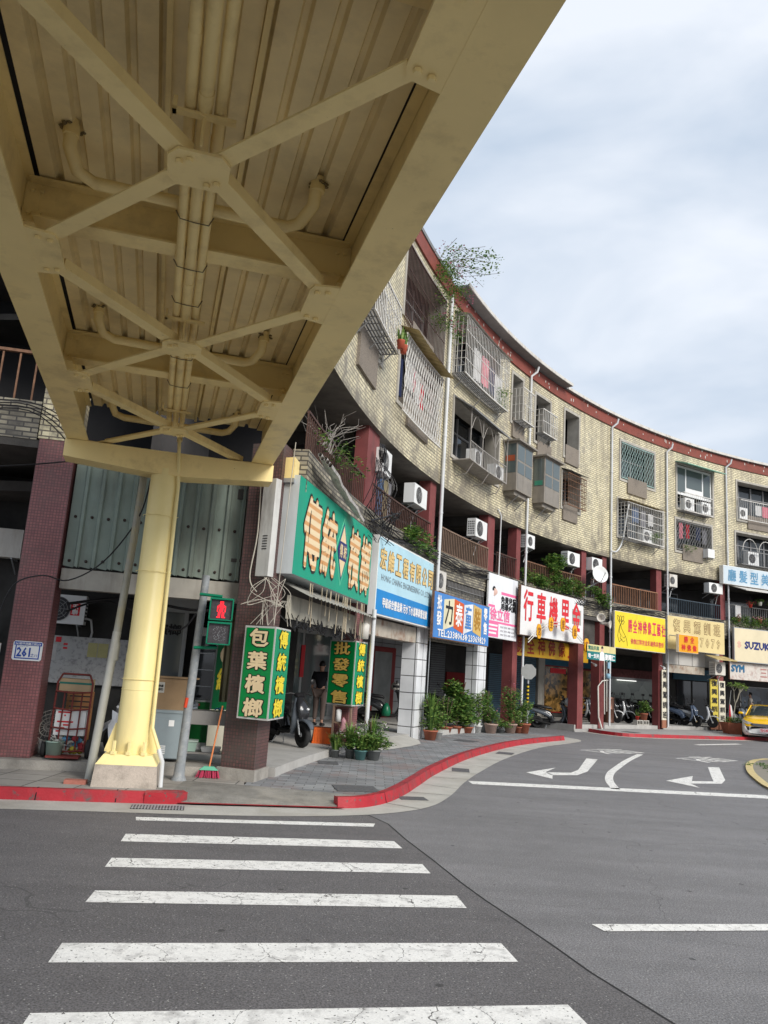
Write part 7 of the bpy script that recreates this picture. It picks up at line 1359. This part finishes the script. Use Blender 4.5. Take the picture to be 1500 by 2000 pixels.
# laundry
def cloth(m, s0, s1, z0, z1, d, seg=5):
    for i in range(seg):
        a = s0+(s1-s0)*i/seg; b = s0+(s1-s0)*(i+1)/seg; da, db = d+.03*(i % 2), d+.03*((i+1) % 2); m.face([F(a, z0+random.uniform(-.05, .05), da), F(b, z0, db), F(b, z1, db), F(a, z1, da)])
CL = [mk('navy_cloth', (.02, .03, .08), .9), mk('black_cloth', (.02, .02, .022), .9), mk('denim_cloth', (.07, .11, .2), .9), mk('khaki_cloth', (.22, .19, .12), .9), mk('white_cloth', (.55, .55, .55), .9), mk('red_cloth', (.5, .02, .04), .9), mk('pink_cloth', (.6, .2, .25), .9), mk('grey_cloth', (.2, .2, .22), .9)]
for lb, items in (('row of dark trousers and shirts drying beside the upstairs air conditioner', [(9.4, .5, 1, 4.95, 5.9), (9.75, .3, 0, 4.9, 5.95), (10.1, .28, 0, 5.0, 5.9), (10.4, .3, 2, 4.95, 5.9), (10.72, .3, 3, 4.8, 5.85), (11.0, .2, 7, 4.9, 5.85)]),
                  ('red and white washing behind the white crossed grille near the bridge', [(10.3, .5, 4, 7.9, 8.6), (11.0, .3, 4, 7.8, 8.5), (11.35, .22, 5, 7.4, 8.35), (10.75, .2, 6, 8.0, 8.5), (9.7, .3, 0, 7.5, 8.4)]),
                  ('pink and red towels behind the crossed grille under the wide white window', [(29.8, .22, 6, 7.75, 8.4), (30.25, .18, 5, 7.8, 8.4), (30.9, .25, 0, 7.8, 8.35), (31.3, .25, 7, 7.7, 8.3)]),
                  ('pastel shirts inside the big white cage', [(14.6, .5, 4, 9.7, 10.6), (15.2, .5, 6, 9.75, 10.6), (15.8, .35, 0, 9.7, 10.5), (16.2, .5, 4, 9.6, 10.4)]),
                  ('small white and orange cloths on the white railing at the right edge', [(34.5, .35, 4, 9.4, 9.85), (34.95, .3, 6, 9.35, 9.85), (35.3, .3, 4, 9.4, 9.85)]),
                  ('blue shirts inside the cage over the yellow lotus sign', [(26.2, .4, 2, 7.8, 8.4), (26.8, .3, 7, 7.7, 8.35), (27.3, .3, 4, 7.8, 8.3)]),
                  ('white garment draped over the railing beside the hanging pots', [(33.1, .3, 4, 4.8, 5.3)])):
    t = thing('laundry', lb, 'laundry', F(items[0][0], items[0][4], 0))
    dd = {9: -.6 if items[0][3] < 6 else -.1, 10: -.08, 29: -.05, 14: .15, 34: .1, 26: .25, 33: .12}[int(items[0][0])]
    for s_, w_, ci, z0, z1 in items: m = MB(); cloth(m, s_, s_+w_, z0, z1, dd); m.build('garment', CL[ci], t)
    m = MB(); m.tube([F(items[0][0]-.2, items[0][4]+.03, dd), F(items[-1][0]+.5, items[-1][4]+.03, dd)], .008, 4, False); m.build('line', GALV, t)
# cables along the front
t = thing('overhead_cables', 'tangle of black cables and coils running along the slab edge above the shop signs', 'cables', F(15, 4.3, .1)); m = MB(); random.seed(5)
for k in range(7):
    pts = []; n = 44; ph = random.uniform(0, 6)
    for i in range(n): s_ = 8+i*(33-8)/n; pts.append(F(s_, 4.52+.05*math.sin(s_*1.3+ph)+.04*math.sin(s_*3.1+ph*2)-.04*k, .06+.03*math.sin(s_*2+k)))
    m.tube(pts, .014, 4, False)
for k in range(5): m.tube([F(19.4+3.6*i/16, 4.35+.12*math.sin(i*1.1+k), .34) for i in range(17)], .014, 4, False)
c = F(8.3, 5.9, .1); fc = Ff(8.3, 8.6, 5.85, .1)
for k in range(7): m.tube([fc(.1+.13*math.cos(j*math.pi/8)+.01*k, -.05+.16*math.sin(j*math.pi/8)-.01*k, .03*(k % 3)) for j in range(17)], .012, 4, False)
for k in range(12): a = F(8.2+random.uniform(-.2, .6), 5.6, .1); m.tube(sm3([a, a+Vector((random.uniform(-.1, .3), -.1, -.5)), a+Vector((random.uniform(-.3, .3), -.1, -1.2)), a+Vector((random.uniform(-.1, .3), 0, -1.6))]), .007, 4, False)
for k in range(9): m.tube([F(8.3+random.uniform(-.3, 1), 4.35, .1), F(8.6+k*.1, 4.55+.03*k, .3), F(9.3+random.uniform(-.3, .3), 4.7, .2)], .014, 4, False)
m.build('cable', BLK, t); m = MB()
for k in range(11):
    a = Vector((-1.42+random.uniform(-.12, .2), 10.42, 2.7)); m.tube(sm3([a, a+Vector((random.uniform(-.2, .25), -.1, -.2)), a+Vector((random.uniform(-.28, .28), -.08, -.38)), a+Vector((random.uniform(-.2, .2), 0, -.3)), a+Vector((random.uniform(-.15, .15), 0, -.62))]), .004, 4, False)
m.tube([(-1.28, 10.5, 4.6), (-1.3, 10.35, 3.2), (-1.32, 10.3, 2.1)], .006, 4, False); m.tube(sm3([(-1.72, 10.6, 4.1), (-1.68, 10.5, 3.3), (-1.72, 10.45, 2.7), (-1.6, 10.4, 2.5)]), .008, 5, False)
m.build('pale_wire', mk('pale_wire', (.45, .42, .36), .6), t); m = MB()
for k in range(4): m.tube(sm3([PL(-9, 4.95-.06*k, -.05), PL(-6, 4.80-.05*k, -.06), PL(-4.9, 4.85-.04*k, -.06), PL(-4.3, 4.6-.1*k, -.06)]), .008, 4, False)
m.tube(sm3([PL(-9, 3.5, -.05), PL(-5.6, 3.85, -.08), PL(-4.2, 4.1, -.1)]), .01, 4, False); m.tube(sm3([PL(-4.2, 2.2, .3), PL(-3.5, 2.34, .4), PL(-2.6, 2.25, .3), PL(-1.95, 2.3, .2)]), .02, 4, False); m.tube(sm3([PL(-4.2, 2.1, .3), PL(-3.7, 2.28, .4), PL(-2.8, 1.95, .3), PL(-2.5, 2.2, .2)]), .014, 4, False)
m.build('wing_cable', BLK, t)
# white sheet bundle on the upstand above the teal sign
t = thing('rolled_sheeting', 'crumpled white plastic sheeting along the railing above the teal sign', 'plastic sheeting', F(5, 4.4, .1)); m = MB(); random.seed(9)
for k in range(5): m.tube([F(4.3+.28*i, 4.58-.08*k*.4-.035*i+random.uniform(-.03, .03), .12+.04*k) for i in range(10)], .035, 5, False)
m.build('sheet', mk('crumpled_white', (.50, .48, .46), .5, .25, 8, dirt=(.15, .13, .12), dscale=6, damt=.7), t)
# pipes by the second far pillar
t = thing('conduit_group', 'cluster of pale conduits and blue meters on the second far red pillar', 'conduits', F(24.6, .3, .1)); m = MB(); m.tube([F(24.35, .1, .2), F(24.28, .5, .1), F(24.3, 1.55, .05)], .03, 7); m.tube([F(24.75, .6, .05), F(24.7, 2.7, .05)], .022, 6); m.tube([F(24.85, .7, .08), F(24.82, 2.5, .08)], .018, 6); m.tube([F(24.3, 1.55, .05), F(24.5, 1.75, .1), F(24.9, 1.8, .1)], .02, 6); m.build('pipe', OFFW, t); m = MB(); m.lathe(F(24.85, 1.85, .12), [(0, 0), (.09, 0), (.09, .16), (0, .18)], 10); m.fbox(Ff(24.8, 25, 2.2, .1), 0, .14, 0, .22, 0, .05); m.build('meter', mk('pale_blue_meter', (.25, .42, .55), .4), t)
# ---------------------------------------------------------------- taxi
def taxi():
    t = thing('taxi', 'yellow and white taxi sedan cut by the right edge of the picture', 'car', (0, 0, 0))
    # half profile stations x (front=+), rows of (y,z)
    X = [2.30, 2.26, 2.15, 1.9, 1.45, 1.0, .55, .1, -.5, -1.0, -1.5, -2.0, -2.25, -2.32]
    HW = [.60, .74, .83, .89, .91, .91, .91, .91, .91, .91, .90, .86, .78, .62]
    ZT = [.60, .70, .80, .90, .96, 1.0, 1.02, 1.02, 1.03, 1.04, 1.06, 1.07, 1.02, .85]   # bonnet / shoulder height
    body, n = [], 9
    for x, w, zt in zip(X, HW, ZT):
        zb = .22 if abs(x) < 2.2 else .28
        row = [(0, zb), (w*.9, zb), (w*.985, zb+.12), (w, zb+.30), (w*.985, zt-.22), (w*.96, zt-.10), (w*.86, zt-.03), (w*.5, zt), (0, zt+.015)]; body.append([(x, y, z) for y, z in row])
    m = MB(1)
    for sg in (1, -1):
        v = [(p[0], sg*p[1], p[2]) for r_ in body for p in r_]; fs = [[], []]
        for i in range(len(X)-1):
            for j in range(n-1):
                f_ = (i*n+j, (i+1)*n+j, (i+1)*n+j+1, i*n+j+1); fs[1 if j >= 5 else 0].append(f_ if sg > 0 else tuple(reversed(f_)))
        for q_ in (0, 1): m.m = q_; m.faces(v, fs[q_], True)
        m.m = 0; m.faces([(p[0], sg*p[1], p[2]) for p in body[0]], [tuple(range(n))], False); m.faces([(p[0], sg*p[1], p[2]) for p in body[-1]], [tuple(range(n))], False)
    TY = mk('taxi_yellow', (.82, .48, .0), .22, .03, 2, coat=.6); TW = mk('taxi_white', (.74, .74, .74), .22, .03, 2, coat=.6); m.build('body', [TW, TY], t)
    roof = [(.95, 1.0, .74), (.55, 1.25, .66), (.15, 1.42, .60), (-.4, 1.47, .60), (-.95, 1.42, .58), (-1.45, 1.22, .62), (-1.85, 1.06, .68)]
    m = MB(1); v = []
    for x, z, w in roof: v += [(x, -w*1.12, min(z, 1.03)), (x, -w, z-.03), (x, -w*.6, z), (x, w*.6, z), (x, w, z-.03), (x, w*1.12, min(z, 1.03))]
    m.faces(v, [(i*6+j, i*6+j+1, (i+1)*6+j+1, (i+1)*6+j) for i in range(6) for j in (1, 2, 3) if i in (2, 3)], True); 
    for sg in (-1, 1):
        m.tube([(.95, sg*.78, 1.0), (.55, sg*.68, 1.24), (.15, sg*.61, 1.40)], .03, 5); m.tube([(-.95, sg*.6, 1.40), (-1.45, sg*.64, 1.21), (-1.85, sg*.72, 1.05)], .03, 5); m.tube([(-.35, sg*.80, 1.03), (-.38, sg*.61, 1.44)], .025, 5)
    m.build('roof', TY, t)
    m = MB(1); m.faces(v, [(i*6+j, i*6+j+1, (i+1)*6+j+1, (i+1)*6+j) for i in range(6) for j in range(5) if not (i in (2, 3) and j in (1, 2, 3))], True); m.build('windows', mglass('car_glass', (.03, .04, .045), .04), t)
    m = MB(1); m.hexa([(2.235, -.62, .66), (2.325, -.45, .62), (2.325, .45, .62), (2.235, .62, .66), (2.20, -.62, .72), (2.28, -.45, .71), (2.28, .45, .71), (2.20, .62, .72)]); m.build('grille', mk('chrome_dark', (.12, .12, .13), .2, .1, 8, metal=.6), t)
    m = MB(1); m.faces([(2.315, -.50, .27), (2.315, .50, .27), (2.25, .72, .36), (2.27, .56, .56), (2.325, .40, .59), (2.325, -.40, .59), (2.27, -.56, .56), (2.25, -.72, .36)], [tuple(range(8))], False); m.v = [Vector((p.x+.012, p.y, p.z)) for p in m.v]; m.build('intake', BLKM, t)
    m = MB(1); m.hexa([(2.335, -.19, .38), (2.35, -.19, .38), (2.35, .19, .38), (2.335, .19, .38), (2.335, -.19, .53), (2.35, -.19, .53), (2.35, .19, .53), (2.335, .19, .53)]); o = m.build('number_plate', mk('plate_pink', (.72, .55, .58), .5), t); m = MB(1); fp = Fr((2.351, -.19, .38), (0, 1, 0)); m.text('TDC-958', fp, .19, .075, .09, .32, 0, .003, .03); m.build('plate_lettering', RLET, o)
    for sg in (-1, 1):
        m = MB(1); m.faces([(2.31, sg*.46, .72), (2.27, sg*.60, .66), (2.17, sg*.76, .70), (1.98, sg*.885, .80), (2.0, sg*.84, .86), (2.16, sg*.70, .79), (2.27, sg*.5, .745)], [tuple(range(7))], False); m.v = [Vector((p.x+.02, p.y*1.015, p.z)) for p in m.v]; m.build('headlight', MATS['headlight_lens'], t)
        m = MB(1); m.lathe((2.31, sg*.60, .36), [(0, .03), (.05, .028), (.06, 0)], 10, 'x'); m.build('fog_lamp', MATS['headlight_lens'], t)
        m = MB(1); loft(m, [(.72, 1.07, .10, .05, sg*1.0), (.80, 1.07, .09, .06, sg*1.0), (.86, 1.07, .05, .03, sg*1.0)]); m.build('wing_mirror', TY, t)
        for x in (1.42, -1.38):
            m = MB(1); m.lathe((x, sg*.80, .32), [(.19, -.10), (.30, -.10), (.32, -.06), (.32, .06), (.30, .10), (.19, .10), (.19, -.1)], 24, 'y'); o = m.build('wheel', RUB, t); m = MB(1); m.lathe((x, sg*.80, .32), [(0, -.09), (.19, -.08), (.19, .08), (0, .09)], 16, 'y'); m.build('rim', SSIL, o)
    return t
place(taxi(), 15.05, 30.75, .005, R(-118)) 
# ---------------------------------------------------------------- people
def person(label, loc, rz, J, mats, hair=True, scale=1.0):
    """J: joints in metres, local frame facing +x"""
    t = thing('person', label, 'person', loc, rz)
    names = ['pel', 'spi', 'che', 'nec', 'hea', 'top'] ; r = dict(pel=.15, spi=.135, che=.15, nec=.055, hea=.085, top=.075)
    def skin(name, pts, edges, rad, mat, par, lv=2):
        me = bpy.data.meshes.new(name); me.from_pydata([Vector(p) for p in pts], edges, []); o = bpy.data.objects.new(name, me); COL.objects.link(o)
        sk = o.modifiers.new('s', 'SKIN'); sk.use_smooth_shade = True; sub = o.modifiers.new('u', 'SUBSURF'); sub.levels = lv; sub.render_levels = lv
        for i, rr in enumerate(rad): me.skin_vertices[0].data[i].radius = rr if isinstance(rr, tuple) else (rr, rr)
        me.skin_vertices[0].data[0].use_root = True; bpy.context.view_layer.update(); e = bpy.data.meshes.new_from_object(o.evaluated_get(bpy.context.evaluated_depsgraph_get())); bpy.data.objects.remove(o); e.name = name
        e.materials.clear(); e.materials.append(mat); q_ = bpy.data.objects.new(name, e); COL.objects.link(q_); q_.parent = par; return q_
    p, rd, ed = [], [], []
    def add(pt, rr, prev): p.append(pt); rd.append(rr); (ed.append((prev, len(p)-1)) if prev is not None else None); return len(p)-1
    a = add(J['pel'], (.13, .10), None); b = add(J['spi'], (.12, .09), a); c = add(J['che'], (.13, .095), b); nk = add(J['nec'], .05, c); h0 = add(J['jaw'], (.06, .07), nk); h1 = add(J['head'], (.075, .09), h0); add(J['crown'], (.055, .065), h1)
    for s_ in 'LR':
        q = add(J['sho'+s_], .055, c); q = add(J['elb'+s_], .042, q); q = add(J['wri'+s_], .028, q); q = add(J['han'+s_], .033, q)
        wp = Vector(J['han'+s_]); dr = (wp-Vector(J['wri'+s_])).normalized(); sd = dr.cross(Vector((1, 0, 0))).normalized() if abs(dr.x) < .8 else dr.cross(Vector((0, 0, 1))).normalized()
        for k, l in enumerate((.06, .075, .08, .065)): e1 = add(tuple(wp+dr*.04+sd*(-.03+.02*k)), .010, q); e2 = add(tuple(wp+dr*(.04+l*.55)+sd*(-.033+.022*k)), .009, e1); add(tuple(wp+dr*(.04+l*.9)+sd*(-.033+.022*k)+Vector((.02, 0, 0))), .008, e2)
        e1 = add(tuple(wp+sd*.045), .011, q); add(tuple(wp+sd*.06+dr*.05), .009, e1)
        q = add(J['hip'+s_], .085, a); q = add(J['kne'+s_], .055, q); q = add(J['ank'+s_], .036, q); add(J['toe'+s_], .03, q)
    skin('body', p, ed, rd, mk('skin', (.42, .24, .17), .5, .05, 3), t)
    cp, cr_, ce = [J['pel'], J['spi'], J['che'], tuple(Vector(J['che']).lerp(Vector(J['nec']), .5))], [(.15, .125), (.15, .12), (.165, .125), (.10, .085)], [(0, 1), (1, 2), (2, 3)]
    for s_ in 'LR': i = len(cp); cp += [J['sho'+s_], tuple(Vector(J['sho'+s_]).lerp(Vector(J['elb'+s_]), .75))]; cr_ += [.075, .062]; ce += [(2, i), (i, i+1)]
    skin('shirt', cp, ce, cr_, mats[0], t)
    cp, cr_, ce = [J['pel']], [(.165, .135)], []
    for s_ in 'LR': i = len(cp); cp += [J['hip'+s_], J['kne'+s_], tuple(Vector(J['kne'+s_]).lerp(Vector(J['ank'+s_]), .85))]; cr_ += [.105, .075, .06]; ce += [(0, i), (i, i+1), (i+1, i+2)]
    skin('trousers', cp, ce, cr_, mats[1], t)
    hd = Vector(J['head']); m = MB(1); m.smooth = True
    v = []; 
    for i in range(7):
        ph = math.pi*.62*i/6
        for j in range(16): th = 2*math.pi*j/16; back = .018 if math.cos(th) < 0 else -.012*math.sin(ph)*2; v.append(hd+Vector((math.cos(th)*math.sin(ph)*(.098+back), math.sin(th)*math.sin(ph)*.086, .02+math.cos(ph)*.115-(.035 if math.cos(th) > .3 and i > 4 else 0)*0)))
    fs = [(i*16+j, i*16+(j+1) % 16, (i+1)*16+(j+1) % 16, (i+1)*16+j) for i in range(6) for j in range(16) if not (i >= 3 and math.cos(2*math.pi*(j+.5)/16) > .25)]
    m.faces(v, fs, True); m.build('hair', mk('black_hair', (.012, .010, .009), .5, .2, 20), t)
    m = MB(1); m.smooth = True
    for sg in (-1, 1): m.lathe(hd+Vector((.076, sg*.032, .0)), [(0, .006), (.011, 0), (0, -.006)], 8, 'x')
    m.build('eye', WLET, t); m = MB(1); m.hexa([hd+Vector(q_) for q_ in ((.07, -.012, -.045), (.105, -.012, -.045), (.105, .012, -.045), (.07, .012, -.045), (.07, -.006, .01), (.085, -.006, .01), (.085, .006, .01), (.07, .006, .01))]); m.build('nose', MATS['skin'], t)
    m = MB(1); m.tube([hd+Vector((.078, -.025, -.07)), hd+Vector((.086, 0, -.072)), hd+Vector((.078, .025, -.07))], .006, 5); m.build('mouth', mk('lips', (.35, .12, .1), .5), t); m = MB(1)
    for sg in (-1, 1): m.lathe(hd+Vector((.0, sg*.088, -.01)), [(0, -.008), (.02, -.005), (.028, .0), (.02, .006), (0, .008)], 8, 'y')
    m.build('ear', MATS['skin'], t); m = MB(1)
    for s_ in 'LR': an, to = Vector(J['ank'+s_]), Vector(J['toe'+s_]); m.tube([an+Vector((-.05, 0, -.03)), an+Vector((.0, 0, -.035)), to+Vector((.02, 0, 0))], [.045, .05, .04], 8)
    m.build('shoe', BLK, t); return t
ST = dict(pel=(0, 0, .95), spi=(0, 0, 1.12), che=(.0, 0, 1.33), nec=(0, 0, 1.47), jaw=(.02, 0, 1.55), head=(.02, 0, 1.62), crown=(.01, 0, 1.70), shoL=(0, .19, 1.40), shoR=(0, -.19, 1.40), elbL=(-.02, .25, 1.12), elbR=(.0, -.25, 1.12), wriL=(.10, .24, .90), wriR=(.18, -.20, .98), hanL=(.14, .23, .84), hanR=(.24, -.17, .96), hipL=(0, .10, .90), hipR=(0, -.10, .90), kneL=(.03, .11, .50), kneR=(.0, -.11, .50), ankL=(.0, .11, .09), ankR=(-.03, -.11, .09), toeL=(.15, .12, .035), toeR=(.12, -.12, .035))
person('person in a black t-shirt seen from behind, busy inside the corner shop', (-1.22, 19.2, ZF), R(75), ST, (mk('black_tshirt', (.012, .012, .016), .9), mk('grey_brown_trousers', (.12, .09, .08), .9)))
J2 = dict(ST); J2.update(hanL=(.05, .26, .80), wriL=(.02, .26, .87), hanR=(.08, -.26, .80), wriR=(.04, -.26, .87), kneL=(.12, .11, .52), ankL=(.10, .11, .09), toeL=(.25, .12, .035), kneR=(-.06, -.11, .50), ankR=(-.22, -.11, .13), toeR=(-.10, -.12, .04))
person('person in a pale grey shirt walking in the arcade behind the taxi', F(35.6, ZF, -1.4), R(160), J2, (mk('pale_grey_shirt', (.38, .36, .33), .9), mk('dark_trousers', (.03, .03, .035), .9)))
